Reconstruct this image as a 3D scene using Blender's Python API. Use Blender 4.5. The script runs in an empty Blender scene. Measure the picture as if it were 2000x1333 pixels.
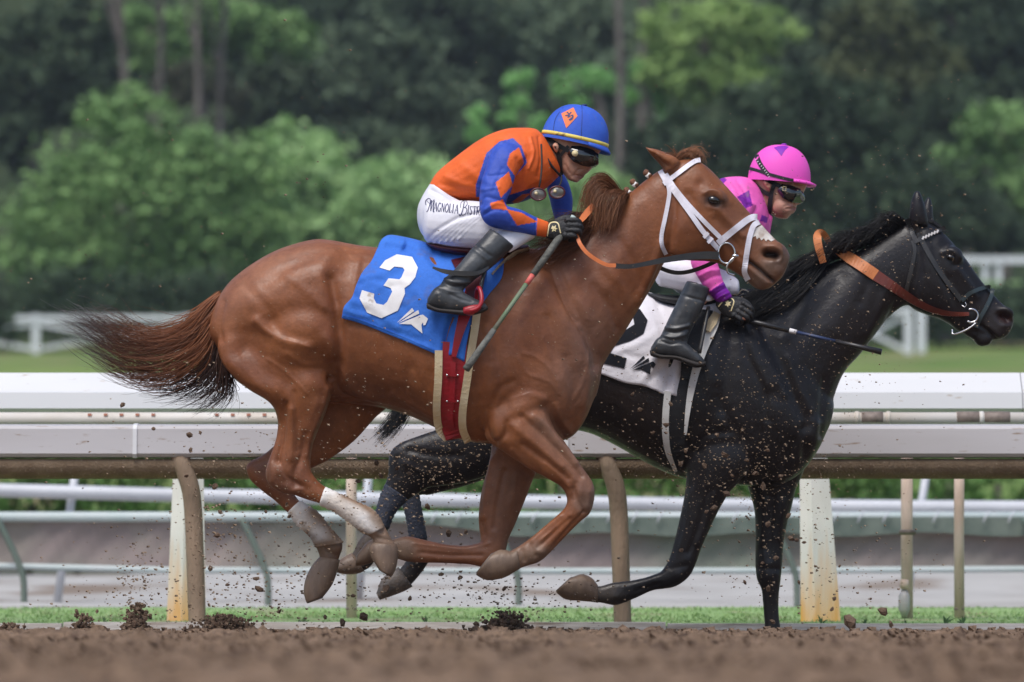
import bpy, bmesh, math, random
import numpy as np
from mathutils import Vector, Matrix
from mathutils.bvhtree import BVHTree
from mathutils.geometry import tessellate_polygon

# ------------------------------------------------------------------ camera, light, exposure
SC = bpy.context.scene
COL = SC.collection
FPX, YH, CH = 9000.0, 1000.0, 0.5686       # focal length and horizon row (photo pixels), lens height (m)
cam = bpy.data.cameras.new('camera')
cam.sensor_width = 36.0
cam.lens = FPX / 2000.0 * 36.0
cam.shift_y = (YH - 666.5) / 2000.0
cam.clip_start, cam.clip_end = 0.5, 3000.0
cam.dof.use_dof = True
cam.dof.focus_distance = 20.3
cam.dof.aperture_fstop = 2.7
cam_ob = bpy.data.objects.new('camera', cam)
cam_ob.location = (0, 0, CH)
cam_ob.rotation_euler = (math.radians(90), 0, 0)
COL.objects.link(cam_ob)
SC.camera = cam_ob

world = bpy.data.worlds.new('World'); SC.world = world
world.use_nodes = True
wn, wl = world.node_tree.nodes, world.node_tree.links
wn.clear()
SUN_EL, SUN_AZ = math.radians(61), math.radians(205)     # azimuth: clockwise from +Y, behind the camera's left shoulder
sky = wn.new('ShaderNodeTexSky'); sky.sky_type = 'NISHITA'; sky.sun_disc = False
sky.sun_elevation, sky.sun_rotation = SUN_EL, SUN_AZ
sky.air_density, sky.dust_density, sky.ozone_density = 1.0, 2.5, 1.5
bg = wn.new('ShaderNodeBackground'); bg.inputs['Strength'].default_value = 0.095
wo = wn.new('ShaderNodeOutputWorld')
wl.new(sky.outputs[0], bg.inputs[0]); wl.new(bg.outputs[0], wo.inputs[0])
sun = bpy.data.lights.new('sun', 'SUN'); sun.energy = 1.5; sun.angle = math.radians(28); sun.color = (1, .97, .93)
sun_ob = bpy.data.objects.new('sun', sun); COL.objects.link(sun_ob)
sd = Vector((math.sin(SUN_AZ) * math.cos(SUN_EL), math.cos(SUN_AZ) * math.cos(SUN_EL), math.sin(SUN_EL)))
sun_ob.rotation_euler = sd.to_track_quat('Z', 'Y').to_euler()
sun_ob.location = sd * 60
SC.view_settings.view_transform = 'Standard'
SC.view_settings.look = 'None'
SC.view_settings.exposure = 0.82
SC.view_settings.gamma = 1.0
SC.view_settings.use_curve_mapping = False
SC.render.engine = 'CYCLES'
SC.cycles.use_denoising = True
SC.cycles.max_bounces = 6

# ------------------------------------------------------------------ helpers
RNG = np.random.default_rng(7)
random.seed(7)


def P(px, py, d):
    return np.array([(px - 1000.0) * d / FPX, d, CH + (YH - py) * d / FPX])


def PX(co):
    co = np.asarray(co)
    return np.stack([1000 + co[:, 0] * FPX / co[:, 1], YH - (co[:, 2] - CH) * FPX / co[:, 1]], 1)


def M(px, d):                     # length of px photo pixels at depth d
    return px * d / FPX


def srgb(r, g, b):
    def f(c):
        c /= 255.0
        return c / 12.92 if c <= .04045 else ((c + .055) / 1.055) ** 2.4
    return (f(r), f(g), f(b), 1)


class MB:
    def __init__(s):
        s.v, s.f, s.n, s.mir, s.flat = [], [], 0, None, False

    def add(s, v, f):
        v = np.asarray(v, float)
        s.v.append(v)
        o = s.n
        s.f.extend([tuple(i + o for i in q) for q in f])
        s.n += len(v)
        return s

    def verts(s):
        return np.concatenate(s.v) if s.v else np.zeros((0, 3))

    def box(s, c, e, rot=None):
        c = np.array(c, float); e = np.array(e, float) / 2
        v = np.array([[x, y, z] for x in (-1, 1) for y in (-1, 1) for z in (-1, 1)], float) * e
        if rot is not None:
            v = v @ np.array(rot.to_matrix()).T
        return s.add(v + c, [(0, 1, 3, 2), (4, 6, 7, 5), (0, 4, 5, 1), (2, 3, 7, 6), (0, 2, 6, 4), (1, 5, 7, 3)])

    def tube(s, pts, r, n=8, caps=True):
        pts = np.asarray(pts, float); k = len(pts)
        r = np.full(k, r) if np.isscalar(r) else np.asarray(r, float)
        t = np.gradient(pts, axis=0); t /= np.linalg.norm(t, axis=1)[:, None] + 1e-12
        up = np.array([0, 1.0, 0]) if abs(t[:, 1]).max() < .9 else np.array([.3, .1, 1.0])
        a = np.cross(t, up); a /= np.linalg.norm(a, axis=1)[:, None] + 1e-9
        b = np.cross(a, t)
        th = np.linspace(0, 2 * np.pi, n, endpoint=False)
        v = pts[:, None] + r[:, None, None] * (a[:, None] * np.cos(th)[None, :, None] + b[:, None] * np.sin(th)[None, :, None])
        f = [(i * n + j, i * n + (j + 1) % n, (i + 1) * n + (j + 1) % n, (i + 1) * n + j) for i in range(k - 1) for j in range(n)]
        if caps:
            f += [tuple(range(n))[::-1], tuple(range((k - 1) * n, k * n))]
        return s.add(v.reshape(-1, 3), f)

    def extrude_x(s, prof, x0, x1, nx=1, closed=True):
        prof = np.asarray(prof, float); k = len(prof)
        xs = np.linspace(x0, x1, nx + 1)
        v = np.array([[x, p[0], p[1]] for x in xs for p in prof])
        m = k if closed else k - 1
        f = [(i * k + j, i * k + (j + 1) % k, (i + 1) * k + (j + 1) % k, (i + 1) * k + j) for i in range(nx) for j in range(m)]
        if closed:
            f += [tuple(range(k))[::-1], tuple(range(nx * k, (nx + 1) * k))]
        return s.add(v, f)

    def build(s, name, mt, parent=None, smooth=True, **tags):
        smooth = smooth and not s.flat
        if s.mir is not None: build(name, s.mir.verts(), s.mir.f, mt, parent, smooth)
        return build(name, s.verts(), s.f, mt, parent, smooth, **tags)


def tag(o, label=None, cat=None, group=None, kind=None):
    if label: o['label'] = label
    if cat: o['category'] = cat
    if group: o['group'] = group
    if kind: o['kind'] = kind
    return o


def attach(o, parent):
    if parent is not None:
        o.parent = parent
        if parent.parent is not None:
            root = parent.parent
            o.matrix_parent_inverse = Matrix.Translation(-Vector(root.location)) if parent.type == 'MESH' else Matrix()
            # the parent mesh keeps its own vertices in world space, so its matrix is the identity
            o.matrix_parent_inverse = Matrix()
        elif parent.type == 'EMPTY':
            o.matrix_parent_inverse = Matrix.Translation(-Vector(parent.location))


def build(name, v, f, mt, parent=None, smooth=True, color=None, **tags):
    me = bpy.data.meshes.new(name)
    me.from_pydata(np.asarray(v, float).tolist(), [], f if isinstance(f, list) else f.tolist())
    me.update()
    if smooth:
        me.polygons.foreach_set('use_smooth', np.ones(len(me.polygons), bool))
    if color is not None:
        at = me.color_attributes.new('coat', 'FLOAT_COLOR', 'POINT')
        c = np.asarray(color, float)
        if c.shape[1] == 3:
            c = np.concatenate([c, np.ones((len(c), 1))], 1)
        at.data.foreach_set('color', c.astype(np.float32).ravel())
    o = bpy.data.objects.new(name, me)
    COL.objects.link(o)
    if mt is not None:
        me.materials.append(mt)
    attach(o, parent)
    return tag(o, **tags)


def thing(name, loc, label, cat, group=None, kind=None):
    o = bpy.data.objects.new(name, None)
    o.empty_display_size = .1
    o.location = loc
    COL.objects.link(o)
    return tag(o, label, cat, group, kind)


def copy_tree(root, delta, label=None, group=None):
    r = root.copy(); COL.objects.link(r)
    r.location = Vector(root.location) + Vector(delta)
    if label: r['label'] = label
    if group: r['group'] = group
    for ch in list(root.children):
        c = ch.copy(); COL.objects.link(c); c.parent = r
        c.matrix_parent_inverse = ch.matrix_parent_inverse.copy()
        for g in list(ch.children):
            d = g.copy(); COL.objects.link(d); d.parent = c
            d.matrix_parent_inverse = g.matrix_parent_inverse.copy()
    return r


def mat(name, col=(.5, .5, .5, 1), rough=.6, col2=None, scale=8.0, detail=4.0, lo=.35, hi=.65, bump=0.0, bscale=None,
        metal=0.0, spec=.5, attr=False, sheen=0.0, stretch=None, dirt=None, dirt_scale=5., dirt_lo=.55, dirt_hi=.7, coat=0.0,
        trans=0.0, bdist=.02, mottle=0.0, mscale=25.0, mstretch=None, rvar=0.0):
    m = bpy.data.materials.new(name); m.use_nodes = True
    nt = m.node_tree; n, l = nt.nodes, nt.links
    b = n['Principled BSDF']
    b.inputs['Roughness'].default_value = rough
    b.inputs['Metallic'].default_value = metal
    b.inputs['Specular IOR Level'].default_value = spec
    if sheen:
        b.inputs['Sheen Weight'].default_value = sheen
        b.inputs['Sheen Roughness'].default_value = .4
    if coat:
        b.inputs['Coat Weight'].default_value = coat
        b.inputs['Coat Roughness'].default_value = .15
    if trans:
        b.inputs['Transmission Weight'].default_value = trans
    tc = n.new('ShaderNodeTexCoord')
    src = tc.outputs['Object']
    if stretch:
        mp = n.new('ShaderNodeMapping'); mp.inputs['Scale'].default_value = stretch
        l.new(src, mp.inputs[0]); src = mp.outputs[0]
    cur = None
    if attr:
        a = n.new('ShaderNodeAttribute'); a.attribute_name = 'coat'; cur = a.outputs['Color']

    def noise(sc, dt):
        x = n.new('ShaderNodeTexNoise'); x.inputs['Scale'].default_value = sc; x.inputs['Detail'].default_value = dt
        l.new(src, x.inputs['Vector']); return x.outputs['Fac']

    def ramp(fac, a0, b0):
        r = n.new('ShaderNodeMapRange'); r.inputs[1].default_value = a0; r.inputs[2].default_value = b0
        l.new(fac, r.inputs[0]); return r.outputs[0]
    if col2 is not None:
        mx = n.new('ShaderNodeMix'); mx.data_type = 'RGBA'
        l.new(ramp(noise(scale, detail), lo, hi), mx.inputs[0])
        if attr:
            mx.blend_type = 'MULTIPLY'
            l.new(cur, mx.inputs[6])
        else:
            mx.inputs[6].default_value = col
        mx.inputs[7].default_value = col2
        cur = mx.outputs[2]
    if mottle:
        mx = n.new('ShaderNodeMix'); mx.data_type = 'RGBA'; mx.blend_type = 'MULTIPLY'; mx.inputs[0].default_value = 1
        nz = n.new('ShaderNodeTexNoise'); nz.inputs['Scale'].default_value = mscale; nz.inputs['Detail'].default_value = 8; nz.inputs['Roughness'].default_value = .65
        if mstretch:
            mp2 = n.new('ShaderNodeMapping'); mp2.inputs['Scale'].default_value = mstretch; l.new(tc.outputs['Object'], mp2.inputs[0]); l.new(mp2.outputs[0], nz.inputs['Vector'])
        else: l.new(src, nz.inputs['Vector'])
        mr = n.new('ShaderNodeMapRange'); mr.inputs[1].default_value = .25; mr.inputs[2].default_value = .75; mr.inputs[3].default_value = 1 - mottle; mr.inputs[4].default_value = 1 + mottle
        l.new(nz.outputs['Fac'], mr.inputs[0])
        if cur is not None: l.new(cur, mx.inputs[6])
        else: mx.inputs[6].default_value = col
        l.new(mr.outputs[0], mx.inputs[7]); cur = mx.outputs[2]
    if dirt is not None:
        mx = n.new('ShaderNodeMix'); mx.data_type = 'RGBA'
        l.new(ramp(noise(dirt_scale, 6), dirt_lo, dirt_hi), mx.inputs[0])
        if cur is not None: l.new(cur, mx.inputs[6])
        else: mx.inputs[6].default_value = col
        mx.inputs[7].default_value = dirt
        cur = mx.outputs[2]
    if cur is not None: l.new(cur, b.inputs['Base Color'])
    else: b.inputs['Base Color'].default_value = col
    if rvar:
        rr = n.new('ShaderNodeMapRange'); rr.inputs[1].default_value = .3; rr.inputs[2].default_value = .7; rr.inputs[3].default_value = rough - rvar; rr.inputs[4].default_value = rough + rvar
        l.new(noise(22, 6), rr.inputs[0]); l.new(rr.outputs[0], b.inputs['Roughness'])
    if bump:
        bp = n.new('ShaderNodeBump'); bp.inputs['Strength'].default_value = bump; bp.inputs['Distance'].default_value = bdist
        l.new(noise(bscale or scale * 3, 6), bp.inputs['Height']); l.new(bp.outputs[0], b.inputs['Normal'])
    return m


def catmull(a, sub):
    a = np.asarray(a, float); k = len(a)
    if k < 3:
        return np.array([a[0] + (a[-1] - a[0]) * t for t in np.linspace(0, 1, sub + 1)])
    p = np.concatenate([[2 * a[0] - a[1]], a, [2 * a[-1] - a[-2]]])
    out = []
    for i in range(k - 1):
        p0, p1, p2, p3 = p[i], p[i + 1], p[i + 2], p[i + 3]
        for t in np.linspace(0, 1, sub, endpoint=False):
            out.append(.5 * (2 * p1 + (p2 - p0) * t + (2 * p0 - 5 * p1 + 4 * p2 - p3) * t * t + (3 * p1 - p0 - 3 * p2 + p3) * t ** 3))
    out.append(a[-1])
    return np.array(out)


def loft(mb, secs, D, sub=4, n=22, dy=0.0, e=2.2, cap=.3):
    """secs: (ax, ay, bx, by, half width in m, depth offset) - two outline points in photo pixels per ring"""
    s = np.array([list(q) + [dy] * (6 - len(q)) for q in secs], float)
    s = catmull(s, sub)
    th = np.linspace(0, 2 * np.pi, n, endpoint=False)
    c, sn = np.cos(th), np.sin(th)
    ce, se = np.sign(c) * abs(c) ** (2 / e), np.sign(sn) * abs(sn) ** (2 / e)
    rings, cen = [], []
    for ax, ay, bx, by, w, d in s:
        A, B = P(ax, ay, D + d), P(bx, by, D + d)
        m, h = (A + B) / 2, (A - B) / 2
        rings.append(m + ce[:, None] * h + se[:, None] * np.array([0, max(w, .004), 0]))
        cen.append((m, min(np.linalg.norm(h), w)))

    def caps(i, j):
        m, r = cen[i]; d = m - cen[j][0]; d /= np.linalg.norm(d) + 1e-9
        return [rings[i] * sc + m * (1 - sc) + d * r * of * cap for of, sc in ((.55, .82), (.85, .5))], m + d * r * cap
    c0, p0 = caps(0, 1); c1, p1 = caps(-1, -2)
    rings = c0[::-1] + rings + c1
    k = len(rings)
    v = np.concatenate(rings + [p0[None], p1[None]])
    f = [(i * n + j, i * n + (j + 1) % n, (i + 1) * n + (j + 1) % n, (i + 1) * n + j) for i in range(k - 1) for j in range(n)]
    f += [(k * n, (j + 1) % n, j) for j in range(n)]
    f += [(k * n + 1, (k - 1) * n + j, (k - 1) * n + (j + 1) % n) for j in range(n)]
    mb.add(v, f)
    return mb


def ellipsoid(mb, px, py, d, rx, ry, rz, nu=16, nv=10, rot=0.0):
    """centre in photo pixels at depth d; radii in m along x, depth, z"""
    c = P(px, py, d)
    u = np.linspace(0, 2 * np.pi, nu, endpoint=False); w = np.linspace(-np.pi / 2, np.pi / 2, nv)
    v = np.array([[rx * np.cos(b) * np.cos(a), ry * np.cos(b) * np.sin(a), rz * np.sin(b)] for b in w for a in u])
    if rot:
        cr, sr = math.cos(rot), math.sin(rot)
        v = np.stack([v[:, 0] * cr - v[:, 2] * sr, v[:, 1], v[:, 0] * sr + v[:, 2] * cr], 1)
    f = [(i * nu + j, i * nu + (j + 1) % nu, (i + 1) * nu + (j + 1) % nu, (i + 1) * nu + j) for i in range(nv - 1) for j in range(nu)]
    return mb.add(v + c, f)


def remesh(mb, voxel, smooth=6, lam=.5):
    me = bpy.data.meshes.new('tmp')
    me.from_pydata(mb.verts().tolist(), [], mb.f); me.update()
    o = bpy.data.objects.new('tmp', me); COL.objects.link(o)
    r = o.modifiers.new('r', 'REMESH'); r.mode = 'VOXEL'; r.voxel_size = voxel
    ev = o.evaluated_get(bpy.context.evaluated_depsgraph_get())
    em = ev.to_mesh()
    v = np.empty(len(em.vertices) * 3); em.vertices.foreach_get('co', v); v = v.reshape(-1, 3)
    lt = np.empty(len(em.polygons), np.int64); em.polygons.foreach_get('loop_total', lt)
    vi = np.empty(len(em.loops), np.int64); em.loops.foreach_get('vertex_index', vi)
    ed = np.empty(len(em.edges) * 2, np.int64); em.edges.foreach_get('vertices', ed); ed = ed.reshape(-1, 2)
    assert (lt == 4).all() or True
    f = []
    k = 0
    if (lt == 4).all():
        f = vi.reshape(-1, 4)
    else:
        for t in lt:
            f.append(tuple(vi[k:k + t])); k += t
    ev.to_mesh_clear(); bpy.data.objects.remove(o); bpy.data.meshes.remove(me)
    v = laplace(v, ed, smooth, lam)
    return v, f, ed


def laplace(v, ed, it, lam=.5, wgt=None, taubin=True):
    n = len(v)
    deg = np.bincount(ed.ravel(), minlength=n).astype(float)[:, None] + 1e-9
    for i in range(it):
        for l in ((lam, -lam * 1.04) if taubin and i % 2 else (lam,)):
            s = np.stack([np.bincount(ed[:, 0], v[ed[:, 1], a], n) + np.bincount(ed[:, 1], v[ed[:, 0], a], n) for a in range(3)], 1)
            dl = (s / deg - v) * l
            v = v + (dl if wgt is None else dl * wgt[:, None])
    return v


def normals(v, f):
    f = np.asarray(f)
    a, b, c, d = (v[f[:, i]] for i in range(4))
    fn = np.cross(c - a, d - b)
    n = np.zeros_like(v)
    for i in range(4):
        for ax in range(3):
            n[:, ax] += np.bincount(f[:, i], fn[:, ax], len(v))
    return n / (np.linalg.norm(n, axis=1)[:, None] + 1e-12)


def dist_poly(uv, path):
    path = np.asarray(path, float); best = np.full(len(uv), 1e9)
    for a, b in zip(path[:-1], path[1:]):
        d = b - a; t = np.clip(((uv - a) @ d) / (d @ d + 1e-9), 0, 1)
        best = np.minimum(best, np.linalg.norm(uv - a - t[:, None] * d, axis=1))
    return best


def inside(uv, poly):
    poly = np.asarray(poly, float); r = np.zeros(len(uv), bool)
    x, y = uv[:, 0], uv[:, 1]; j = len(poly) - 1
    for i in range(len(poly)):
        xi, yi = poly[i]; xj, yj = poly[j]
        c = ((yi > y) != (yj > y)) & (x < (xj - xi) * (y - yi) / (yj - yi + 1e-12) + xi)
        r ^= c; j = i
    return r


def sculpt(v, f, strokes, front=True, lim=None):
    """strokes: (path in photo pixels, radius px, depth m). Moves the skin on the side facing the camera along its normal."""
    n = normals(v, f); uv = PX(v)
    w = np.clip(-n[:, 1] * 2.0 + .1, 0, 1)
    if lim is not None: w = w * lim
    d = np.zeros(len(v))
    for path, rad, dep in strokes:
        p = np.asarray(path, float)
        lo, hi = p.min(0) - rad * 2.5, p.max(0) + rad * 2.5
        k = np.where(((uv > lo) & (uv < hi)).all(1) & (w > 0))[0]
        if len(k) == 0: continue
        q = catmull(p, 5) if len(p) > 2 else p
        ds = dist_poly(uv[k], q) if len(p) > 1 else np.linalg.norm(uv[k] - p[0], axis=1)
        d[k] += dep * np.exp(-(ds / rad) ** 2)
    return v + n * (d * w)[:, None]


def bvh(v, f):
    return BVHTree.FromPolygons([tuple(q) for q in v], [tuple(q) for q in f])


CAMO = Vector((0, 0, CH))


def hit(tree, px, py, d=20.0):
    """point of the surface on the line of sight of a photo pixel"""
    t = Vector(P(px, py, d)); dr = (t - CAMO).normalized()
    h = tree.ray_cast(CAMO + dr * 12.0, dr)
    return (None, None) if h[0] is None else (np.array(h[0]), np.array(h[1]))


def strap(mb, path, width, tree, D, off=.003, thick=.006, sub=5, mirror=None, depth=None, over=False):
    """a flat strap lying on a surface; width in photo pixels"""
    p = catmull(path, sub)
    t = np.gradient(p, axis=0); t /= np.linalg.norm(t, axis=1)[:, None] + 1e-9
    nn = np.stack([-t[:, 1], t[:, 0]], 1)
    wd = np.interp(np.linspace(0, 1, len(p)), np.linspace(0, 1, len(np.atleast_1d(width))), np.atleast_1d(width)) / 2
    L = []
    for s in (-1, 1):
        row = []
        for (x, y), (a, b), w in zip(p, nn, wd):
            h, _ = hit(tree, x + a * w * s, y + b * w * s, D) if depth is None else (None, None)
            row.append(np.nan if h is None else h[1])
        row = np.array(row)
        ok = ~np.isnan(row)
        if depth is not None: row[:] = D + np.interp(np.linspace(0, 1, len(p)), np.linspace(0, 1, len(np.atleast_1d(depth))), np.atleast_1d(depth))
        elif ok.any(): row = np.interp(np.arange(len(p)), np.where(ok)[0], row[ok])
        else: row[:] = D
        if len(row) > 6:
            for _ in range(3): row[1:-1] = .25 * row[:-2] + .5 * row[1:-1] + .25 * row[2:]
        L.append(np.array([P(x + a * w * s, y + b * w * s, dd) for (x, y), (a, b), w, dd in zip(p, nn, wd, row)]))
    k = len(p); o = np.array([0, 1.0, 0])
    v = np.concatenate([L[0] - o * (off + thick), L[1] - o * (off + thick), L[1] - o * off * .2 + o * .004, L[0] - o * off * .2 + o * .004])
    f = []
    for i in range(k - 1):
        for r in range(4):
            q = (r + 1) % 4
            f.append((r * k + i, q * k + i, q * k + i + 1, r * k + i + 1))
    f += [(0, 3 * k, 2 * k, k), (k - 1, 2 * k - 1, 3 * k - 1, 4 * k - 1)]
    mb.add(v, f)
    mb.flat = True
    if mirror is not None:
        v2 = v.copy(); v2[:, 1] = 2 * mirror - v2[:, 1]
        if mb.mir is None: mb.mir = MB()
        mb.mir.add(v2, [q[::-1] for q in f])
    return mb


def print_polys(polys, tree, D, off, step=7.0):
    """flat print: polygons in photo pixels laid on a surface as a thin skin"""
    mb = MB()
    for poly in polys:
        bm = bmesh.new()
        vs = [bm.verts.new((x, y, 0)) for x, y in poly]
        for tri in tessellate_polygon([[Vector((x, y, 0)) for x, y in poly]]):
            try: bm.faces.new([vs[i] for i in tri])
            except ValueError: pass
        for _ in range(5):
            le = [e for e in bm.edges if e.calc_length() > step]
            if not le: break
            bmesh.ops.subdivide_edges(bm, edges=le, cuts=1)
            bmesh.ops.triangulate(bm, faces=bm.faces[:])
        bm.verts.index_update()
        co = []
        last = D
        for q in bm.verts:
            h, nr = hit(tree, q.co.x, q.co.y, D)
            if h is None: h = P(q.co.x, q.co.y, last)
            else: last = h[1]
            dr = np.array(CAMO) - h; dr /= np.linalg.norm(dr)
            co.append(h + dr * off)
        fs = [tuple(q.index for q in fc.verts) for fc in bm.faces]
        bm.free()
        mb.add(co, fs)
    return mb


def stroke_poly(path, w):
    """a pen stroke as a polygon in photo pixels"""
    p = np.asarray(path, float)
    if len(p) > 2: p = catmull(p, 4)
    t = np.gradient(p, axis=0); t /= np.linalg.norm(t, axis=1)[:, None] + 1e-9
    n = np.stack([-t[:, 1], t[:, 0]], 1)
    ww = np.interp(np.linspace(0, 1, len(p)), np.linspace(0, 1, len(np.atleast_1d(w))), np.atleast_1d(w))[:, None] / 2
    return np.concatenate([p + n * ww, (p - n * ww)[::-1]]).tolist()


def hair(guides, D, n, r0=.0025, jit=6.0, djit=.03, segs=12, seed=1, lmin=.6, wig=4.0, cols=None, spread=1.0):
    """locks: guides are lists of (px, py, depth offset); strands run between neighbouring guides"""
    rg = np.random.default_rng(seed)
    G = []
    for g in guides:
        g = np.array([list(q) + [0] * (3 - len(q)) for q in g], float)
        c = catmull(g, 8); t = np.linspace(0, len(c) - 1, 40)
        G.append(np.stack([np.interp(t, np.arange(len(c)), c[:, a]) for a in range(3)], 1))
    G = np.array(G); mb = MB(); colr = []
    for i in range(n):
        g = rg.random() * (len(G) - 1); k = min(int(g), len(G) - 2); a = g - k
        c = G[k] * (1 - a) + G[k + 1] * a
        L = lmin + (1 - lmin) * rg.random() ** .6
        t = np.linspace(0, L * 39, segs)
        q = np.stack([np.interp(t, np.arange(40), c[:, ax]) for ax in range(3)], 1)
        s = np.linspace(0, 1, segs)
        off = rg.normal(0, jit, 2)
        ph, fr = rg.random(2) * 6.28, rg.uniform(.5, 1.6)
        q[:, 0] += off[0] * (.25 + spread * s) + wig * s * np.sin(ph[0] + fr * 5 * s)
        q[:, 1] += off[1] * (.25 + spread * s) + wig * s * np.sin(ph[1] + fr * 5 * s)
        q[:, 2] += rg.normal(0, djit) * (.4 + s)
        pts = np.array([P(x, y, D + d) for x, y, d in q])
        r = r0 * rg.uniform(.6, 1.4) * (1 - s * .93) ** .7
        mb.tube(pts, r, 3, caps=False)
        if cols is not None:
            cc = np.stack([np.interp(s * L, cols[0], [z[a] for z in cols[1]]) for a in range(3)], 1) * rg.uniform(.6, 1.4)
            colr.append(np.repeat(cc, 3, 0))
    return mb, (np.concatenate(colr) if cols is not None else None)


def fnoise(shape, cell, seed):
    """smooth random field on a grid, feature size in cells, unit variance"""
    rg = np.random.default_rng(seed)
    a = np.fft.rfft2(rg.normal(size=shape))
    ky = np.fft.fftfreq(shape[0])[:, None]; kx = np.fft.rfftfreq(shape[1])[None]
    a *= np.exp(-((kx ** 2 + ky ** 2) * (cell * 2.2) ** 2))
    r = np.fft.irfft2(a, shape); return r / (r.std() + 1e-9)


def grid_mesh(xs, ys, z):
    X, Y = np.meshgrid(xs, ys)
    v = np.stack([X.ravel(), Y.ravel(), np.asarray(z).ravel()], 1)
    nx = len(xs); i = np.arange(len(ys) - 1)[:, None] * nx + np.arange(nx - 1)[None]
    i = i.ravel()
    return v, np.stack([i, i + 1, i + nx + 1, i + nx], 1).tolist()

# ------------------------------------------------------------------ ground
def track_z(y):
    return np.interp(y, [0, 20.6, 20.95, 21.25, 21.8, 22.4, 22.7], [.018 + .018 * 20.95, .0245, .014, -.09, -.10, -.012, -.01])


dirt_m = mat('track dirt', (.155, .103, .068, 1), .95, (.235, .16, .11, 1), 7, 9, .3, .72, bump=.9, bscale=60, spec=.12,
             dirt=(.085, .055, .04, 1), dirt_scale=11, dirt_lo=.55, dirt_hi=.68, mottle=.35, mscale=40)
clod_m = mat('clod dirt', (.115, .072, .05, 1), .95, (.21, .145, .10, 1), 30, 6, .35, .7, bump=.6, bscale=160, spec=.15)
xs = np.arange(-4.2, 4.2, .026); ys = np.arange(7.6, 22.5, .026)
X, Y = np.meshgrid(xs, ys)
sh = X.shape
near = np.clip((21.2 - Y) / 1.2, .25, 1)
z = track_z(Y) + near * (.006 * fnoise(sh, .9, 1) + .007 * fnoise(sh, 2.2, 6) + .005 * fnoise(sh, 7, 2) + .004 * fnoise(sh, 40, 3))
z += near * .020 * np.clip(fnoise(sh, 1.3, 4) - 1.4, 0, 3) + near * .018 * np.clip(fnoise(sh, 2.6, 5) - 1.6, 0, 3)
v, f = grid_mesh(xs, ys, z)
track = build('dirt_track', v, f, dirt_m, kind='structure')
v, f = grid_mesh(np.linspace(-90, 90, 61), np.array([-30, -10, 0, 4, 8, 12, 16, 20, 20.95, 21.25, 21.8, 22.5]),
                 np.repeat((track_z(np.array([-30, -10, 0, 4, 8, 12, 16, 20, 20.95, 21.25, 21.8, 22.5])) - .06)[:, None], 61, 1))
build('track_base', v, f, dirt_m, kind='structure')

edge_m = mat('weathered kerb board', (.60, .57, .54, 1), .9, (.44, .40, .36, 1), 6, 6, bump=.3, bscale=30, stretch=(.4, 3, 6),
             dirt=(.2, .14, .1, 1), dirt_scale=4)
for i, (x0, x1) in enumerate([(-14, -5.1), (-5.09, -2.2), (-2.19, .75), (.76, 3.6), (3.61, 14)]):
    h = .022 + random.uniform(-.006, .006)
    MB().box(((x0 + x1) / 2, 22.53, h - .07), (x1 - x0, .07, .15)).build('kerb_board', edge_m, track, smooth=False)

lawn_m = mat('strip grass', (.20, .32, .115, 1), .9, (.28, .40, .17, 1), 3, 6, dirt=(.29, .26, .17, 1), dirt_scale=2.6, dirt_lo=.55, dirt_hi=.70, bump=.2, bscale=60, spec=.2)
v, f = grid_mesh(np.linspace(-40, 40, 161), np.linspace(22.57, 27.0, 24), np.zeros((24, 161)) + .008 + .006 * fnoise((24, 161), 2, 9))
build('grass_strip', v, f, lawn_m, kind='structure')
sand_m = mat('pale sand path', (.36, .345, .325, 1), .95, (.46, .445, .42, 1), 1.2, 6, .3, .7, bump=.3, bscale=20, spec=.15,
             dirt=(.22, .175, .14, 1), dirt_scale=.7, dirt_lo=.54, dirt_hi=.66)
v, f = grid_mesh(np.linspace(-60, 60, 121), np.linspace(26.9, 47, 50), np.zeros((50, 121)) - .03 + .03 * fnoise((50, 121), 3, 10))
build('sand_path', v, f, sand_m, kind='structure')
hill_m = mat('infield turf', (.10, .17, .042, 1), .95, (.19, .245, .078, 1), .16, 5, .35, .65, bump=.5, bscale=6, spec=.15,
             dirt=(.24, .19, .11, 1), dirt_scale=.3, dirt_lo=.52, dirt_hi=.66)
ysl = np.concatenate([np.linspace(46.5, 70, 24), np.linspace(73, 150, 30)])
zl = np.interp(ysl, [46.5, 49, 52, 70, 140, 150], [-.03, .0, .1, 2.55, 5.42, 6.0])
v, f = grid_mesh(np.linspace(-130, 130, 131), ysl, zl[:, None] + .08 * fnoise((len(ysl), 131), 3, 12))
build('lawn', v, f, hill_m, kind='structure')
wood_m = mat('wooded slope', (.022, .035, .016, 1), 1., (.045, .06, .028, 1), .3, 6, bump=.8, bscale=2, spec=.05)
ysh = np.linspace(149.5, 420, 60)
zh = np.interp(ysh, [149, 165, 200, 260, 420], [5.9, 7, 12, 36, 120])
v, f = grid_mesh(np.linspace(-220, 220, 111), ysh, zh[:, None] + 1.2 * fnoise((60, 111), 2, 13))
build('hill', v, f, wood_m, kind='structure')

# short blades on the near strip
def blades(n, xr, yr, h, seed, zf=lambda x, y: .008):
    rg = np.random.default_rng(seed)
    x = rg.uniform(*xr, n); y = rg.uniform(*yr, n); hh = h * rg.uniform(.4, 1.2, n); a = rg.uniform(0, 6.28, n); w = .006
    lx, ly = rg.normal(0, .5, n) * hh, rg.normal(0, .5, n) * hh
    z0 = np.full(n, 0.0) + zf(x, y)
    v = np.stack([np.stack([x - w * np.cos(a), y - w * np.sin(a), z0], 1), np.stack([x + w * np.cos(a), y + w * np.sin(a), z0], 1),
                  np.stack([x + lx, y + ly, z0 + hh], 1)], 1).reshape(-1, 3)
    i = np.arange(n) * 3
    return v, np.stack([i, i + 1, i + 2], 1).tolist()


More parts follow.
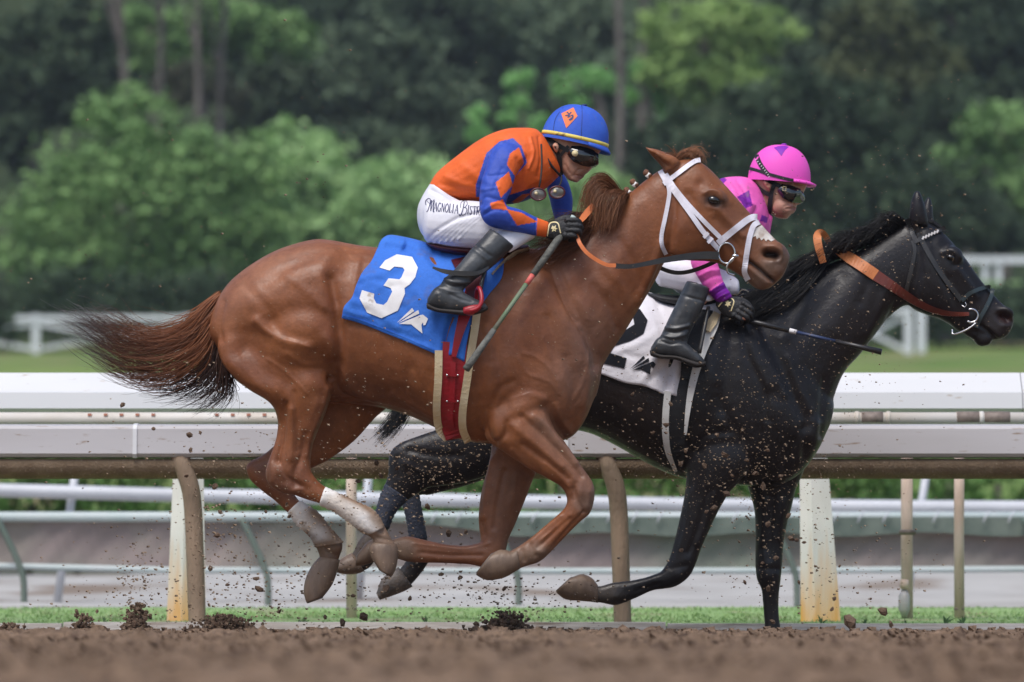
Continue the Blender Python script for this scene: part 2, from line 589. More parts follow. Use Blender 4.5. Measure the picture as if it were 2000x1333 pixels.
v, f = blades(14000, (-4, 4), (22.6, 26.9), .016, 3)
build('grass_blades', v, f, lawn_m, smooth=False, kind='stuff', label='short bright green grass behind the kerb of the track', cat='grass')

# ------------------------------------------------------------------ running rails
white_m = mat('rail white', (.66, .66, .66, 1), .45, (.59, .59, .60, 1), 2.5, 5, .3, .75, stretch=(.25, 1, 1), dirt=(.42, .34, .27, 1), dirt_scale=30,
              dirt_lo=.665, dirt_hi=.73)
grey_m = mat('rail grey face', (.49, .47, .475, 1), .45, (.40, .375, .37, 1), 1.6, 5, .3, .7, stretch=(.3, 1, 2), dirt=(.27, .2, .15, 1), dirt_scale=28,
             dirt_lo=.635, dirt_hi=.71)
brown_m = mat('mud caked rail', (.165, .115, .073, 1), .85, (.24, .175, .115, 1), 14, 7, .3, .7, bump=.5, bscale=90, spec=.2,
              dirt=(.36, .28, .2, 1), dirt_scale=60, dirt_lo=.63, dirt_hi=.7)
post_m = mat('mud stained post', (.30, .215, .145, 1), .8, (.22, .16, .108, 1), 7, 6, bump=.3, bscale=70, stretch=(1, 1, .4))


def zz(py, d): return CH + (YH - py) * d / FPX


XR = 9.0
# upper rail: folded white cover
r1 = thing('white_rail', (0, 23.2, 0), 'broad white upper rail cover with folded face along the track', 'rail')
prof = [(23.66, zz(729, 23.66)), (23.60, zz(728.5, 23.60)), (23.50, zz(763, 23.50)), (23.485, zz(767, 23.485)), (23.468, zz(798, 23.468)), (23.49, zz(806.5, 23.49)), (23.66, zz(804, 23.66))]
for x0, x1 in ((-XR, -3.4), (-3.396, 2.6), (2.604, XR)):
    MB().extrude_x(prof, x0, x1).build('rail_cover', white_m, r1, smooth=False)


def rust_mat():
    m = mat('rusty white post', (.86, .85, .82, 1), .5, (.80, .78, .74, 1), 6, 5)
    nt = m.node_tree; n, l = nt.nodes, nt.links
    b = n['Principled BSDF']; cur = b.inputs['Base Color'].links[0].from_socket
    g = n.new('ShaderNodeNewGeometry'); sp = n.new('ShaderNodeSeparateXYZ'); l.new(g.outputs['Position'], sp.inputs[0])
    nz = n.new('ShaderNodeTexNoise'); nz.inputs['Scale'].default_value = 5; nz.inputs['Detail'].default_value = 6
    mp = n.new('ShaderNodeMapping'); mp.inputs['Scale'].default_value = (6, 6, .7); l.new(g.outputs['Position'], mp.inputs[0]); l.new(mp.outputs[0], nz.inputs[0])
    ma = n.new('ShaderNodeMath'); ma.operation = 'MULTIPLY_ADD'; l.new(nz.outputs[0], ma.inputs[0]); ma.inputs[1].default_value = -.55; l.new(sp.outputs[2], ma.inputs[2])
    mr = n.new('ShaderNodeMapRange'); mr.inputs[1].default_value = .14; mr.inputs[2].default_value = -.34; l.new(ma.outputs[0], mr.inputs[0])
    mx = n.new('ShaderNodeMix'); mx.data_type = 'RGBA'; l.new(mr.outputs[0], mx.inputs[0]); l.new(cur, mx.inputs[6]); mx.inputs[7].default_value = (.80, .40, .09, 1)
    l.new(mx.outputs[2], b.inputs['Base Color'])
    return m


rust_m = rust_mat()


def taper_post(xl0, xr0, xl1, xr1, y0, y1, d, parent, m):
    A = [P(xl0, y0, d), P((xl0 * .62 + xr0 * .38), y0, d - .035), P(xr0, y0, d), P(xr0, y0, d + .11), P(xl0, y0, d + .11)]
    B = [P(xl1, y1, d), P((xl1 * .62 + xr1 * .38), y1, d - .035), P(xr1, y1, d), P(xr1, y1, d + .11), P(xl1, y1, d + .11)]
    k = 5
    return MB().add(A + B, [(j, (j + 1) % k, (j + 1) % k + k, j + k) for j in range(k)] + [tuple(range(k))[::-1], tuple(range(k, 2 * k))]).build('post', m, parent, smooth=False)


for dx in (-1236, 0, 1236, 2472):
    if dx == 1236: taper_post(1561, 1609, 1564, 1643, 806, 1226, 23.53, r1, rust_m)
    else: taper_post(343 + dx, 396 + dx, 325 + dx, 402 + dx, 806, 1226, 23.53, r1, rust_m)

# lower rail with overhanging lip
r2 = thing('track_rail', (0, 22.6, 0), 'grey faced lower rail with mud caked brown underside on goose-neck posts', 'rail')
prof = [(22.74, zz(829, 22.74)), (22.66, zz(829, 22.66)), (22.605, zz(832, 22.6)), (22.59, zz(838, 22.59)), (22.575, zz(886, 22.57)), (22.59, zz(893, 22.59)), (22.66, zz(895, 22.66)), (22.74, zz(892, 22.74))]
for x0, x1 in ((-XR, P(263, 0, 22.6)[0]), (P(265, 0, 22.6)[0], P(1105, 0, 22.6)[0]), (P(1107, 0, 22.6)[0], P(2300, 0, 22.6)[0]), (P(2302, 0, 22.6)[0], XR)):
    MB().extrude_x(prof, x0, x1).build('rail_face', grey_m, r2, smooth=False)
for xc in (264, 1106, 2301):
    sl = [(22.745, zz(827.5, 22.745)), (22.66, zz(827.5, 22.66)), (22.60, zz(830.5, 22.6)), (22.583, zz(838, 22.59)), (22.567, zz(887, 22.57)), (22.58, zz(895, 22.59)), (22.745, zz(893, 22.745))]
    MB().extrude_x(sl, P(xc - 4, 0, 22.6)[0], P(xc + 4, 0, 22.6)[0]).build('joint_sleeve', white_m, r2, smooth=False)
th = np.linspace(0, 2 * np.pi, 20, endpoint=False)
lip = [(22.61, zz(896, 22.61)), (22.598, zz(902, 22.6)), (22.60, zz(914, 22.6)), (22.615, zz(924, 22.615)), (22.64, zz(931, 22.64)), (22.675, zz(935, 22.675)), (22.73, zz(936, 22.73)), (22.735, zz(897.5, 22.735))]
mb = MB().extrude_x(lip, -XR, XR, 1)
mb.build('lower_tube', brown_m, r2)
for px in (-445, 382, 1213, 2046):
    sx = 1 if px == 1213 else -1
    pts = [P(px - 34, 880, 22.645), P(px - 27, 902, 22.625), P(px - 18, 928, 22.625), P(px - 9, 960, 22.63), P(px - 4, 1010, 22.64), P(px, 1120, 22.63), P(px + 4, 1240, 22.62)]
    pts = catmull(pts, 5)
    MB().tube(pts, np.linspace(.047, .043, len(pts)), 14).build('goose_neck_post', post_m, r2)
r2['label'] = 'grey faced lower rail with mud caked brown underside on goose-neck posts'

# water pipe in the gap between both rails
pp = thing('water_pipe', P(1000, 818, 23.02), 'cream pipe with black couplings in the gap between the two rails', 'pipe')
cream_m = mat('cream pipe', (.66, .63, .59, 1), .5, (.52, .46, .39, 1), 4, 5, stretch=(.5, 1, 1))
black_m = mat('dark rubber', (.15, .115, .095, 1), .6, (.24, .19, .16, 1), 30, 4)
steel_m = mat('steel', (.62, .62, .63, 1), .25, metal=1.)
MB().tube([P(-600, 819, 23.02), P(1000, 819, 23.02), P(2600, 819, 23.02)], .034, 12).build('pipe', cream_m, pp)
for a, b in ((1682, 1724), (1868, 1912), (1922, 1972)):
    MB().tube([P(a, 818, 23.02), P((a + b) / 2, 818, 23.02), P(b, 818, 23.02)], .0355, 12).build('coupling', black_m, pp)
for a in (1674, 1917, 1735):
    MB().tube([P(a - 4, 818, 23.02), P(a, 818, 23.02), P(a + 4, 818, 23.02)], .037, 12).build('clamp', cream_m, pp)
red_m = mat('red tag', (.50, .20, .13, 1), .6)
for px in range(176, 560, 31):
    if 300 < px < 400: continue
    MB().box(P(px, 810.5, 23.015), (.018, .06, .012)).build('red_tag', red_m, pp, smooth=False)

# thin stakes behind the rails
stake_m = mat('dirty stake', (.74, .58, .50, 1), .85, (.54, .40, .32, 1), 12, 6, stretch=(1, 1, .35), bump=.2)
for px, w, lab in ((686, 21, 'slim pale stake beside the muddy bandaged hind legs'), (1771, 23, 'dirty round stake with a wired bottle shaped cap near its foot'),
                   (1873, 20, 'plain slim beige stake at the right end of the rails')):
    t = thing('stake', P(px, 1222, 24.1), lab, 'stake', 'stakes behind the rails')
    ln = [P(px + 1, 815, 24.1), P(px, 1050, 24.1), P(px + 1, 1226, 24.1)]
    MB().tube(ln, M(w / 2, 24.1), 10).build('shaft', stake_m, t)
    if px == 1771:
        MB().tube([P(1767, 1132, 24.0), P(1766, 1142, 24.0), P(1766, 1150, 24.0)], [.02, .024, .02], 10).build('clip', stake_m, t)
        MB().tube([P(1767, 1152, 24.01), P(1766, 1165, 24.0), P(1766, 1190, 24.0), P(1767, 1206, 24.01)], [.012, .03, .03, .012], 10).build('bottle', grey_m, t)
        MB().tube([P(1758, 1040, 24.02), P(1772, 1040, 24.0), P(1786, 1040, 24.02)], .014, 8).build('wire', black_m, t)
    else:
        MB().tube([P(px - w / 2, 1190, 24.08), P(px + w / 2, 1190, 24.08)], .006, 6).build('wire', black_m, t)

# turf rail: white pipe on raked posts, and the low screen fence behind it
pipe_m = mat('pvc pipe', (.56, .57, .60, 1), .4, (.46, .47, .50, 1), 2, 4)
galv_m = mat('green grey pipe', (.46, .50, .50, 1), .45, (.40, .47, .46, 1), 5, 4)
green_m = mat('green post', (.085, .12, .095, 1), .6, (.14, .17, .14, 1), 4)
t = thing('turf_rail', P(1000, 1000, 32), 'white pipe rail on raked white posts beyond the sand path', 'rail')
pts = catmull([P(-900, 935, 32), P(0, 958, 32), P(330, 967, 32), P(700, 974, 32), P(1000, 980, 32), P(1500, 988, 32), P(2000, 992, 32), P(2900, 995, 32)], 6)
MB().tube(pts, M(13.5, 32), 12).build('pipe', pipe_m, t)
for x0, x1, y1 in ((150, 112, 1075), (722, 700, 1010), (1813, 1770, 1150), (2390, 2350, 1150)):
    y1 = 1178
    MB().tube([P(x0, 900, 32.1), P(x0 + (x1 - x0) * .5, (900 + y1) / 2, 32.1), P(x0 + (x1 - x0), y1, 32.1)], M(8, 32), 8).build('post', pipe_m, t)
t = thing('screen_fence', P(1000, 1190, 30), 'low screen fence with green pipe frame and sagging mauve fabric', 'fence')
MB().tube([P(-900, 1010, 30), P(500, 1010, 30), P(1500, 1010, 30), P(2900, 1010, 30)], M(10, 30), 12).build('top_pipe', galv_m, t)
MB().tube([P(-900, 1103, 30), P(0, 1106, 30), P(330, 1114, 30), P(1000, 1116, 30), P(1500, 1115, 30), P(2000, 1112, 30), P(2900, 1110, 30)], M(6.5, 30), 10).build('bottom_pipe', galv_m, t)
fab = mat('screen fabric', (.25, .20, .19, 1), .9, (.17, .19, .15, 1), .55, 3, .42, .58, bump=.15, bscale=120, dirt=(.29, .26, .22, 1), dirt_scale=1.3)
fxs = np.linspace(-900, 2900, 240); fts = np.linspace(0, 1, 14)
fv = np.array([P(x, 1012 + tt * (1114 - 1012), 30.02 + .10 * tt * (1 - tt) + .012 * math.sin(x * .031 + 3 * tt) + .01 * math.sin(x * .11 + 9 * tt)) for tt in fts for x in fxs])
ff = [(j * 240 + i, j * 240 + i + 1, (j + 1) * 240 + i + 1, (j + 1) * 240 + i) for j in range(13) for i in range(239)]
build('fabric', fv, ff, fab, t)
flap = mat('screen flap', (.07, .095, .078, 1), .85, (.12, .145, .12, 1), 6, 4)
fxs = np.linspace(700, 2900, 140)
fv = np.array([P(x, 1010 + tt * (34 + 4 * math.sin(x * .02)) * min(1, (x - 690) / 300), 29.965 - .02 * tt) for tt in (0, .35, .7, 1) for x in fxs])
build('flap', fv, [(j * 140 + i, j * 140 + i + 1, (j + 1) * 140 + i + 1, (j + 1) * 140 + i) for j in range(3) for i in range(139)], flap, t)
for px in range(700, 2300, 49):
    MB().tube([P(px + 7, 999, 29.93), P(px, 1010, 29.925), P(px - 5, 1021, 29.93)], .006, 6).build('lace', pipe_m, t)
for px in (-440, 46, 523, 1012, 1556, 2050):
    pts = catmull([P(px - 52, 1012, 29.9), P(px - 28, 1060, 29.9), P(px - 8, 1105, 29.9), P(px, 1135, 29.9), P(px + 1, 1194, 29.9)], 5)
    MB().tube(pts, M(6.5, 30), 8).build('post', green_m, t)

# ------------------------------------------------------------------ foliage
def leaves(centers, size, seed, up=.25):
    rg = np.random.default_rng(seed)
    n = len(centers)
    a = rg.normal(size=(n, 3)); a /= np.linalg.norm(a, axis=1)[:, None]
    b = rg.normal(size=(n, 3)); b -= (b * a).sum(1)[:, None] * a; b /= np.linalg.norm(b, axis=1)[:, None]
    s = (size * rg.uniform(.6, 1.4, n))[:, None]
    v = np.stack([centers - a * s, centers + b * s * .5, centers + a * s, centers - b * s * .5], 1).reshape(-1, 3)
    i = np.arange(n) * 4
    return v, np.stack([i, i + 1, i + 2, i + 3], 1)


def crown_points(lobes, D, n, seed, clump=.22, shell=.5):
    """lobes: (px, py, rx, ry) in photo pixels at depth D"""
    rg = np.random.default_rng(seed)
    area = np.array([q[2] * q[3] for q in lobes], float); area /= area.sum()
    out = []
    for (px, py, rx, ry), a in zip(lobes, area):
        k = max(6, int(n * a / 55))
        d = rg.normal(size=(k, 3)); d /= np.linalg.norm(d, axis=1)[:, None]
        d[:, 2] = d[:, 2] * .9 + .1
        rad = rg.uniform(shell, 1.0, k)[:, None]
        R = np.array([M(rx, D), M((rx + ry) * .5, D) * .8, M(ry, D)])
        c = P(px, py, D) + d * rad * R
        m = int(n * a) // k + 1
        cl = R * clump * rg.uniform(.6, 1.25, (k, 1))
        pts = c[:, None] + rg.normal(size=(k, m, 3)) * cl[:, None] * .62
        out.append(pts.reshape(-1, 3))
    return np.concatenate(out)


def leaf_mat(name, c1, c2, sc=.5):
    m = mat(name, c1 + (1,), .75, c2 + (1,), sc, 4, .35, .65, spec=.2)
    return m


LM = dict(
    mid=leaf_mat('mid green leaves', (0.138, 0.247, 0.084), (0.225, 0.365, 0.132), .6),
    pale=leaf_mat('pale green leaves', (0.250, 0.404, 0.160), (0.394, 0.581, 0.247), .5),
    dark=leaf_mat('dark evergreen leaves', (0.032, 0.055, 0.030), (0.061, 0.095, 0.049), .35),
    grey=leaf_mat('grey green leaves', (0.076, 0.114, 0.067), (0.121, 0.169, 0.095), .35),
    lime=leaf_mat('yellow green leaves', (0.210, 0.330, 0.097), (0.320, 0.457, 0.150), .5),
    olive=leaf_mat('olive leaves', (0.069, 0.087, 0.035), (0.106, 0.129, 0.057), .4),
    dry=leaf_mat('dry twigs', (0.133, 0.134, 0.082), (0.191, 0.193, 0.117), .6),
    rosette=leaf_mat('fleshy green rosettes', (0.200, 0.413, 0.141), (0.299, 0.557, 0.199), .8),
    hedge=leaf_mat('hedge leaves', (0.079, 0.165, 0.042), (0.134, 0.242, 0.070), .9))
bark_m = mat('grey bark', (.16, .14, .125, 1), .9, (.095, .08, .07, 1), 2.5, 6, bump=.5, bscale=12, stretch=(1, 1, .3))


def tree(name, label, lobes, D, n, kind, seed, trunk=None, leaf=.17, cat='tree', group=None, clump=.22, base=None, bw=9):
    bx = lobes[0][0] if trunk is None else trunk[-1][0]
    zb = np.interp(D, [46.5, 49, 52, 70, 140, 150, 165, 200, 260, 420], [-.03, 0, .1, 2.55, 5.42, 6, 7, 12, 36, 120])
    t = thing(name, (P(bx, 0, D)[0], D, zb), label, cat, group)
    pts = crown_points(lobes, D, n, seed, clump)
    pts = pts[pts[:, 2] > zb + .05]
    v, f = leaves(pts, leaf, seed + 1)
    build('crown', v, f, LM[kind], t, smooth=False)
    if trunk is None:
        c = lobes[0]
        trunk = [(c[0], c[1] - c[3] * .2), (c[0] + 6, c[1] + c[3] * .6)]
    top = [P(x, y, D) for x, y in trunk]
    foot = top[-1].copy(); foot[2] = zb - .3
    if foot[2] < top[-1][2]: top.append(foot)
    pts = catmull(top, 4)
    r = np.linspace(.45, 1, len(pts)) * M(bw, D)
    mb = MB().tube(pts, r, 9)
    rg = np.random.default_rng(seed + 5)
    for q in lobes[:6]:                       # limbs into the lobes
        i = int(len(pts) * rg.uniform(.1, .5)); e = P(q[0], q[1], D + rg.uniform(-1, 1)); s = pts[i]
        md = (s + e) / 2 + np.array([0, 0, -.25])
        mb.tube(catmull([s, md, e], 4), np.linspace(.4, .12, 9) * M(bw, D), 6)
    mb.build('trunk', bark_m, t)
    return t


GA = 'trees and bushes beyond the white fence'
tree('broad_bush_tree', 'broad rounded green tree behind the white cross-braced fence at left',
     [(290, 400, 180, 150), (130, 420, 110, 120), (260, 265, 105, 85), (420, 330, 110, 100), (170, 520, 150, 70), (400, 500, 150, 85), (60, 500, 70, 80), (500, 420, 90, 110), (330, 560, 120, 45)],
     150, 17000, 'mid', 11, leaf=.16, group=GA, clump=.26)
tree('pale_tree', 'pale green leafy tree just right of the broad rounded tree', [(570, 330, 110, 100), (640, 420, 110, 120), (560, 480, 110, 90), (690, 360, 70, 60)], 162, 8000, 'pale', 21, group=GA)
tree('pale_tree', 'soft green bush behind the rump of the chestnut horse', [(800, 400, 110, 95), (740, 470, 120, 80), (870, 460, 80, 80)], 158, 7000, 'pale', 31, group=GA)
tree('round_bush', 'round light green bush between the helmet and the chestnut head', [(1170, 390, 75, 80), (1080, 430, 80, 70), (970, 430, 90, 70)], 155, 5000, 'pale', 41, cat='bush', group=GA)
tree('hill_tree', 'dark tree filling the upper left corner', [(60, 120, 130, 110), (10, 250, 90, 110), (150, 60, 90, 70), (100, 210, 80, 70)], 178, 7000, 'dark', 51, group=GA, leaf=.22)
tree('hill_tree', 'green tree behind the four slim trunks at upper left', [(290, 70, 120, 70), (430, 50, 130, 60), (540, 80, 80, 70), (350, 130, 90, 40)], 182, 6000, 'mid', 61, group=GA, leaf=.2)
tree('dry_bush', 'dry brownish bush at the foot of the slim trunks', [(395, 160, 70, 55), (440, 190, 45, 40), (350, 180, 45, 35)], 172, 2600, 'dry', 71, cat='bush', group=GA, leaf=.14)
tree('hill_tree', 'grey green hillside oak above the pale trees', [(700, 170, 150, 110), (600, 180, 110, 90), (830, 210, 110, 110), (740, 90, 120, 60)], 190, 9000, 'grey', 81, group=GA, leaf=.24)
tree('hill_tree', 'darkest tree at the top centre of the hillside', [(860, 60, 150, 90), (640, 20, 140, 50), (1000, 90, 120, 100), (930, 180, 80, 90)], 205, 8000, 'dark', 91, group=GA, leaf=.26)
tree('hill_tree', 'grey green tree behind the tall pale trunk', [(1130, 70, 110, 90), (1080, 160, 90, 70), (1230, 220, 90, 120), (1150, 280, 100, 80)], 195, 7000, 'grey', 101, group=GA, leaf=.24)
tree('bright_tree', 'yellow green tree catching light above the pink helmet', [(1370, 90, 110, 80), (1320, 160, 80, 60), (1460, 60, 100, 60), (1440, 170, 90, 50), (1300, 60, 50, 50)], 168, 6500, 'lime', 111, group=GA, leaf=.18)
tree('dark_tree', 'large dark tree behind the pink capped jockey', [(1500, 330, 170, 150), (1620, 250, 130, 120), (1430, 240, 120, 80), (1680, 400, 150, 140), (1560, 470, 200, 90), (1400, 420, 110, 130)], 152, 15000, 'dark', 121, group=GA, leaf=.19)
tree('olive_tree', 'olive brown domed tree at the upper right', [(1720, 80, 110, 80), (1680, 160, 100, 70), (1800, 170, 90, 90)], 175, 6000, 'olive', 131, group=GA, leaf=.2)
tree('dark_tree', 'dark tree in the upper right corner', [(1920, 80, 130, 100), (1980, 190, 100, 100), (1850, 30, 80, 50)], 180, 5500, 'dark', 141, group=GA, leaf=.22)
tree('mid_tree', 'mid green tree at the right edge above the far rail', [(1960, 260, 90, 70), (1900, 350, 90, 70), (1990, 390, 80, 80)], 158, 5000, 'mid', 151, group=GA, leaf=.17)
tree('dark_tree', 'dark low tree behind the black horse ears', [(1840, 430, 130, 110), (1960, 460, 90, 60), (1740, 520, 120, 70)], 154, 8000, 'dark', 161, group=GA, leaf=.18)
tree('hill_tree', 'dark grey tree high on the slope at top right', [(1560, 30, 120, 60), (1640, 100, 90, 70), (1520, 110, 100, 60)], 200, 5000, 'grey', 171, group=GA, leaf=.25)
tree('small_shrub', 'small dark round shrub at the left end of the fence', [(2, 640, 30, 40)], 138, 900, 'dark', 181, cat='shrub', leaf=.09, bw=3)

for i, (lob, D, k, lab) in enumerate([
        ([(560, 170, 90, 80), (500, 230, 80, 60)], 186, 'grey', 'grey green bush between the slim trunks and the pale trees'),
        ([(960, 320, 110, 70), (880, 330, 90, 60), (1040, 330, 80, 60)], 172, 'dark', 'dark bush just above the orange jacket'),
        ([(700, 290, 120, 50), (800, 300, 90, 50)], 175, 'grey', 'grey green bush on the bank above the pale trees'),
        ([(1320, 330, 90, 110), (1280, 430, 80, 100)], 160, 'dark', 'dark shrub behind the poll of the chestnut horse'),
        ([(480, 120, 80, 60), (560, 60, 80, 70)], 200, 'dark', 'dark tree behind the rightmost slim trunk'),
        ([(1060, 240, 90, 90), (980, 250, 70, 70)], 185, 'dark', 'dark shrub behind the stacked rosette tree'),
        ([(1240, 300, 80, 90), (1180, 200, 90, 90)], 182, 'grey', 'grey green shrub behind the tall grey trunk foot'),
        ([(780, 30, 160, 60), (1100, 20, 130, 50)], 230, 'grey', 'grey treetop band along the top centre of the slope'),
        ([(230, 180, 100, 90), (150, 140, 90, 80)], 190, 'dark', 'dark tree behind the leftmost slim trunk'),
        ([(1880, 250, 100, 90), (1800, 300, 90, 70)], 172, 'dark', 'dark tree between the olive dome and the right edge')]):
    tree('hill_tree', lab, lob, D, 4200, k, 500 + 11 * i, group=GA, leaf=.21)

# tall slim trunks whose crowns stand above the view
for i, (pts, w, D, lab) in enumerate([
        ([(228, -260), (226, 0), (238, 90), (246, 190), (250, 330)], 11, 166, 'leftmost of the slim grey trunks at upper left'),
        ([(316, -260), (314, 0), (315, 80), (312, 170), (312, 300)], 9, 168, 'second slim trunk from the left at upper left'),
        ([(388, -260), (386, 0), (386, 110), (388, 225), (388, 320)], 9, 166, 'third slim trunk rising out of the dry bush'),
        ([(444, -260), (441, 0), (434, 100), (430, 200), (430, 320)], 8, 170, 'rightmost slim trunk standing behind the dry bush'),
        ([(1206, -260), (1208, 0), (1212, 150), (1211, 320), (1211, 430)], 12, 160, 'tall straight grey trunk right of the blue helmet'),
        ([(1262, -260), (1258, 0), (1256, 60), (1254, 240), (1254, 420)], 10, 172, 'shorter reddish trunk beside the tall grey trunk')]):
    tree('tall_tree', lab, [(pts[0][0] + 30 * math.sin(i * 2), -330, 150, 90), (pts[0][0] - 90, -280, 90, 60)], D, 1800, 'dark', 200 + i * 7, trunk=pts, group='tall slim trunks', leaf=.25, bw=w)

# fleshy rosette trees
def rosette_tree(label, heads, stems, D, seed):
    t = thing('rosette_tree', (P(heads[0][0], 0, D)[0], D, np.interp(D, [150, 165, 200], [6, 7, 12])), label, 'tree', 'pale rosette trees on the slope')
    for i, (x, y, rx, ry) in enumerate(heads):
        v, f = leaves(crown_points([(x, y, rx, ry)], D, 700, seed + i, .2, .2), .17, seed + 40 + i)
        build('rosette', v, f, LM['rosette'], t, smooth=False)
    for s in stems:
        p = [P(x, y, D) for x, y in s]
        q = p[-1].copy(); q[2] = np.interp(D, [150, 165, 200], [6, 7, 12]) - .3
        if q[2] < p[-1][2]: p.append(q)
        MB().tube(catmull(p, 4), M(7, D), 7).build('stem', bark_m, t)


rosette_tree('single column of bright green leaves left of the blue helmet', [(932, 225, 20, 28), (936, 265, 22, 34)], [[(934, 230), (937, 300), (938, 360)]], 164, 300)
rosette_tree('rosette tree with two stacked round heads above the orange jacket', [(1015, 160, 32, 25), (1018, 205, 27, 22), (1000, 240, 26, 18), (1050, 255, 40, 35)], [[(1016, 165), (1020, 235), (1022, 300)]], 166, 320)
rosette_tree('spreading rosette tree left of the tall grey trunk', [(1105, 175, 26, 30), (1150, 150, 34, 24), (1185, 165, 30, 26), (1120, 205, 30, 26)], [[(1155, 150), (1165, 180), (1178, 235), (1180, 320)], [(1105, 180), (1130, 230), (1178, 260)]], 167, 340)
rosette_tree('rosette tree with forked pale stems right of the tall grey trunk', [(1250, 140, 36, 22), (1290, 180, 36, 40), (1235, 190, 22, 16), (1300, 240, 30, 30)], [[(1250, 150), (1262, 190), (1280, 240), (1282, 330)], [(1292, 185), (1284, 220), (1281, 260)]], 169, 360)


def hedge(name, label, x0, x1, ya, yb, D, n, kind, seed, depth=1.2, leaf=.11, cat='hedge'):
    rg = np.random.default_rng(seed)
    k = n // 40
    c = np.stack([rg.uniform(x0, x1, k), rg.uniform(ya, yb, k)], 1)
    pts = np.array([P(x, y, D) for x, y in c]); pts[:, 1] += rg.uniform(-depth, depth, k) * .5
    pts = (pts[:, None] + rg.normal(size=(k, 40, 3)) * np.array([.22, .18, .16]) * (D / 100)).reshape(-1, 3)
    v, f = leaves(pts, leaf, seed)
    t = thing(name, (P((x0 + x1) / 2, 0, D)[0], D, np.interp(D, [46.5, 52, 70, 140, 150], [0, .1, 2.55, 5.42, 6])), label, cat)
    build('leaves', v, f, LM[kind], t, smooth=False)
    for x in np.linspace(x0, x1, max(4, int((x1 - x0) / 90))):
        b = P(x, yb, D); b[2] = t.location.z - .2
        MB().tube([P(x + 5, (ya + yb) / 2, D), (P(x + 5, yb, D) + b) / 2, b], .04, 5).build('stem', bark_m, t)
    return t


hedge('clipped_hedge', 'bright green clipped hedge seen under the rails', -700, 2700, 880, 1010, 50, 26000, 'hedge', 401, 1.0, .06)
hedge('dark_hedge', 'dark hedge behind the white cross-braced fence at left', -300, 700, 545, 640, 146, 9000, 'dark', 402, 2, .15)
hedge('dark_hedge', 'very dark hedge behind the muzzle of the black horse', 1640, 2400, 568, 650, 146, 9000, 'dark', 403, 2, .15)
hedge('dark_hedge', 'dark hedge glimpsed between the two horses', 1180, 1640, 480, 650, 147, 9000, 'dark', 404, 2, .15)

# ------------------------------------------------------------------ white fences on the lawn
fwhite = mat('fence paint', (.74, .76, .80, 1), .6, (.64, .66, .70, 1), .6, 4)


def cross_fence(label, posts, D, ytop, ybot, end_extra=None):
    t = thing('white_fence', P(posts[0], ybot, D), label, 'fence')
    for px in posts:
        a, b = P(px, ytop, D), P(px, ybot + 6, D)
        MB().box((a + b) / 2, (M(14, D), .16, a[2] - b[2])).build('post', fwhite, t, smooth=False)
    for a, b in zip(posts[:-1], posts[1:]):
        for y, h in ((ytop + 7, 10),):
            p, q = P(a, y, D - .12), P(b, y, D - .12)
            MB().box((p + q) / 2, (q[0] - p[0] - .005, .06, M(h, D))).build('top_board', fwhite, t, smooth=False)
        for ya, yb, dd in ((ytop + 18, ybot - 4, -.10), (ybot - 4, ytop + 18, .10)):
            p, q = P(a + 7, ya, D + dd), P(b - 7, yb, D + dd)
            v = q - p; L = np.linalg.norm(v)
            MB().box((p + q) / 2, (L, .05, M(8, D)), rot=Matrix.Rotation(-math.atan2(v[2], v[0]), 4, 'Y').to_euler()).build('cross_brace', fwhite, t, smooth=False)
    return t


cross_fence('white cross-braced fence on the lawn behind the chestnut tail', [-520, -225, 70, 365, 660], 140, 615, 686)
cross_fence('white cross-braced fence end behind the black horse throat', [1480, 1628, 1774], 138, 600, 688)
t = thing('white_gate_post', P(1799, 690, 139), 'white gate post standing just right of the fence end', 'post')
a, b = P(1799, 602, 139), P(1799, 690, 139)
MB().box((a + b) / 2, (M(15, 139), .2, a[2] - b[2])).build('post', fwhite, t, smooth=False)
MB().box(a + np.array([0, 0, .04]), (M(19, 139), .26, .07)).build('cap', fwhite, t, smooth=False)
t = thing('far_rail', P(1900, 560, 146), 'far white post and rail at the right edge above the dark hedge', 'fence')
MB().box(P(2060, 508, 146), (M(420, 146), .08, M(13, 146))).build('top_rail', fwhite, t, smooth=False)
MB().box(P(2060, 553, 146), (M(420, 146), .08, M(6, 146))).build('bottom_rail', LM['pale'], t, smooth=False)
for px in (1862, 1924, 1950, 2030, 2110, 2190):
    a, b = P(px, 506, 146.1), P(px, 600, 146.1)
    MB().box((a + b) / 2, (M(11, 146), .12, a[2] - b[2])).build('post', fwhite, t, smooth=False)

# ------------------------------------------------------------------ horses
def coat_mat(name, rough, mul, dirt, dlo, dhi, dscale, sheen=.0, spec=.4):
    return mat(name, rough=rough, attr=True, col2=mul, scale=6, detail=7, lo=.3, hi=.75, bump=.22, bscale=70, bdist=.008, spec=spec, sheen=sheen, mottle=.2, mscale=30, rvar=.10,
               dirt=dirt, dirt_scale=dscale, dirt_lo=dlo, dirt_hi=dhi)


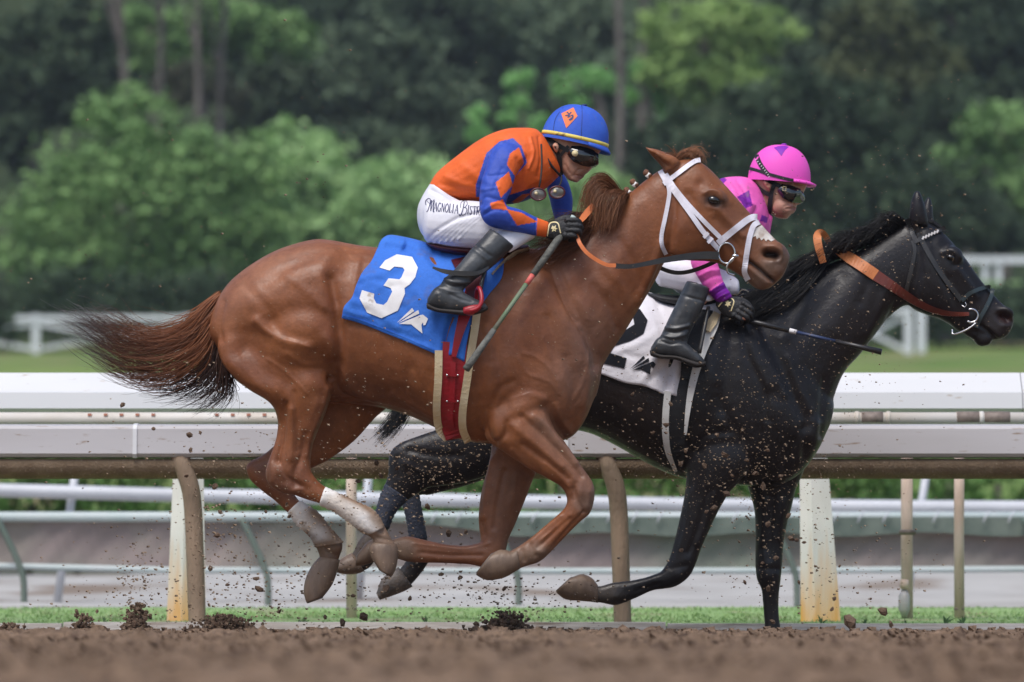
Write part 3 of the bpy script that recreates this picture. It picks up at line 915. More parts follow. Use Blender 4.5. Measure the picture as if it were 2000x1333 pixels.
chest_m = coat_mat('chestnut coat', .46, (.60, .52, .48, 1), (.36, .25, .17, 1), .695, .745, 105, spec=.36)
black_coat = coat_mat('black coat', .38, (.7, .7, .72, 1), (.30, .235, .165, 1), .685, .74, 70, spec=.32)
hoof_m = mat('hoof horn', (.19, .125, .083, 1), .5, (.115, .074, .05, 1), 20, 6, bump=.18, bscale=60, stretch=(1, 1, .4))
hoofd_m = mat('dark hoof horn', (.075, .062, .055, 1), .5, (.14, .11, .09, 1), 25, 6, bump=.3, bscale=90)
band_m = mat('muddy white bandage', attr=True, rough=.85, col2=(.8, .72, .64, 1), scale=9, detail=7, bump=.3, bscale=50, dirt=(.25, .18, .125, 1), dirt_scale=14, dirt_lo=.63, dirt_hi=.70, mottle=.12, mscale=40)
navy_m = mat('navy bandage', (.022, .028, .048, 1), .8, (.04, .045, .065, 1), 20, 6, bump=.4, bscale=80, dirt=(.25, .2, .15, 1), dirt_scale=55, dirt_lo=.68, dirt_hi=.73)
shoe_m = mat('worn shoe', (.13, .105, .085, 1), .55, (.22, .18, .15, 1), 30, 5, metal=.4)
eye_m = mat('dark wet eye', (.008, .006, .005, 1), .06, spec=.8)
mane_m = mat('hair strands', attr=True, rough=.45, spec=.4)


def blend(uv, base, zones):
    """coat colours, with painted light and shade: zones are (centre px, radius px, colour, weight) or (polyline, radius, colour, weight)"""
    c = np.tile(np.array(base), (len(uv), 1))
    for path, rad, col, w in zones:
        p = np.asarray(path, float)
        d = np.linalg.norm(uv - p[0], axis=1) if len(p) == 1 else dist_poly(uv, p)
        a = (w * np.exp(-(d / rad) ** 2))[:, None]
        c = c * (1 - a) + np.array(col) * a
    return c


def set_col(o, hc):
    a = o.data.color_attributes.new('coat', 'FLOAT_COLOR', 'POINT')
    a.data.foreach_set('color', np.concatenate([hc, np.ones((len(hc), 1))], 1).astype(np.float32).ravel())
    return o


def hoof(secs, D, dy, parent, m, label=None):
    q = np.array(secs[-1], float); g = (q[:4] - np.array(secs[-2], float)[:4]).reshape(2, 2).mean(0); g = g / (np.linalg.norm(g) + 1e-6)
    mid = np.tile((q[:2] + q[2:4]) / 2, 2)
    secs = list(secs) + [tuple(mid + (q[:4] - mid) * .86 + np.tile(g, 2) * 2.5) + (q[4] * .93,)]      # rounded ground edge
    o = loft(MB(), secs, D, sub=3, n=20, dy=dy, e=2.3, cap=.04).build('hoof', m, parent, label=label)
    a, b = np.array(secs[-2], float), np.array(secs[-1], float)          # rim of the shoe on the ground edge
    d = (b[:4] - a[:4]).reshape(2, 2).mean(0); d = d / (np.linalg.norm(d) + 1e-6)
    rim = [tuple(b[:4] + np.tile(d, 2) * k) + (b[4] * .98,) for k in (-.6, .8, 1.8)]
    loft(MB(), rim, D, sub=1, n=20, dy=dy, e=2.3, cap=.02).build('shoe_rim', shoe_m, o)
    return o


def wrap(secs, D, dy, parent, m, name='bandage', ridges=7, amp=1.0, label=None, zones=None, base=(.80, .79, .78)):
    s = catmull(np.array(secs, float), 8)
    for i in range(len(s)):                                      # overlapping turns of the wrap
        k = 1 + .035 * amp * math.sin(i * ridges * .55) + .02 * amp * math.sin(i * 1.9)
        mx, my = (s[i, 0] + s[i, 2]) / 2, (s[i, 1] + s[i, 3]) / 2
        s[i, 0:4] = (mx + (s[i, 0] - mx) * k, my + (s[i, 1] - my) * k, mx + (s[i, 2] - mx) * k, my + (s[i, 3] - my) * k)
    mb = loft(MB(), s, D, sub=1, n=26, dy=dy, e=2.1, cap=.1)
    o = mb.build(name, m, parent, label=label)
    return o if zones is None else set_col(o, blend(PX(mb.verts()), base, zones))


# ---- chestnut
DA = 20.0
mb = MB()
loft(mb, [(413, 622, 414, 668, .11), (429, 579, 432, 694, .16), (455, 545, 456, 738, .205), (500, 511, 500, 768, .245), (550, 485, 550, 790, .265), (612, 468, 605, 790, .275),
          (650, 470, 650, 785, .272), (700, 479, 705, 792, .27), (750, 485, 755, 799, .275), (800, 491, 805, 815, .285), (850, 496, 850, 836, .285), (900, 496, 895, 858, .28),
          (950, 492, 940, 866, .262), (1000, 488, 990, 868, .245), (1050, 486, 1040, 866, .225), (1090, 500, 1085, 864, .205), (1125, 540, 1118, 853, .175), (1155, 600, 1142, 822, .14), (1178, 670, 1160, 780, .08)],
     DA, n=34, e=2.25, cap=.2)
loft(mb, [(1000, 492, 1090, 840, .17), (1055, 484, 1150, 770, .165), (1095, 470, 1186, 700, .145), (1140, 448, 1216, 656, .12), (1188, 412, 1246, 607, .102), (1235, 373, 1280, 549, .092),
          (1272, 343, 1299, 512, .086), (1300, 326, 1322, 494, .08)], DA, n=26, e=2.1)
loft(mb, [(1303, 330, 1290, 470, .06), (1325, 313, 1300, 498, .088), (1352, 311, 1328, 507, .098), (1375, 321, 1352, 510, .104), (1400, 344, 1380, 511, .102), (1432, 380, 1405, 516, .088),
          (1468, 421, 1432, 531, .066), (1492, 444, 1452, 544, .058), (1516, 469, 1478, 565, .056), (1532, 480, 1502, 564, .052), (1543, 498, 1525, 545, .034)], DA, n=26, e=2.35, cap=.25)
ellipsoid(mb, 1398, 388, DA - .072, .055, .035, .045, rot=-.6)           # brow
ellipsoid(mb, 1398, 388, DA + .072, .055, .035, .045, rot=-.6)
for s in (-1, 1):                                                        # cheeks, nostril rims
    ellipsoid(mb, 1335, 440, DA + s * .05, .13, .048, .145, rot=.1)
    ellipsoid(mb, 1512, 493, DA + s * .035, .045, .025, .05, rot=-.5)
# ears
loft(mb, [(1300, 338, 1330, 316, .03, -.055), (1288, 322, 1318, 306, .034, -.06), (1272, 305, 1300, 300, .028, -.065), (1262, 292, 1276, 291, .016, -.07), (1258, 287, 1261, 287, .004, -.07)], DA, n=14, e=2, cap=.05)
loft(mb, [(1304, 336, 1332, 316, .03, .05), (1294, 322, 1322, 306, .032, .055), (1280, 305, 1306, 300, .026, .06), (1272, 294, 1284, 292, .014, .062), (1268, 289, 1271, 289, .004, .062)], DA, n=14, e=2, cap=.05)
# near hind
dy = -.155
loft(mb, [(450, 620, 620, 540, .07, -.12), (424, 668, 655, 622, .10, -.15), (436, 712, 662, 682, .115, -.165), (480, 757, 657, 735, .112, -.165), (526, 786, 646, 778, .09, -.16), (541, 817, 633, 815, .072, dy),
          (541, 845, 620, 845, .06, dy), (534, 873, 611, 870, .052, dy), (524, 900, 607, 896, .05, dy), (518, 926, 609, 922, .05, dy), (527, 950, 622, 940, .047, dy), (556, 966, 630, 948, .042, dy)], DA, n=24, e=2.1)
loft(mb, [(560, 962, 612, 930, .042, dy), (597, 976, 634, 950, .036, dy), (640, 990, 668, 971, .034, dy), (690, 1022, 712, 990, .036, dy), (712, 1042, 745, 1018, .038, dy), (728, 1054, 760, 1044, .034, dy), (726, 1066, 774, 1066, .036, dy)], DA, n=20, e=2)
# far hind
dy = .155
loft(mb, [(560, 600, 740, 560, .08, .12), (560, 690, 785, 700, .1, .14), (580, 760, 782, 770, .1, .15), (570, 810, 735, 815, .085, dy), (552, 850, 692, 862, .068, dy), (520, 884, 640, 900, .056, dy),
          (484, 905, 590, 925, .05, dy), (481, 922, 570, 950, .048, dy), (492, 942, 575, 965, .045, dy), (525, 970, 582, 975, .04, dy)], DA, n=22, e=2.1)
loft(mb, [(510, 955, 570, 960, .042, dy), (562, 1002, 590, 984, .035, dy), (583, 1028, 622, 1004, .035, dy), (606, 1052, 648, 1038, .038, dy), (618, 1072, 670, 1062, .042, dy), (624, 1092, 662, 1092, .036, dy), (612, 1106, 658, 1108, .04, dy)], DA, n=20, e=2)
# near fore
dy = -.15
loft(mb, [(960, 760, 1090, 740, .06, -.13), (945, 820, 1075, 790, .085, -.15), (950, 858, 1082, 835, .085, -.155), (990, 888, 1103, 862, .075, dy), (1030, 914, 1122, 892, .062, dy), (1068, 935, 1143, 920, .053, dy),
          (1096, 952, 1160, 947, .048, dy), (1107, 974, 1161, 976, .048, dy), (1104, 990, 1152, 1004, .045, dy), (1092, 1003, 1132, 1021, .036, dy), (1066, 1026, 1094, 1060, .03, dy), (1046, 1043, 1072, 1083, .033, dy),
          (1026, 1058, 1052, 1099, .037, dy), (1006, 1071, 1026, 1107, .034, dy), (992, 1078, 1004, 1116, .036, dy)], DA, n=22, e=2.1)
# far fore
dy = .15
loft(mb, [(960, 800, 1080, 800, .08, .12), (960, 860, 1065, 870, .08, .14), (955, 905, 1050, 915, .07, dy), (942, 950, 1036, 952, .06, dy), (936, 985, 1021, 990, .053, dy), (934, 1018, 1006, 1026, .048, dy), (938, 1050, 994, 1052, .047, dy),
          (938, 1060, 985, 1082, .047, dy), (930, 1062, 955, 1108, .045, dy), (908, 1066, 915, 1103, .034, dy), (870, 1063, 870, 1101, .03, dy), (828, 1054, 830, 1100, .034, dy), (795, 1047, 796, 1098, .038, dy), (772, 1052, 768, 1090, .034, dy), (750, 1056, 745, 1092, .033, dy)], DA, n=20, e=2.1)
va, fa, ea = remesh(mb, .0062, 12)
uv = PX(va)
strokes = [
    ([(646, 545), (654, 585), (661, 625), (665, 660), (663, 700), (655, 745)], 11, -.018), ([(676, 505), (668, 545), (660, 580)], 26, -.007),
    ([(648, 490)], 18, .008), ([(636, 510), (638, 560), (646, 600)], 18, .005),
    ([(530, 628), (560, 612), (600, 606), (635, 618), (652, 645)], 16, -.008), ([(605, 645)], 48, .014),
    ([(500, 628), (528, 652), (558, 668), (600, 678)], 10, .013), ([(480, 665), (520, 695), (575, 718), (640, 722)], 22, -.020), ([(640, 660), (652, 690)], 14, .010),
    ([(470, 688), (505, 722), (560, 750)], 26, -.027), ([(470, 620), (520, 660)], 34, -.010), ([(440, 712), (480, 748), (530, 775)], 16, .008),
    ([(437, 590), (428, 630), (431, 665)], 6, -.007), ([(520, 560), (575, 515), (640, 490)], 14, -.005), ([(470, 600), (540, 560), (620, 530)], 25, .006),
    ([(556, 790), (552, 830), (548, 868), (541, 900)], 6, -.014), ([(570, 800), (569, 850), (567, 895)], 7, .009), ([(596, 850), (590, 890), (577, 920), (575, 950)], 7, -.010),
    ([(545, 920)], 12, .006), ([(560, 940), (600, 955)], 7, -.006), ([(620, 790), (600, 850)], 12, .006),
    ([(1072, 520), (1092, 560), (1122, 615), (1148, 668), (1162, 710)], 15, -.011), ([(1060, 530), (1082, 580), (1112, 640), (1135, 700)], 20, .008),
    ([(1095, 520), (1115, 560), (1145, 620)], 14, .006), ([(1290, 478), (1278, 515), (1262, 555), (1245, 590)], 8, .010), ([(1300, 500), (1286, 530), (1270, 560)], 5, -.006),
    ([(1040, 560), (1012, 650), (985, 740)], 26, .006), ([(1010, 570), (985, 660), (965, 730)], 22, -.006), ([(1090, 740), (1110, 790)], 32, .010), ([(1040, 760), (1020, 800)], 22, .008),
    ([(938, 600), (934, 680), (936, 760), (942, 830), (955, 862)], 17, -.014), ([(960, 720), (962, 800), (972, 850)], 16, .008),
    ([(990, 850), (1003, 822), (1025, 806), (1055, 800)], 11, -.007), ([(1020, 815), (1060, 850), (1105, 895), (1135, 930)], 6, -.012), ([(1045, 812), (1085, 852), (1125, 905)], 7, .008),
    ([(1000, 830), (1045, 868), (1095, 912)], 8, .008), ([(1022, 868), (1070, 903), (1108, 935)], 6, -.008), ([(1066, 795), (1085, 830), (1106, 862)], 8, -.010),
    ([(1095, 1008), (1062, 1035), (1035, 1060)], 4, .005), ([(1110, 1012), (1080, 1040), (1050, 1070)], 4, -.007), ([(1135, 960)], 14, .006), ([(1125, 945), (1118, 975)], 5, -.005),
    ([(1050, 1075)], 9, .006), ([(1018, 1075), (1024, 1095)], 4, -.007),
    # tendons, veins, skin folds
    ([(1078, 530), (1095, 575), (1118, 620)], 3, -.004), ([(1086, 528), (1104, 575), (1128, 622)], 3, .003), ([(1092, 560), (1108, 600), (1135, 650)], 3, -.004), ([(1150, 690), (1140, 740), (1120, 780)], 4, .003),
    ([(700, 510), (690, 560), (684, 600)], 7, .003), ([(712, 505), (704, 560)], 7, -.003), ([(560, 690), (590, 710), (630, 712)], 4, .003), ([(480, 560), (520, 600), (540, 640)], 10, -.004), ([(560, 540), (600, 570), (630, 600)], 9, .004),
    ([(1020, 690), (1050, 700), (1080, 730), (1090, 760)], 2.6, .003), ([(1060, 660), (1075, 700)], 2.6, .0025), ([(1085, 790), (1095, 815), (1118, 850)], 4, .004), ([(1130, 800), (1120, 830)], 5, -.005),
    ([(800, 700), (830, 770), (840, 810)], 4, -.002), ([(950, 640), (960, 700)], 5, .003), ([(964, 640), (972, 700), (980, 740)], 5, -.003),
    ([(640, 760), (628, 800), (606, 850), (598, 890)], 5, .006), ([(575, 770), (580, 820), (582, 880)], 5, -.006), ([(545, 900), (560, 930), (590, 950)], 4, -.006), ([(530, 905), (532, 940)], 4, .005),
    ([(520, 700), (560, 730), (600, 770)], 3, .003), ([(455, 760), (480, 752), (520, 772)], 4, -.003), ([(650, 745), (668, 770), (700, 785), (740, 795)], 6, -.010), ([(660, 720), (690, 760), (730, 785)], 7, .006),
    ([(1115, 1006), (1088, 1030), (1058, 1056)], 3, .006), ([(1140, 1000), (1110, 1032), (1080, 1068)], 3, -.006), ([(1120, 955), (1130, 985), (1142, 1002)], 4, -.006), ([(1150, 960), (1148, 990)], 5, .005), ([(1035, 1062), (1046, 1085)], 4, -.006), ([(1058, 1078)], 7, .007), ([(1010, 1085), (1018, 1104)], 3, -.006),
    ([(955, 1062), (910, 1072), (860, 1068), (810, 1062)], 3, .006), ([(940, 1085), (880, 1085), (820, 1080)], 4, -.006), ([(960, 900), (950, 960), (946, 1010)], 5, .006), ([(985, 920), (972, 980), (965, 1030)], 5, -.007), ([(1010, 930), (1000, 980)], 6, .005), ([(940, 1020), (945, 1045)], 5, -.006),
    ([(735, 1022), (748, 1040)], 4, -.006), ([(735, 1050), (765, 1056)], 3, -.005), ([(640, 1075), (655, 1085)], 5, -.006), ([(1046, 930), (1020, 900), (1000, 880)], 5, .005), ([(1065, 905), (1095, 930), (1110, 950)], 3, .004),
    ([(968, 866), (985, 850), (990, 825)], 5, -.008), ([(955, 800), (975, 760), (1000, 745)], 8, -.006), ([(1000, 780), (1030, 770), (1060, 780)], 9, .006), ([(1105, 700), (1120, 760), (1110, 820)], 10, -.006),
    ([(1130, 640), (1150, 720), (1140, 790)], 9, .006), ([(1070, 620), (1085, 680), (1090, 730)], 10, -.005), ([(1160, 560), (1190, 600), (1205, 640)], 9, -.006), ([(1180, 520), (1212, 560), (1230, 600)], 10, .006), ([(1210, 470), (1240, 520), (1255, 560)], 8, -.005),
    ([(800, 720), (790, 760)], 10, -.003), ([(840, 730), (835, 780)], 10, -.003), ([(742, 700), (756, 760)], 8, .003),
    # head
    ([(1360, 400), (1382, 440), (1398, 470)], 2.4, .003), ([(1398, 408), (1420, 432), (1440, 470)], 2.2, .003), ([(1312, 345), (1318, 400), (1312, 455), (1302, 492)], 8, -.013), ([(1335, 440)], 32, .006), ([(1345, 380), (1372, 430), (1400, 480), (1405, 505)], 8, -.008),
    ([(1408, 412), (1432, 440), (1452, 462)], 6, .008), ([(1400, 430), (1428, 462), (1446, 488)], 9, -.007), ([(1394, 391)], 8, -.010), ([(1376, 378), (1388, 372), (1404, 376), (1412, 390)], 4, .007),
    ([(1385, 405), (1398, 408), (1410, 402)], 4, .004), ([(1368, 358)], 10, -.007), ([(1430, 405), (1462, 440), (1490, 465)], 8, -.005), ([(1418, 368), (1452, 408), (1488, 443)], 6, .004),
    ([(1499, 496), (1515, 500)], 7.5, -.045), ([(1496, 484), (1512, 482), (1524, 492), (1524, 506), (1510, 511)], 4.5, .008), ([(1462, 511), (1480, 524), (1497, 540), (1511, 549)], 4, -.018),
    ([(1458, 520), (1478, 536), (1496, 553)], 6, .005), ([(1500, 515), (1520, 530)], 8, .004), ([(1440, 500), (1456, 512)], 5, -.005),
    ([(1275, 306), (1292, 318), (1306, 326)], 5, -.012),
    # ribs
    ([(720, 620), (735, 690), (760, 760)], 9, -.003), ([(760, 650), (780, 720), (800, 780)], 9, -.003), ([(690, 640), (700, 700), (720, 760)], 24, -.009),
    # veins and folds
    ([(1010, 700), (1030, 730), (1070, 745), (1090, 770)], 3, .003), ([(900, 600), (880, 700)], 8, -.002), ([(770, 770), (820, 800), (850, 815)], 5, .004),
    ([(1190, 440), (1160, 520), (1130, 570)], 16, -.006), ([(1240, 400), (1225, 480), (1190, 560)], 20, .006)]
uv = PX(va)
va = laplace(va, ea, 40, wgt=np.exp(-(np.linalg.norm(uv - np.array([424, 640]), axis=1) / 26) ** 2), taubin=False)
strokes = [(p, q, d * (1.35 if q >= 9 else 1.15)) for p, q, d in strokes]
va = sculpt(va, fa, strokes)
va = laplace(va, ea, 2)
uv = PX(va)
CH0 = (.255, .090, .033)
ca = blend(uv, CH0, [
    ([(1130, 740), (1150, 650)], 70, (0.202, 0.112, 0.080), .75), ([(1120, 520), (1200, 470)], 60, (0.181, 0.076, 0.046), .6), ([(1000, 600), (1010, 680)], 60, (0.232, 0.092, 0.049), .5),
    ([(700, 760), (760, 790), (840, 840)], 45, (0.146, 0.060, 0.034), .6), ([(640, 800), (600, 870), (560, 940)], 40, (0.189, 0.072, 0.038), .5),  # first zone paints the shade of the turned-under belly into the coat
    ([(600, 480), (500, 530), (440, 600)], 40, (0.310, 0.136, 0.076), .6), ([(1060, 830), (1140, 920), (1155, 990)], 28, (0.249, 0.148, 0.103), .7),  # first zone paints the lit top of the rump lighter
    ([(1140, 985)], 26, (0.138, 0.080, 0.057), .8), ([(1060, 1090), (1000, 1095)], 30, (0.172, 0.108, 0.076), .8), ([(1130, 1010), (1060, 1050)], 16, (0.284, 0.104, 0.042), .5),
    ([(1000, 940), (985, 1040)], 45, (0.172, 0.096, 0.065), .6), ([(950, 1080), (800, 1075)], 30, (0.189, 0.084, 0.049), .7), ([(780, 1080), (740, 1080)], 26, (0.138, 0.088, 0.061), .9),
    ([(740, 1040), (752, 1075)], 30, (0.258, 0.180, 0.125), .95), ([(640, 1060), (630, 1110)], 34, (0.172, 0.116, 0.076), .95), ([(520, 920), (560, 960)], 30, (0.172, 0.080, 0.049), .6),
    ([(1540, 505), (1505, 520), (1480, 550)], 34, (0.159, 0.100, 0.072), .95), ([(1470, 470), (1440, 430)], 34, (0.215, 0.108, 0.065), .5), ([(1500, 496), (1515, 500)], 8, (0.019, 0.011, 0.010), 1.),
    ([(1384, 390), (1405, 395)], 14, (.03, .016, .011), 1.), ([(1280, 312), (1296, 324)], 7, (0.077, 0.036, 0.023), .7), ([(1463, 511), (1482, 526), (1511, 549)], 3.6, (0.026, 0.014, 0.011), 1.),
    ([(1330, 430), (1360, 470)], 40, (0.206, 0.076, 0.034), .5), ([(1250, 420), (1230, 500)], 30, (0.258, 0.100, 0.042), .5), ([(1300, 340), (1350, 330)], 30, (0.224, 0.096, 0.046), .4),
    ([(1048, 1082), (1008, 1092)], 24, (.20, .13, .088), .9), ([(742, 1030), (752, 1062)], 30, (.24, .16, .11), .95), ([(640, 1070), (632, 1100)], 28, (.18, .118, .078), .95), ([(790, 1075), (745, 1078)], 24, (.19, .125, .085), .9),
    ([(1145, 985)], 18, (.17, .105, .075), .6), ([(470, 690), (520, 725)], 34, (.19, .062, .024), .5), ([(700, 700), (760, 760)], 50, (.19, .066, .027), .5), ([(540, 500), (470, 550)], 34, (.33, .145, .075), .4)])  # painted shade in haunch hollow and lower flank, painted light on the croup
horse_a = thing('horse', (P(800, 0, DA)[0], DA, .03), 'galloping chestnut horse with white bridle, nearest the camera', 'horse')
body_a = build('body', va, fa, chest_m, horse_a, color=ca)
tree_a = bvh(va, fa)
ellipsoid(MB(), 1394, 391, DA - .102, .026, .016, .017, rot=-.25).build('eye', eye_m, horse_a)
ellipsoid(MB(), 1394, 391, DA + .102, .026, .016, .017, rot=-.25).build('eye', eye_m, horse_a)
# white marking on the nose
wm = mat('white nose marking', (.66, .62, .58, 1), .7, (.45, .36, .3, 1), 40, 5)
print_polys([[(1474, 447), (1488, 440), (1502, 456), (1514, 468), (1506, 472), (1500, 468), (1496, 472), (1492, 466), (1487, 470), (1483, 464), (1478, 468), (1476, 461), (1470, 464)]], tree_a, DA, .003, 5).build('nose_strip', wm, horse_a)
hoof([(726, 1060, 774, 1064, .037), (721, 1068, 778, 1076, .046), (722, 1078, 777, 1092, .051), (727, 1092, 773, 1112, .054), (737, 1108, 766, 1125, .055)], DA, -.155, horse_a, hoof_m, 'muddy tan hind hoof')
hoof([(624, 1088, 664, 1094, .037), (610, 1104, 660, 1112, .047), (597, 1130, 652, 1136, .054), (593, 1156, 644, 1150, .057), (598, 1176, 634, 1163, .058)], DA, .155, horse_a, hoof_m, 'mud covered far hind hoof')
hoof([(1010, 1071, 1016, 1111, .034), (1000, 1077, 1006, 1117, .043), (990, 1075, 984, 1129, .051), (978, 1074, 952, 1134, .055), (967, 1078, 931, 1124, .055)], DA, -.15, horse_a, hoof_m)
hoof([(752, 1055, 750, 1094, .045), (735, 1052, 732, 1098, .052), (716, 1060, 712, 1104, .055), (700, 1080, 698, 1106, .045)], DA, .15, horse_a, hoof_m)
wrap([(624, 988, 636, 951, .045), (652, 1001, 672, 968, .044), (672, 1015, 700, 981, .044), (692, 1030, 726, 993, .046), (706, 1041, 742, 1010, .048), (718, 1046, 752, 1030, .046)], DA, -.155, horse_a, band_m, label='white bandage with brown mud on the near hind leg',
     zones=[([(672, 968), (705, 984), (740, 1008), (755, 1035)], 9, (.27, .175, .11), 1.), ([(700, 1040), (722, 1048)], 10, (.27, .20, .145), .95), ([(730, 1012), (748, 1035)], 15, (.26, .19, .14), .9)])
wrap([(561, 1003, 587, 978, .044), (582, 1029, 621, 1000, .044), (599, 1042, 642, 1026, .045), (610, 1058, 660, 1046, .05), (615, 1070, 672, 1060, .05)], DA, .155, horse_a, band_m, label='mostly mud brown bandage on the far hind leg',
     zones=[([(612, 1000), (640, 1024), (668, 1055)], 17, (.28, .185, .115), 1.), ([(612, 1066), (650, 1062)], 15, (.20, .13, .082), 1.), ([(600, 1040), (612, 1050)], 8, (.14, .10, .07), .7)])

RED = [(.20, .075, .03), (.10, .038, .018), (.055, .028, .018)]
tail = tail_all = [[(428, 575, 0), (400, 600, 0), (365, 632, 0), (315, 655, .02), (262, 640, .03), (238, 622, .03), (215, 634, .02), (200, 660, .02)],
        [(429, 578, 0), (402, 608, 0), (362, 645, 0), (300, 665, 0), (235, 655, 0), (180, 632, 0), (140, 620, 0), (108, 610, 0)],
        [(430, 585, 0), (408, 625, 0), (370, 665, 0), (305, 692, 0), (235, 685, 0), (180, 650, 0), (145, 632, 0), (120, 620, 0)],
        [(432, 592, 0), (415, 645, -.02), (385, 690, -.02), (325, 722, 0), (255, 720, 0), (205, 688, 0), (170, 662, 0), (150, 655, 0)],
        [(434, 598, 0), (420, 660, -.03), (398, 710, -.03), (345, 745, 0), (290, 750, 0), (240, 735, 0), (205, 715, 0), (185, 700, 0)],
        [(435, 605, 0), (428, 675, -.04), (412, 728, -.04), (372, 760, -.02), (325, 770, 0), (280, 768, 0), (250, 766, 0), (225, 768, 0)],
        [(437, 612, 0), (436, 690, -.05), (430, 740, -.05), (405, 775, -.03), (370, 788, -.02), (330, 790, 0), (300, 790, 0), (270, 795, 0)]]
hb, hc = hair(tail[:5], DA, 760, .0019, 11, .04, 18, 3, .3, 15, cols=([0, .36, .62, .78, 1], [(.33, .122, .046), (.28, .10, .039), (.15, .062, .034), (.12, .105, .11), (.34, .32, .35)]))
tail_o = hb.build('tail', mane_m, horse_a)
at = tail_o.data.color_attributes.new('coat', 'FLOAT_COLOR', 'POINT')
at.data.foreach_set('color', np.concatenate([hc, np.ones((len(hc), 1))], 1).astype(np.float32).ravel())


loft_tail = tail_all = [[(438, 606, -.05), (442, 680, -.06), (450, 735, -.06), (452, 765, -.05), (440, 785, -.05), (418, 800, -.04)],
             [(436, 605, -.05), (438, 685, -.06), (440, 740, -.06), (436, 768, -.05), (415, 788, -.05), (392, 806, -.04)],
             [(434, 600, -.04), (430, 690, -.05), (425, 740, -.05), (405, 768, -.05), (375, 783, -.04), (340, 795, -.04)]]
hb, hc = hair(loft_tail + [tail[5][:6], tail[4][:6]], DA, 330, .0022, 7, .03, 16, 4, .5, 9, cols=([0, .3, .6, 1], [(.16, .06, .028), (.07, .03, .018), (.04, .02, .016), (.035, .02, .018)]))
set_col(hb.build('tail_fringe', mane_m, horse_a), hc)
mane_cols = ([0, .5, 1], [(.16, .062, .026), (.22, .088, .036), (.30, .13, .06)])
tuft = [[(1222, 392, .01), (1200, 360, -.02), (1178, 343, -.03), (1155, 352, -.03), (1140, 385, -.03), (1134, 425, -.03)],
        [(1212, 400, .01), (1195, 372, -.03), (1172, 358, -.05), (1155, 375, -.06), (1150, 410, -.06), (1142, 445, -.06)],
        [(1205, 408, .0), (1192, 385, -.05), (1180, 375, -.08), (1168, 395, -.09), (1165, 425, -.09), (1158, 455, -.09)],
        [(1222, 392, -.02), (1215, 378, -.06), (1200, 380, -.09), (1188, 405, -.10), (1182, 430, -.10), (1175, 455, -.10)],
        [(1230, 385, -.02), (1222, 380, -.06), (1214, 392, -.08), (1206, 412, -.09), (1198, 432, -.10), (1190, 448, -.10)]]
hb, hc = hair(tuft, DA, 850, .0017, 4.5, .025, 16, 5, .6, 6, cols=mane_cols)
set_col(hb.build('mane', mane_m, horse_a), hc)
low = [[(1190, 415, 0), (1160, 430, -.03), (1130, 425, -.05), (1100, 430, -.05), (1070, 445, -.05), (1045, 465, -.04)],
       [(1170, 430, 0), (1145, 445, -.06), (1115, 452, -.09), (1085, 465, -.11), (1055, 480, -.12), (1030, 492, -.12)],
       [(1160, 440, 0), (1140, 465, -.08), (1112, 480, -.12), (1085, 492, -.14), (1060, 500, -.15), (1038, 505, -.15)]]
hb, hc = hair(low, DA, 480, .0018, 8, .025, 14, 6, .45, 9, cols=([0, .5, 1], [(.09, .036, .017), (.13, .05, .023), (.18, .07, .033)]))
set_col(hb.build('mane_lower', mane_m, horse_a), hc)
fore = [[(1318, 312, 0), (1335, 300, 0), (1355, 295, 0), (1372, 304, 0), (1376, 318, 0)], [(1322, 316, 0), (1338, 304, 0), (1356, 300, 0), (1368, 308, 0), (1372, 322, 0)],
        [(1325, 316, 0), (1318, 306, 0), (1308, 300, 0), (1302, 300, 0), (1298, 303, 0)]]
hb, hc = hair(fore, DA, 200, .0017, 5, .02, 12, 7, .5, 6, cols=mane_cols)
set_col(hb.build('forelock', mane_m, horse_a), hc)
bt = mat('white braid tie', (.75, .73, .70, 1), .6)
brown_hair = mat('braided hair', (.13, .05, .022, 1), .5, (.22, .09, .04, 1), 60, 4, bump=.5, bscale=150)
for x, y in ((1224, 372), (1236, 356), (1262, 338), (1345, 302), (1362, 300)):
    m_ = MB(); ellipsoid(m_, x, y, DA - .01, .014, .013, .015); ellipsoid(m_, x + 6, y + 5, DA - .012, .012, .011, .012)
    br = m_.build('braid', brown_hair, horse_a)
    if y > 330: MB().tube([P(x + 7, y + 1, DA - .012), P(x + 1, y + 9, DA - .012)], .0105, 8).build('tie', bt, br)

# ---- black
DB = 21.5
mb = MB()
loft(mb, [(925, 640, 925, 700, .08), (945, 595, 945, 770, .17), (980, 568, 985, 830, .23), (1030, 556, 1035, 845, .26), (1090, 558, 1090, 838, .265), (1150, 566, 1150, 846, .27), (1205, 573, 1205, 872, .28), (1262, 582, 1258, 902, .285),
          (1318, 596, 1312, 928, .28), (1370, 592, 1362, 940, .265), (1430, 584, 1425, 948, .25), (1490, 590, 1485, 950, .23), (1540, 620, 1532, 944, .2), (1580, 670, 1566, 922, .17), (1612, 740, 1594, 885, .12), (1628, 785, 1616, 840, .06)], DB, n=34, e=2.25, cap=.15)
loft(mb, [(1400, 590, 1560, 905, .18), (1452, 574, 1612, 820, .17), (1505, 560, 1645, 735, .145), (1560, 540, 1680, 693, .12), (1620, 515, 1712, 651, .1), (1675, 490, 1740, 617, .088), (1725, 462, 1768, 598, .08), (1765, 438, 1795, 600, .075)], DB, n=26, e=2.1)
loft(mb, [(1768, 440, 1768, 570, .06), (1785, 428, 1778, 600, .08), (1812, 434, 1804, 614, .094), (1840, 453, 1832, 623, .098), (1863, 477, 1855, 635, .09), (1890, 511, 1870, 647, .074), (1914, 546, 1884, 652, .06), (1938, 573, 1900, 655, .052),
          (1956, 592, 1922, 657, .05), (1972, 606, 1946, 665, .048), (1981, 621, 1966, 658, .03)], DB, n=24, e=2.35, cap=.25)
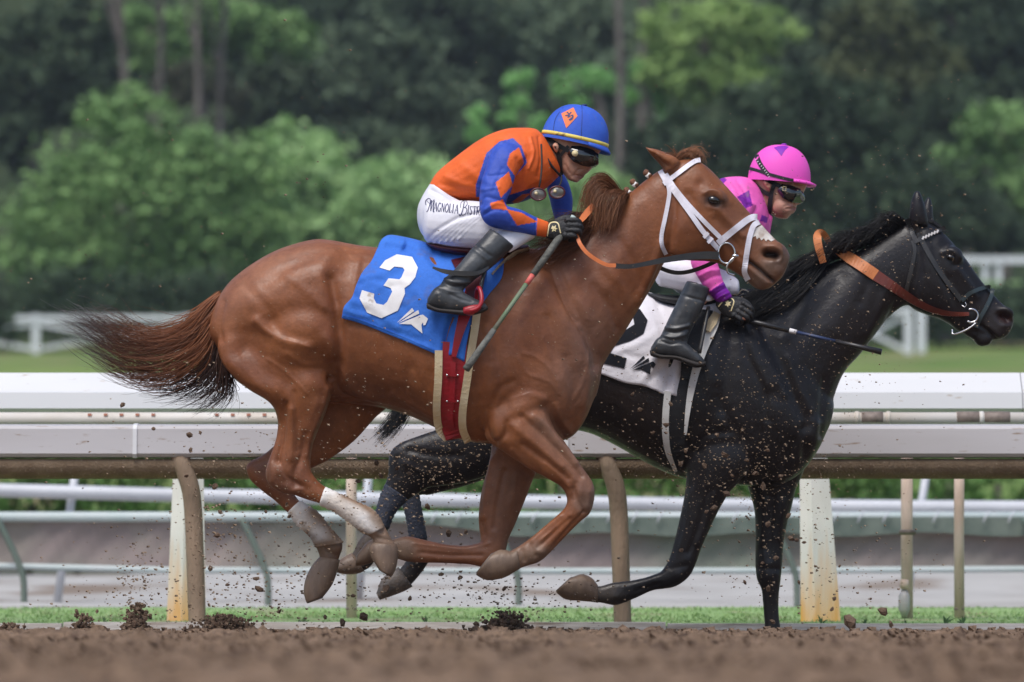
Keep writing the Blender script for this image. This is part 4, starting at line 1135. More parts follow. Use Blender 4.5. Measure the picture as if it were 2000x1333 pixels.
loft(mb, [(1880, 640, 1885, 655, .03), (1902, 640, 1900, 664, .034), (1922, 645, 1912, 677, .036), (1938, 655, 1930, 676, .03)], DB, n=16, e=2.2, cap=.3)   # lower lip
for s in (-1, 1):
    ellipsoid(mb, 1862, 500, DB + s * .068, .05, .033, .045, rot=-.7)
    ellipsoid(mb, 1815, 545, DB + s * .046, .12, .045, .13, rot=.1)
    ellipsoid(mb, 1962, 618, DB + s * .032, .042, .024, .045, rot=-.5)
loft(mb, [(1774, 438, 1814, 442, .04, -.05), (1775, 420, 1812, 424, .044, -.052), (1777, 400, 1807, 402, .04, -.055), (1782, 383, 1801, 384, .028, -.058), (1788, 372, 1796, 373, .014, -.058)], DB, n=14, e=2, cap=.05)
loft(mb, [(1796, 438, 1826, 440, .036, .05), (1797, 422, 1824, 426, .04, .052), (1800, 406, 1822, 407, .034, .055), (1806, 393, 1820, 394, .022, .057), (1811, 385, 1818, 386, .012, .057)], DB, n=14, e=2, cap=.05)
dy = -.14
loft(mb, [(940, 680, 1060, 640, .1, -.12), (945, 750, 1075, 760, .11, -.15), (955, 792, 1050, 880, .1, -.15), (905, 817, 985, 918, .085, dy), (855, 838, 915, 942, .07, dy), (812, 853, 862, 950, .056, dy), (778, 867, 836, 954, .05, dy), (760, 888, 816, 966, .047, dy),
          (757, 930, 803, 974, .042, dy), (743, 966, 786, 986, .036, dy), (735, 992, 770, 1006, .033, dy), (722, 1030, 756, 1042, .033, dy), (700, 1056, 738, 1082, .038, dy), (690, 1078, 724, 1108, .035, dy), (676, 1092, 705, 1118, .035, dy)], DB, n=22, e=2.1)
dy = .14
loft(mb, [(960, 760, 1060, 800, .09, .13), (920, 830, 1000, 910, .08, dy), (860, 880, 925, 945, .065, dy), (808, 905, 862, 962, .052, dy), (782, 935, 836, 968, .046, dy), (780, 965, 818, 968, .038, dy), (791, 1005, 824, 998, .033, dy), (796, 1035, 830, 1028, .033, dy),
          (799, 1064, 836, 1060, .035, dy), (794, 1092, 840, 1092, .038, dy), (782, 1110, 820, 1124, .035, dy), (768, 1122, 802, 1144, .036, dy)], DB, n=20, e=2.1)
dy = -.14
loft(mb, [(1345, 820, 1480, 800, .07, -.12), (1340, 880, 1470, 900, .09, dy), (1340, 930, 1440, 946, .082, dy), (1337, 964, 1424, 964, .072, dy), (1330, 1000, 1403, 1000, .062, dy), (1321, 1039, 1386, 1036, .054, dy), (1312, 1075, 1370, 1072, .049, dy), (1303, 1099, 1361, 1098, .049, dy),
          (1290, 1117, 1347, 1126, .047, dy), (1272, 1124, 1318, 1147, .04, dy), (1256, 1129, 1276, 1154, .03, dy), (1225, 1135, 1240, 1170, .029, dy), (1196, 1138, 1204, 1183, .034, dy), (1172, 1145, 1178, 1179, .031, dy), (1158, 1142, 1154, 1176, .033, dy)], DB, n=20, e=2.1)
dy = .13
loft(mb, [(1450, 850, 1590, 830, .08, .1), (1452, 920, 1572, 915, .085, dy), (1462, 958, 1555, 956, .075, dy), (1472, 992, 1546, 994, .064, dy), (1475, 1030, 1537, 1026, .056, dy), (1475, 1068, 1531, 1066, .05, dy), (1475, 1105, 1528, 1104, .05, dy), (1478, 1132, 1525, 1136, .047, dy),
          (1487, 1152, 1522, 1158, .036, dy), (1490, 1185, 1521, 1190, .03, dy), (1493, 1228, 1525, 1228, .03, dy), (1488, 1248, 1530, 1248, .036, dy), (1498, 1262, 1534, 1262, .034, dy)], DB, n=20, e=2.1)
vb, fb, eb = remesh(mb, .0068, 12)
strokes = [
    ([(1470, 600), (1500, 660), (1530, 720), (1560, 790), (1575, 830)], 12, -.014), ([(1440, 610), (1465, 680), (1500, 750)], 16, .010), ([(1495, 580), (1525, 640), (1560, 700)], 15, .007),
    ([(1400, 640), (1385, 720), (1370, 800)], 18, .007), ([(1430, 640), (1420, 720), (1410, 800)], 12, -.008), ([(1520, 810), (1560, 850)], 30, .012), ([(1588, 860), (1592, 830)], 16, .016), ([(1568, 840), (1572, 890)], 9, -.013),
    ([(1545, 860), (1530, 910)], 10, -.010), ([(1360, 880), (1380, 850), (1420, 845)], 8, -.010), ([(1335, 700), (1333, 790), (1338, 870)], 10, -.010),
    ([(1450, 640), (1462, 700), (1490, 760), (1500, 820)], 8, -.008), ([(1475, 650), (1500, 710), (1530, 770)], 9, .007), ([(1400, 760), (1420, 820), (1450, 860)], 10, -.008), ([(1380, 700), (1395, 760)], 14, .007), ([(1540, 700), (1560, 760), (1580, 800)], 8, .007), ([(1610, 740), (1605, 800), (1600, 850)], 7, -.009),
    ([(1350, 960), (1342, 1020), (1330, 1070)], 5, .006), ([(1395, 965), (1380, 1020), (1362, 1060)], 6, .006), ([(1310, 1110), (1340, 1105)], 5, -.005), ([(1325, 1125)], 9, .006), ([(1275, 1132), (1220, 1148)], 3, .004), ([(1200, 1165)], 8, .006), ([(1480, 1110), (1520, 1112)], 5, -.005), ([(1498, 1085), (1500, 1125)], 9, .006), ([(1512, 1150), (1512, 1230)], 3, .004),
    ([(800, 880), (850, 890), (900, 890)], 7, -.008), ([(790, 905), (830, 925)], 6, .006), ([(775, 895), (780, 930)], 6, -.007), ([(1200, 800), (1230, 850), (1270, 880)], 9, -.004), ([(1580, 560), (1560, 620), (1530, 660)], 10, .006), ([(1480, 620), (1465, 650)], 6, -.004), ([(1700, 540), (1680, 590)], 9, -.005),
    ([(1735, 560), (1715, 610), (1695, 650)], 10, .010), ([(1755, 580), (1735, 625)], 6, -.008), ([(1640, 540), (1600, 600), (1570, 640)], 18, -.008), ([(1690, 520), (1660, 580), (1625, 640)], 20, .007),
    ([(1790, 455), (1795, 510), (1788, 560), (1782, 595)], 8, -.012), ([(1820, 470), (1845, 540), (1870, 600), (1875, 630)], 9, -.008), ([(1856, 503)], 8, -.010), ([(1840, 494), (1852, 488), (1868, 494), (1876, 506)], 4, .007),
    ([(1870, 525), (1892, 555), (1908, 580)], 6, .009), ([(1858, 545), (1880, 580), (1895, 605)], 9, -.008), ([(1845, 480)], 10, -.006), ([(1886, 512), (1920, 560)], 6, .004),
    ([(1957, 617), (1970, 625)], 8, -.042), ([(1952, 606), (1964, 604), (1977, 614), (1974, 632), (1962, 636)], 4.5, .009), ([(1900, 630), (1920, 640), (1938, 655), (1945, 664)], 3.4, -.016), ([(1930, 640), (1950, 655)], 7, .005),
    ([(1385, 960), (1365, 1030), (1345, 1080)], 6, -.008), ([(1510, 970), (1505, 1030), (1502, 1090)], 6, -.009), ([(1495, 980), (1490, 1060)], 7, .006), ([(1530, 980), (1520, 1050)], 7, .006), ([(1500, 1150), (1505, 1230)], 4, -.004), ([(1290, 1140), (1240, 1155)], 4, -.005)]
vb = sculpt(vb, fb, strokes)
vb = laplace(vb, eb, 4)
uv = PX(vb)
cb = blend(uv, (.0135, .0115, .013), [
    ([(1210, 780), (1260, 860)], 60, (.03, .021, .018), .7), ([(1690, 560), (1640, 640)], 50, (.022, .017, .017), .6), ([(1940, 620), (1970, 640)], 28, (.035, .027, .026), .7), ([(1957, 617), (1970, 625)], 7, (.045, .015, .014), .9),
    ([(690, 1085), (720, 1065)], 30, (.10, .075, .058), .8), ([(790, 1130)], 25, (.05, .042, .037), .8), ([(1185, 1160), (1160, 1158)], 26, (.085, .068, .055), .85), ([(925, 650), (935, 662)], 8, (.18, .09, .09), .8)])
horse_b = thing('horse', (P(1300, 0, DB)[0], DB, -.1), 'galloping black horse with dark bridle, between the chestnut and the rails', 'horse')
body_b = build('body', vb, fb, black_coat, horse_b, color=cb)
tree_b = bvh(vb, fb)
for s in (-1, 1): ellipsoid(MB(), 1857, 503, DB + s * .096, .02, .014, .013, rot=-.3).build('eye', eye_m, horse_b)
tong = mat('pink tongue', (.32, .13, .14, 1), .35)
loft(MB(), [(1905, 636, 1900, 650, .018), (1922, 640, 1918, 654, .02), (1934, 648, 1930, 660, .016)], DB, n=12, cap=.3).build('tongue', tong, horse_b)
hoof([(688, 1080, 712, 1116, .048), (672, 1088, 694, 1122, .055), (656, 1100, 672, 1122, .05), (650, 1108, 656, 1118, .035)], DB, -.14, horse_b, hoof_m)
hoof([(778, 1108, 806, 1146, .048), (758, 1120, 788, 1156, .055), (744, 1134, 764, 1165, .055), (737, 1154, 746, 1171, .045)], DB, .14, horse_b, hoofd_m)
hoof([(1168, 1144, 1168, 1178, .031), (1158, 1131, 1154, 1176, .042), (1146, 1124, 1132, 1174, .051), (1134, 1122, 1104, 1171, .055), (1122, 1126, 1087, 1158, .055)], DB, -.14, horse_b, hoof_m)
hoof([(1494, 1258, 1538, 1256, .045), (1490, 1270, 1546, 1268, .055), (1488, 1283, 1554, 1283, .06)], DB, .13, horse_b, hoofd_m)
wrap([(782, 972, 819, 964, .045), (791, 1006, 825, 998, .042), (796, 1034, 830, 1026, .042), (799, 1058, 835, 1052, .043)], DB, .14, horse_b, navy_m, label='dark navy bandage on the far hind leg')
wrap([(752, 945, 798, 976, .045), (742, 968, 786, 988, .042), (735, 992, 771, 1006, .042), (726, 1022, 760, 1034, .042)], DB, -.14, horse_b, navy_m, label='dark speckled bandage on the near hind leg')
BK = ([0, .5, 1], [(.010, .009, .010), (.013, .012, .013), (.022, .02, .022)])
mane_b = [[(1770, 440, 0), (1755, 425, -.01), (1740, 418, 0), (1728, 425, 0), (1715, 440, 0)], [(1740, 452, 0), (1715, 442, -.03), (1695, 455, -.03), (1680, 470, -.03), (1665, 480, -.03)],
          [(1690, 480, 0), (1670, 465, -.04), (1645, 463, -.05), (1625, 475, -.06), (1610, 495, -.06)], [(1650, 498, 0), (1625, 488, -.05), (1600, 498, -.07), (1575, 515, -.08), (1550, 530, -.09)],
          [(1600, 520, 0), (1575, 512, -.06), (1545, 525, -.09), (1515, 545, -.11), (1480, 568, -.12)], [(1560, 535, 0), (1540, 535, -.07), (1510, 558, -.11), (1480, 578, -.13), (1450, 592, -.14)], [(1510, 558, 0), (1490, 568, -.08), (1465, 585, -.12), (1440, 596, -.14), (1420, 604, -.15)]]
hb, hc = hair(mane_b, DB, 2600, .0019, 6, .03, 14, 8, .5, 5, cols=BK)
set_col(hb.build('mane', mane_m, horse_b), hc)
low = [[(1620, 505, -.05), (1590, 545, -.10), (1560, 570, -.13), (1530, 590, -.15), (1500, 605, -.16)], [(1560, 530, -.05), (1530, 565, -.12), (1500, 590, -.15), (1470, 605, -.17), (1440, 612, -.18)], [(1520, 545, -.05), (1490, 575, -.12), (1460, 595, -.16), (1430, 608, -.18), (1400, 615, -.19)]]
hb, hc = hair(low, DB, 900, .0019, 7, .02, 14, 18, .5, 5, cols=BK)
set_col(hb.build('mane_lower', mane_m, horse_b), hc)
fl = [[(1806, 432, 0), (1818, 430, 0), (1828, 434, 0), (1836, 444, 0)], [(1812, 436, 0), (1825, 440, 0), (1840, 452, 0), (1860, 455, 0)]]
hb, hc = hair(fl, DB, 110, .0016, 1.5, .012, 10, 9, .6, 1.5, cols=BK)
set_col(hb.build('forelock', mane_m, horse_b), hc)
tb = [[(930, 620, .02), (890, 640, .04), (850, 690, .05), (815, 745, .05), (785, 790, .05), (762, 825, .05), (735, 860, .05)], [(930, 635, .02), (900, 665, .04), (865, 715, .05), (830, 765, .05), (795, 800, .05), (770, 835, .05), (740, 858, .05)]]
hb, hc = hair(tb, DB, 500, .0026, 6, .03, 12, 10, .7, 4, cols=([0, .6, 1], [(.012, .011, .012), (.016, .016, .018), (.04, .042, .048)]))
set_col(hb.build('tail', mane_m, horse_b), hc)

# ------------------------------------------------------------------ tack on the chestnut
def patch(top, right, bottom, left, nu=70, nv=44):
    """four outline curves in photo pixels -> grid of pixel positions (Coons patch); top/bottom run left to right, left/right run downwards"""
    def rs(c, n):
        c = catmull(c, 8); d = np.concatenate([[0], np.cumsum(np.linalg.norm(np.diff(c, axis=0), axis=1))]); t = np.linspace(0, d[-1], n)
        return np.stack([np.interp(t, d, c[:, a]) for a in (0, 1)], 1)
    T, B, L, R = rs(top, nu), rs(bottom, nu), rs(left, nv), rs(right, nv)
    u = np.linspace(0, 1, nu)[None, :, None]; w = np.linspace(0, 1, nv)[:, None, None]
    g = (1 - w) * T[None] + w * B[None] + (1 - u) * L[:, None] + u * R[:, None]
    g -= (1 - u) * (1 - w) * T[0] + u * (1 - w) * T[-1] + (1 - u) * w * B[0] + u * w * B[-1]
    return g


def drape(g, tree, D, off, spine=True, smooth=10, wr=(), maxw=.31):
    nv, nu = g.shape[:2]
    dep = np.full((nv, nu), np.nan)
    for i in range(nv):
        for j in range(nu):
            h, _ = hit(tree, g[i, j, 0], g[i, j, 1], D)
            if h is not None and h[1] < D: dep[i, j] = h[1]
    for j in range(nu):
        col = dep[:, j]; ok = np.where(~np.isnan(col))[0]
        if len(ok) == 0: col[:] = D - maxw * .9; continue
        if spine:
            k = max(ok[0], 2)
            y1 = col[k]
            for i in range(k): col[i] = D - (D - y1) * math.sqrt(1 - (1 - (i / k)) ** 2)
        ok = np.where(~np.isnan(col))[0]
        dep[:, j] = np.interp(np.arange(nv), ok, col[ok])
    base = dep.copy()
    for _ in range(smooth):
        p = np.pad(dep, 1, mode='edge'); dep = np.minimum((p[:-2, 1:-1] + p[2:, 1:-1] + p[1:-1, :-2] + p[1:-1, 2:] + 2 * dep) / 6, base)
    if spine: dep[0] = D
    offs = np.full((nv, nu), off); offs[0] = 0 if spine else off
    v = np.array([P(g[i, j, 0], g[i, j, 1], dep[i, j] - offs[i, j]) for i in range(nv) for j in range(nu)])
    f = [(i * nu + j, (i + 1) * nu + j, (i + 1) * nu + j + 1, i * nu + j + 1) for i in range(nv - 1) for j in range(nu - 1)]
    if len(wr): v = sculpt(v, np.array(f), wr)
    if spine: v[:nu, 1] = D
    return v, f


def both_sides(v, f, D, nu):
    v2 = v.copy(); v2[:, 1] = 2 * D - v2[:, 1]
    n = len(v)
    idx = lambda i: i if i < nu else i + n - nu
    vv = np.concatenate([v, v2[nu:]])
    return vv, f + [tuple(idx(i) for i in q)[::-1] for q in f]


def solid(o, t=.005):
    s = o.modifiers.new('thickness', 'SOLIDIFY'); s.thickness = t; s.offset = -1
    return o


blue_cloth = mat('blue cloth', (.022, .125, .52, 1), .8, (.03, .16, .60, 1), 5, 6, .3, .7, bump=.55, bscale=9, bdist=.03, mottle=.10, mscale=90, sheen=.1, dirt=(.10, .09, .13, 1), dirt_scale=6, dirt_lo=.62, dirt_hi=.78)
print_w = mat('white print', (.78, .77, .78, 1), .7, (.66, .63, .62, 1), 9, 6, dirt=(.4, .33, .28, 1), dirt_scale=16, dirt_lo=.66, dirt_hi=.74)
print_k = mat('black print', (.012, .013, .017, 1), .85, spec=.15)
white_cloth = mat('white cloth', (.74, .72, .75, 1), .8, (.66, .63, .67, 1), 5, 6, bump=.5, bscale=9, bdist=.03, dirt=(.36, .30, .28, 1), dirt_scale=22, dirt_lo=.70, dirt_hi=.76)
cream_m = mat('cream girth edge', (.60, .46, .26, 1), .8, (.68, .56, .36, 1), 14, 4, bump=.2, bscale=120)
fleece_m = mat('muddy fleece', (.58, .52, .40, 1), .9, (.40, .33, .22, 1), 22, 6, bump=.6, bscale=90, dirt=(.14, .09, .05, 1), dirt_scale=30, dirt_lo=.58, dirt_hi=.68)
red_leather = mat('red leather', (.36, .012, .022, 1), .38, (.26, .01, .016, 1), 10, 5, spec=.5)
maroon_m = mat('maroon saddle', (.07, .008, .014, 1), .35)
leather_m = mat('black leather', (.016, .015, .016, 1), .35, (.03, .028, .027, 1), 14, 5, dirt=(.22, .17, .12, 1), dirt_scale=40, dirt_lo=.68, dirt_hi=.74)

gA = patch([(741, 474), (748, 465), (762, 459), (790, 463), (820, 470), (870, 484), (930, 494), (985, 500)], [(985, 500), (980, 542), (955, 575), (935, 605), (921, 632), (912, 670), (907, 707)],
           [(667, 622), (700, 631), (750, 650), (800, 670), (850, 692), (868, 701), (880, 694), (907, 707)], [(741, 474), (734, 492), (724, 512), (707, 533), (695, 560), (687, 582), (673, 598), (667, 622)])
wr = [([(742, 560), (770, 548), (800, 552)], 7, .006), ([(715, 548), (760, 530), (800, 500)], 9, .007), ([(690, 590), (730, 600), (775, 640)], 8, .006), ([(700, 555), (735, 545), (762, 560)], 6, -.006),
      ([(820, 500), (850, 540), (880, 580)], 10, .009), ([(840, 500), (868, 540), (895, 575)], 7, -.008), ([(800, 560), (840, 600), (850, 640)], 9, .006), ([(790, 600), (820, 640), (830, 670)], 7, -.006),
      ([(868, 701), (872, 660), (886, 620)], 5, -.014), ([(860, 690), (862, 655), (872, 620)], 7, .010), ([(885, 690), (892, 650), (905, 620)], 6, .010), ([(760, 475), (800, 480), (830, 492)], 6, .006),
      ([(755, 480), (790, 490), (820, 500)], 5, -.005), ([(672, 604), (690, 612), (720, 618)], 6, .006), ([(730, 640), (790, 655), (840, 670)], 6, -.005), ([(690, 575), (705, 590), (715, 610)], 5, -.005)]
v, f = drape(gA, tree_a, DA, .012, wr=wr)
tree_clA = bvh(v, f)
v2, f2 = both_sides(v, f, DA, 70)
clothA = solid(build('saddle_cloth', v2, f2, blue_cloth, label='blue saddle cloth with a white number 3 on the chestnut horse', cat='saddle cloth'))
three = [(741, 523), (752, 509), (775, 497), (805, 502), (816, 523), (811, 542), (800, 556), (790, 563), (791, 574), (777, 607), (745, 622), (717, 611), (702, 583), (707, 567), (731, 574), (730, 583), (735, 593),
         (749, 596), (756, 590), (766, 570), (763, 563), (749, 558), (759, 544), (780, 546), (784, 542), (790, 528), (787, 523), (770, 521), (761, 529)]
print_polys([three], tree_clA, DA, .004).build('number', print_w, clothA)
logo = [[(775, 631), (805, 602), (809, 608)], [(777, 632), (810, 610), (817, 606), (819, 613)], [(779, 633), (820, 616), (826, 615), (836, 623), (831, 635), (827, 636), (826, 630), (823, 635), (825, 652), (803, 634)]]
print_polys(logo, tree_clA, DA, .004).build('emblem', print_w, clothA)
hem = MB(); strap(hem, [(669, 616), (702, 625), (752, 644), (802, 664), (852, 686)], 1.6, tree_clA, DA, .001, .002)
hem.build('hem', blue_cloth, clothA)

ga = thing('girth', P(885, 850, DA), 'red girth strap with cream edges around the chestnut horse', 'girth')
strap(MB(), [(888, 670), (885, 700), (882, 760), (880, 815), (886, 858)], [50, 50, 48, 46, 30], tree_a, DA, .004, .010, mirror=DA).build('band', red_leather, ga)
strap(MB(), [(885, 708), (884, 735), (883, 770), (879, 812), (884, 852)], [11, 11, 12, 11], tree_a, DA, .014, .008).build('billet', red_leather, ga)
strap(MB(), [(924, 560), (910, 608), (896, 655), (886, 698)], [26, 24, 16, 9], tree_clA, DA, .006, .008).build('upper_billet', red_leather, ga)
strap(MB(), [(857, 685), (856, 740), (853, 795), (857, 836), (873, 858)], 15, tree_a, DA, .004, .020, mirror=DA).build('edge_roll', cream_m, ga)
strap(MB(), [(934, 590), (928, 640), (920, 690), (912, 745), (904, 800), (904, 838), (914, 864)], 15, tree_a, DA, .004, .020, mirror=DA).build('edge_roll', cream_m, ga)
for y in (733, 784):
    b = MB(); strap(b, [(873, y), (884, y + 1), (895, y)], 5, tree_a, DA, .024, .006); b.build('keeper', red_leather, ga)
    for x in (873, 894):
        h, _ = hit(tree_a, x, y, DA)
        if h is not None: ellipsoid(MB(), x, y, h[1] - .033, .005, .005, .005, 8, 6).build('stud', steel_m, ga)

sa = thing('saddle', P(900, 500, DA), 'small maroon and black racing saddle under the orange jockey', 'saddle')
loft(MB(), [(832, 476, 836, 482, .09), (850, 477, 855, 494, .13), (900, 482, 900, 503, .15), (960, 482, 960, 506, .14), (1010, 480, 1012, 500, .10), (1030, 478, 1034, 490, .04)], DA, n=24).build('seat', maroon_m, sa)
strap(MB(), [(915, 500), (922, 530), (926, 560), (924, 590)], [70, 56, 36, 22], tree_clA, DA, .006, .012, mirror=DA).build('flap', maroon_m, sa)
strap(MB(), [(1034, 487), (1008, 500), (988, 522), (970, 544)], [6, 17, 25, 27], tree_clA, DA, .010, .022, mirror=DA).build('fleece_roll', fleece_m, sa)
MB().tube(catmull([P(952, 515, DA - .31), P(944, 540, DA - .33), P(938, 566, DA - .36)], 4), .008, 8).build('stirrup_leather', leather_m, sa)
st = MB().tube(catmull([P(910, 606, DA - .40), P(925, 606, DA - .41), P(937, 598, DA - .41), P(941, 582, DA - .40), P(936, 563, DA - .37), P(931, 572, DA - .33), P(930, 596, DA - .31), P(922, 608, DA - .31)], 6), .0095, 10)
stp = st.build('stirrup', red_leather, sa)
loft(MB(), [(906, 600, 906, 616, .05), (918, 596, 920, 617, .055), (932, 594, 934, 612, .05), (938, 596, 940, 606, .04)], DA, n=14, dy=-.36, e=3).build('tread', red_leather, stp)

# ------------------------------------------------------------------ riders
skin_m = mat('skin', attr=True, rough=.5, spec=.4, col2=(.86, .80, .78, 1), scale=30, detail=6, bump=.1, bscale=200)
silk_a = mat('racing silk', attr=True, rough=.6, spec=.35, col2=(.86, .84, .85, 1), scale=10, detail=5, bump=.5, bscale=15, bdist=.014, mottle=.08, mscale=60, dirt=(.20, .13, .11, 1), dirt_scale=13, dirt_lo=.665, dirt_hi=.80)
breech_m = mat('white breeches', (.78, .77, .82, 1), .55, (.72, .71, .77, 1), 8, 5, bump=.35, bscale=16, bdist=.01, mottle=.05, mscale=60, dirt=(.30, .22, .17, 1), dirt_scale=45, dirt_lo=.735, dirt_hi=.77)
boot_m = mat('scuffed boot', (.022, .024, .028, 1), .4, (.07, .075, .08, 1), 12, 8, .42, .75, spec=.5, bump=.35, bscale=22, bdist=.01, dirt=(.17, .14, .11, 1), dirt_scale=26, dirt_lo=.66, dirt_hi=.74)
sole_m = mat('boot sole', (.02, .015, .013, 1), .7)
glove_m = mat('black glove', (.010, .010, .012, 1), .6, (.02, .02, .022, 1), 40, 4, bump=.3, bscale=120)
gold_m = mat('cream piping', (.72, .60, .33, 1), .5)
yellow_m = mat('yellow tape', (.80, .66, .12, 1), .6, (.70, .55, .12, 1), 20, 4, dirt=(.22, .14, .06, 1), dirt_scale=24, dirt_lo=.60, dirt_hi=.70)
lens_m = mat('dark lens', (.010, .010, .011, 1), .08, spec=.8, coat=.6)
clear_m = mat('dusty lens', (.45, .43, .40, 1), .3, (.25, .22, .19, 1), 40, 6, .5, .8, spec=.6, trans=.85)
strap_m = mat('black webbing', (.012, .012, .014, 1), .65)
print_n = mat('navy lettering', (.03, .03, .10, 1), .6)


def helmet(parent, left, right, height, D, w, m, cols=None, button=None, brim=(12, 12), band=None, n=40, low=6):
    L, R = np.array(left, float), np.array(right, float)
    c = (L + R) / 2; u = (R - L) / 2; a = np.linalg.norm(u); up = np.array([u[1], -u[0]]) / a
    if up[1] > 0: up = -up
    ths = np.linspace(0, 2 * np.pi, n, endpoint=False)
    phs = np.concatenate([[-.10], np.linspace(0, np.pi / 2, 22)[:-1], [np.pi / 2 - .02]])
    vs = []
    for ph in phs:
        r = math.cos(max(ph, 0)) ** .82 if ph > 0 else 1.0
        hh = height * math.sin(max(ph, 0)) if ph >= 0 else -low
        for t in ths:
            q = c + u * (r * math.cos(t)) + up * hh
            vs.append(P(q[0], q[1], D) + np.array([0, w * r * math.sin(t), 0]))
    k = len(phs)
    f = [(i * n + j, i * n + (j + 1) % n, (i + 1) * n + (j + 1) % n, (i + 1) * n + j) for i in range(k - 1) for j in range(n)]
    f.append(tuple(range((k - 1) * n, k * n)))
    v = np.array(vs)
    col = None if cols is None else cols(PX(v))
    o = build('helmet', v, f, m, parent, color=col)
    # brim
    bs = []
    for j, t in enumerate(np.linspace(-1.15, 1.15, 25)):
        for e, dz in ((.94, 1.5), (1.0, 1.0), (1.0 + brim[0] / a * math.cos(t * 1.05) ** .8, -brim[1] * math.cos(t)), (1.0 + (brim[0] - 1) / a * math.cos(t * 1.05) ** .8, -brim[1] * math.cos(t) - 4), (1.0, -5), (.94, -4)):
            q = c + u * (e * math.cos(t)) + up * dz
            bs.append(P(q[0], q[1], D) + np.array([0, w * e * math.sin(t), 0]))
    bf = [(j * 6 + i, j * 6 + (i + 1) % 6, (j + 1) * 6 + (i + 1) % 6, (j + 1) * 6 + i) for j in range(24) for i in range(6)]
    bf += [tuple(range(6))[::-1], tuple(range(24 * 6, 25 * 6))]
    bcol = None if cols is None else np.tile(cols(PX(v[:1])), (len(bs), 1)) * 0 + np.array(cols(PX(np.array([v[n * 3]])))[0])
    build('brim', bs, bf, m, o, color=bcol)
    if band is not None:
        rv = []
        for hh, e in ((0.5, 1.012), (7.5, 1.012), (7.5, .99), (.5, .99)):
            for t in ths:
                q = c + u * (e * math.cos(t)) + up * hh
                rv.append(P(q[0], q[1], D) + np.array([0, w * e * math.sin(t), 0]))
        rf = [(i * n + j, i * n + (j + 1) % n, ((i + 1) % 4) * n + (j + 1) % n, ((i + 1) % 4) * n + j) for i in range(4) for j in range(n)]
        build('band', rv, rf, band, o)
    if button is not None:
        q = c + up * (height + 1) + u * .05
        ellipsoid(MB(), q[0], q[1], D, .014, .014, .006).build('button', button, o)
    return o, bvh(v, f)


def glove(parent, D, dx=0, dyp=0, dd=0.0, rot=0.0, base=(1070, 450), sc=1.0, fingerless=False):
    """fist closed round a stick: palm, four curled fingers, thumb across the top"""
    cr, sr = math.cos(rot), math.sin(rot)

    def T(x, y):
        x, y = (x - base[0]) * sc, (y - base[1]) * sc
        return base[0] + dx + x * cr - y * sr, base[1] + dyp + x * sr + y * cr

    def sec(ax, ay, bx, by, w, d): return (*T(ax, ay), *T(bx, by), w * sc, d + dd)
    mb = MB()
    loft(mb, [sec(1066, 437, 1064, 463, .026, 0), sec(1076, 434, 1072, 467, .028, 0), sec(1092, 430, 1088, 471, .028, 0), sec(1106, 427, 1104, 470, .025, 0), sec(1117, 428, 1116, 464, .018, .005)], D, n=18, cap=.5)
    fings = [((1108, 430), (1128, 431), (1134, 440), (1124, 446)), ((1110, 440), (1132, 441), (1136, 450), (1124, 455)), ((1108, 450), (1130, 451), (1132, 460), (1121, 463)), ((1104, 460), (1122, 461), (1124, 468), (1113, 470))]
    for i, fg in enumerate(fings):
        d = [-.018, -.022, .012, .04]
        pts = catmull([P(*T(*q), D + dd + z) for q, z in zip(fg, d)], 5)
        mb.tube(pts, np.linspace(.0125, .0095, len(pts)) * sc * (1 if i < 3 else .88), 9)
        ellipsoid(mb, *T(*fg[3]), D + dd + .04, .0095 * sc, .0095 * sc, .0095 * sc, 9, 7)
        ellipsoid(mb, *T(*fg[0]), D + dd - .02, .013 * sc, .013 * sc, .013 * sc, 9, 7)
    pts = catmull([P(*T(1084, 436), D + dd + .015), P(*T(1100, 427), D + dd + .02), P(*T(1116, 426), D + dd + .022), P(*T(1126, 430), D + dd + .02)], 5)
    mb.tube(pts, np.linspace(.016, .0105, len(pts)) * sc, 9)
    ellipsoid(mb, *T(1126, 430), D + dd + .02, .0105 * sc, .0105 * sc, .0105 * sc, 9, 7)
    v, f, e = remesh(mb, .003, 3)
    o = build('glove', v, f, glove_m, parent)
    t = bvh(v, f)
    pi = [stroke_poly([T(1069, 462), T(1071, 448), T(1074, 437), T(1083, 434), T(1090, 437), T(1093, 448), T(1095, 456)], 2.2)]
    print_polys(pi, t, D, .002, 4).build('piping', gold_m, o)
    em = [T(*q) for q in ((1079, 441), (1082, 443), (1086, 440), (1085, 445), (1089, 447), (1085, 449), (1086, 453), (1082, 451), (1078, 453), (1079, 448), (1076, 447))]
    print_polys([em], t, D, .002, 4).build('emblem', gold_m, o)
    return o


def boot(parent, D, shaft, foot, sole, extra=(), name='boot'):
    mb = MB(); loft(mb, shaft, D, n=20, e=2.1, cap=.1); loft(mb, foot, D, n=20, e=2.3, cap=.4)
    v, f, e = remesh(mb, .0045, 5)
    v = sculpt(v, f, extra)
    o = build(name, v, f, boot_m, parent)
    loft(MB(), sole, D, n=16, e=3, cap=.3).build('sole', sole_m, o)
    return o


# ---- rider of the chestnut
ja = thing('person', P(940, 600, DA), 'jockey in orange and blue silks with blue helmet, crouched over the chestnut horse', 'person')
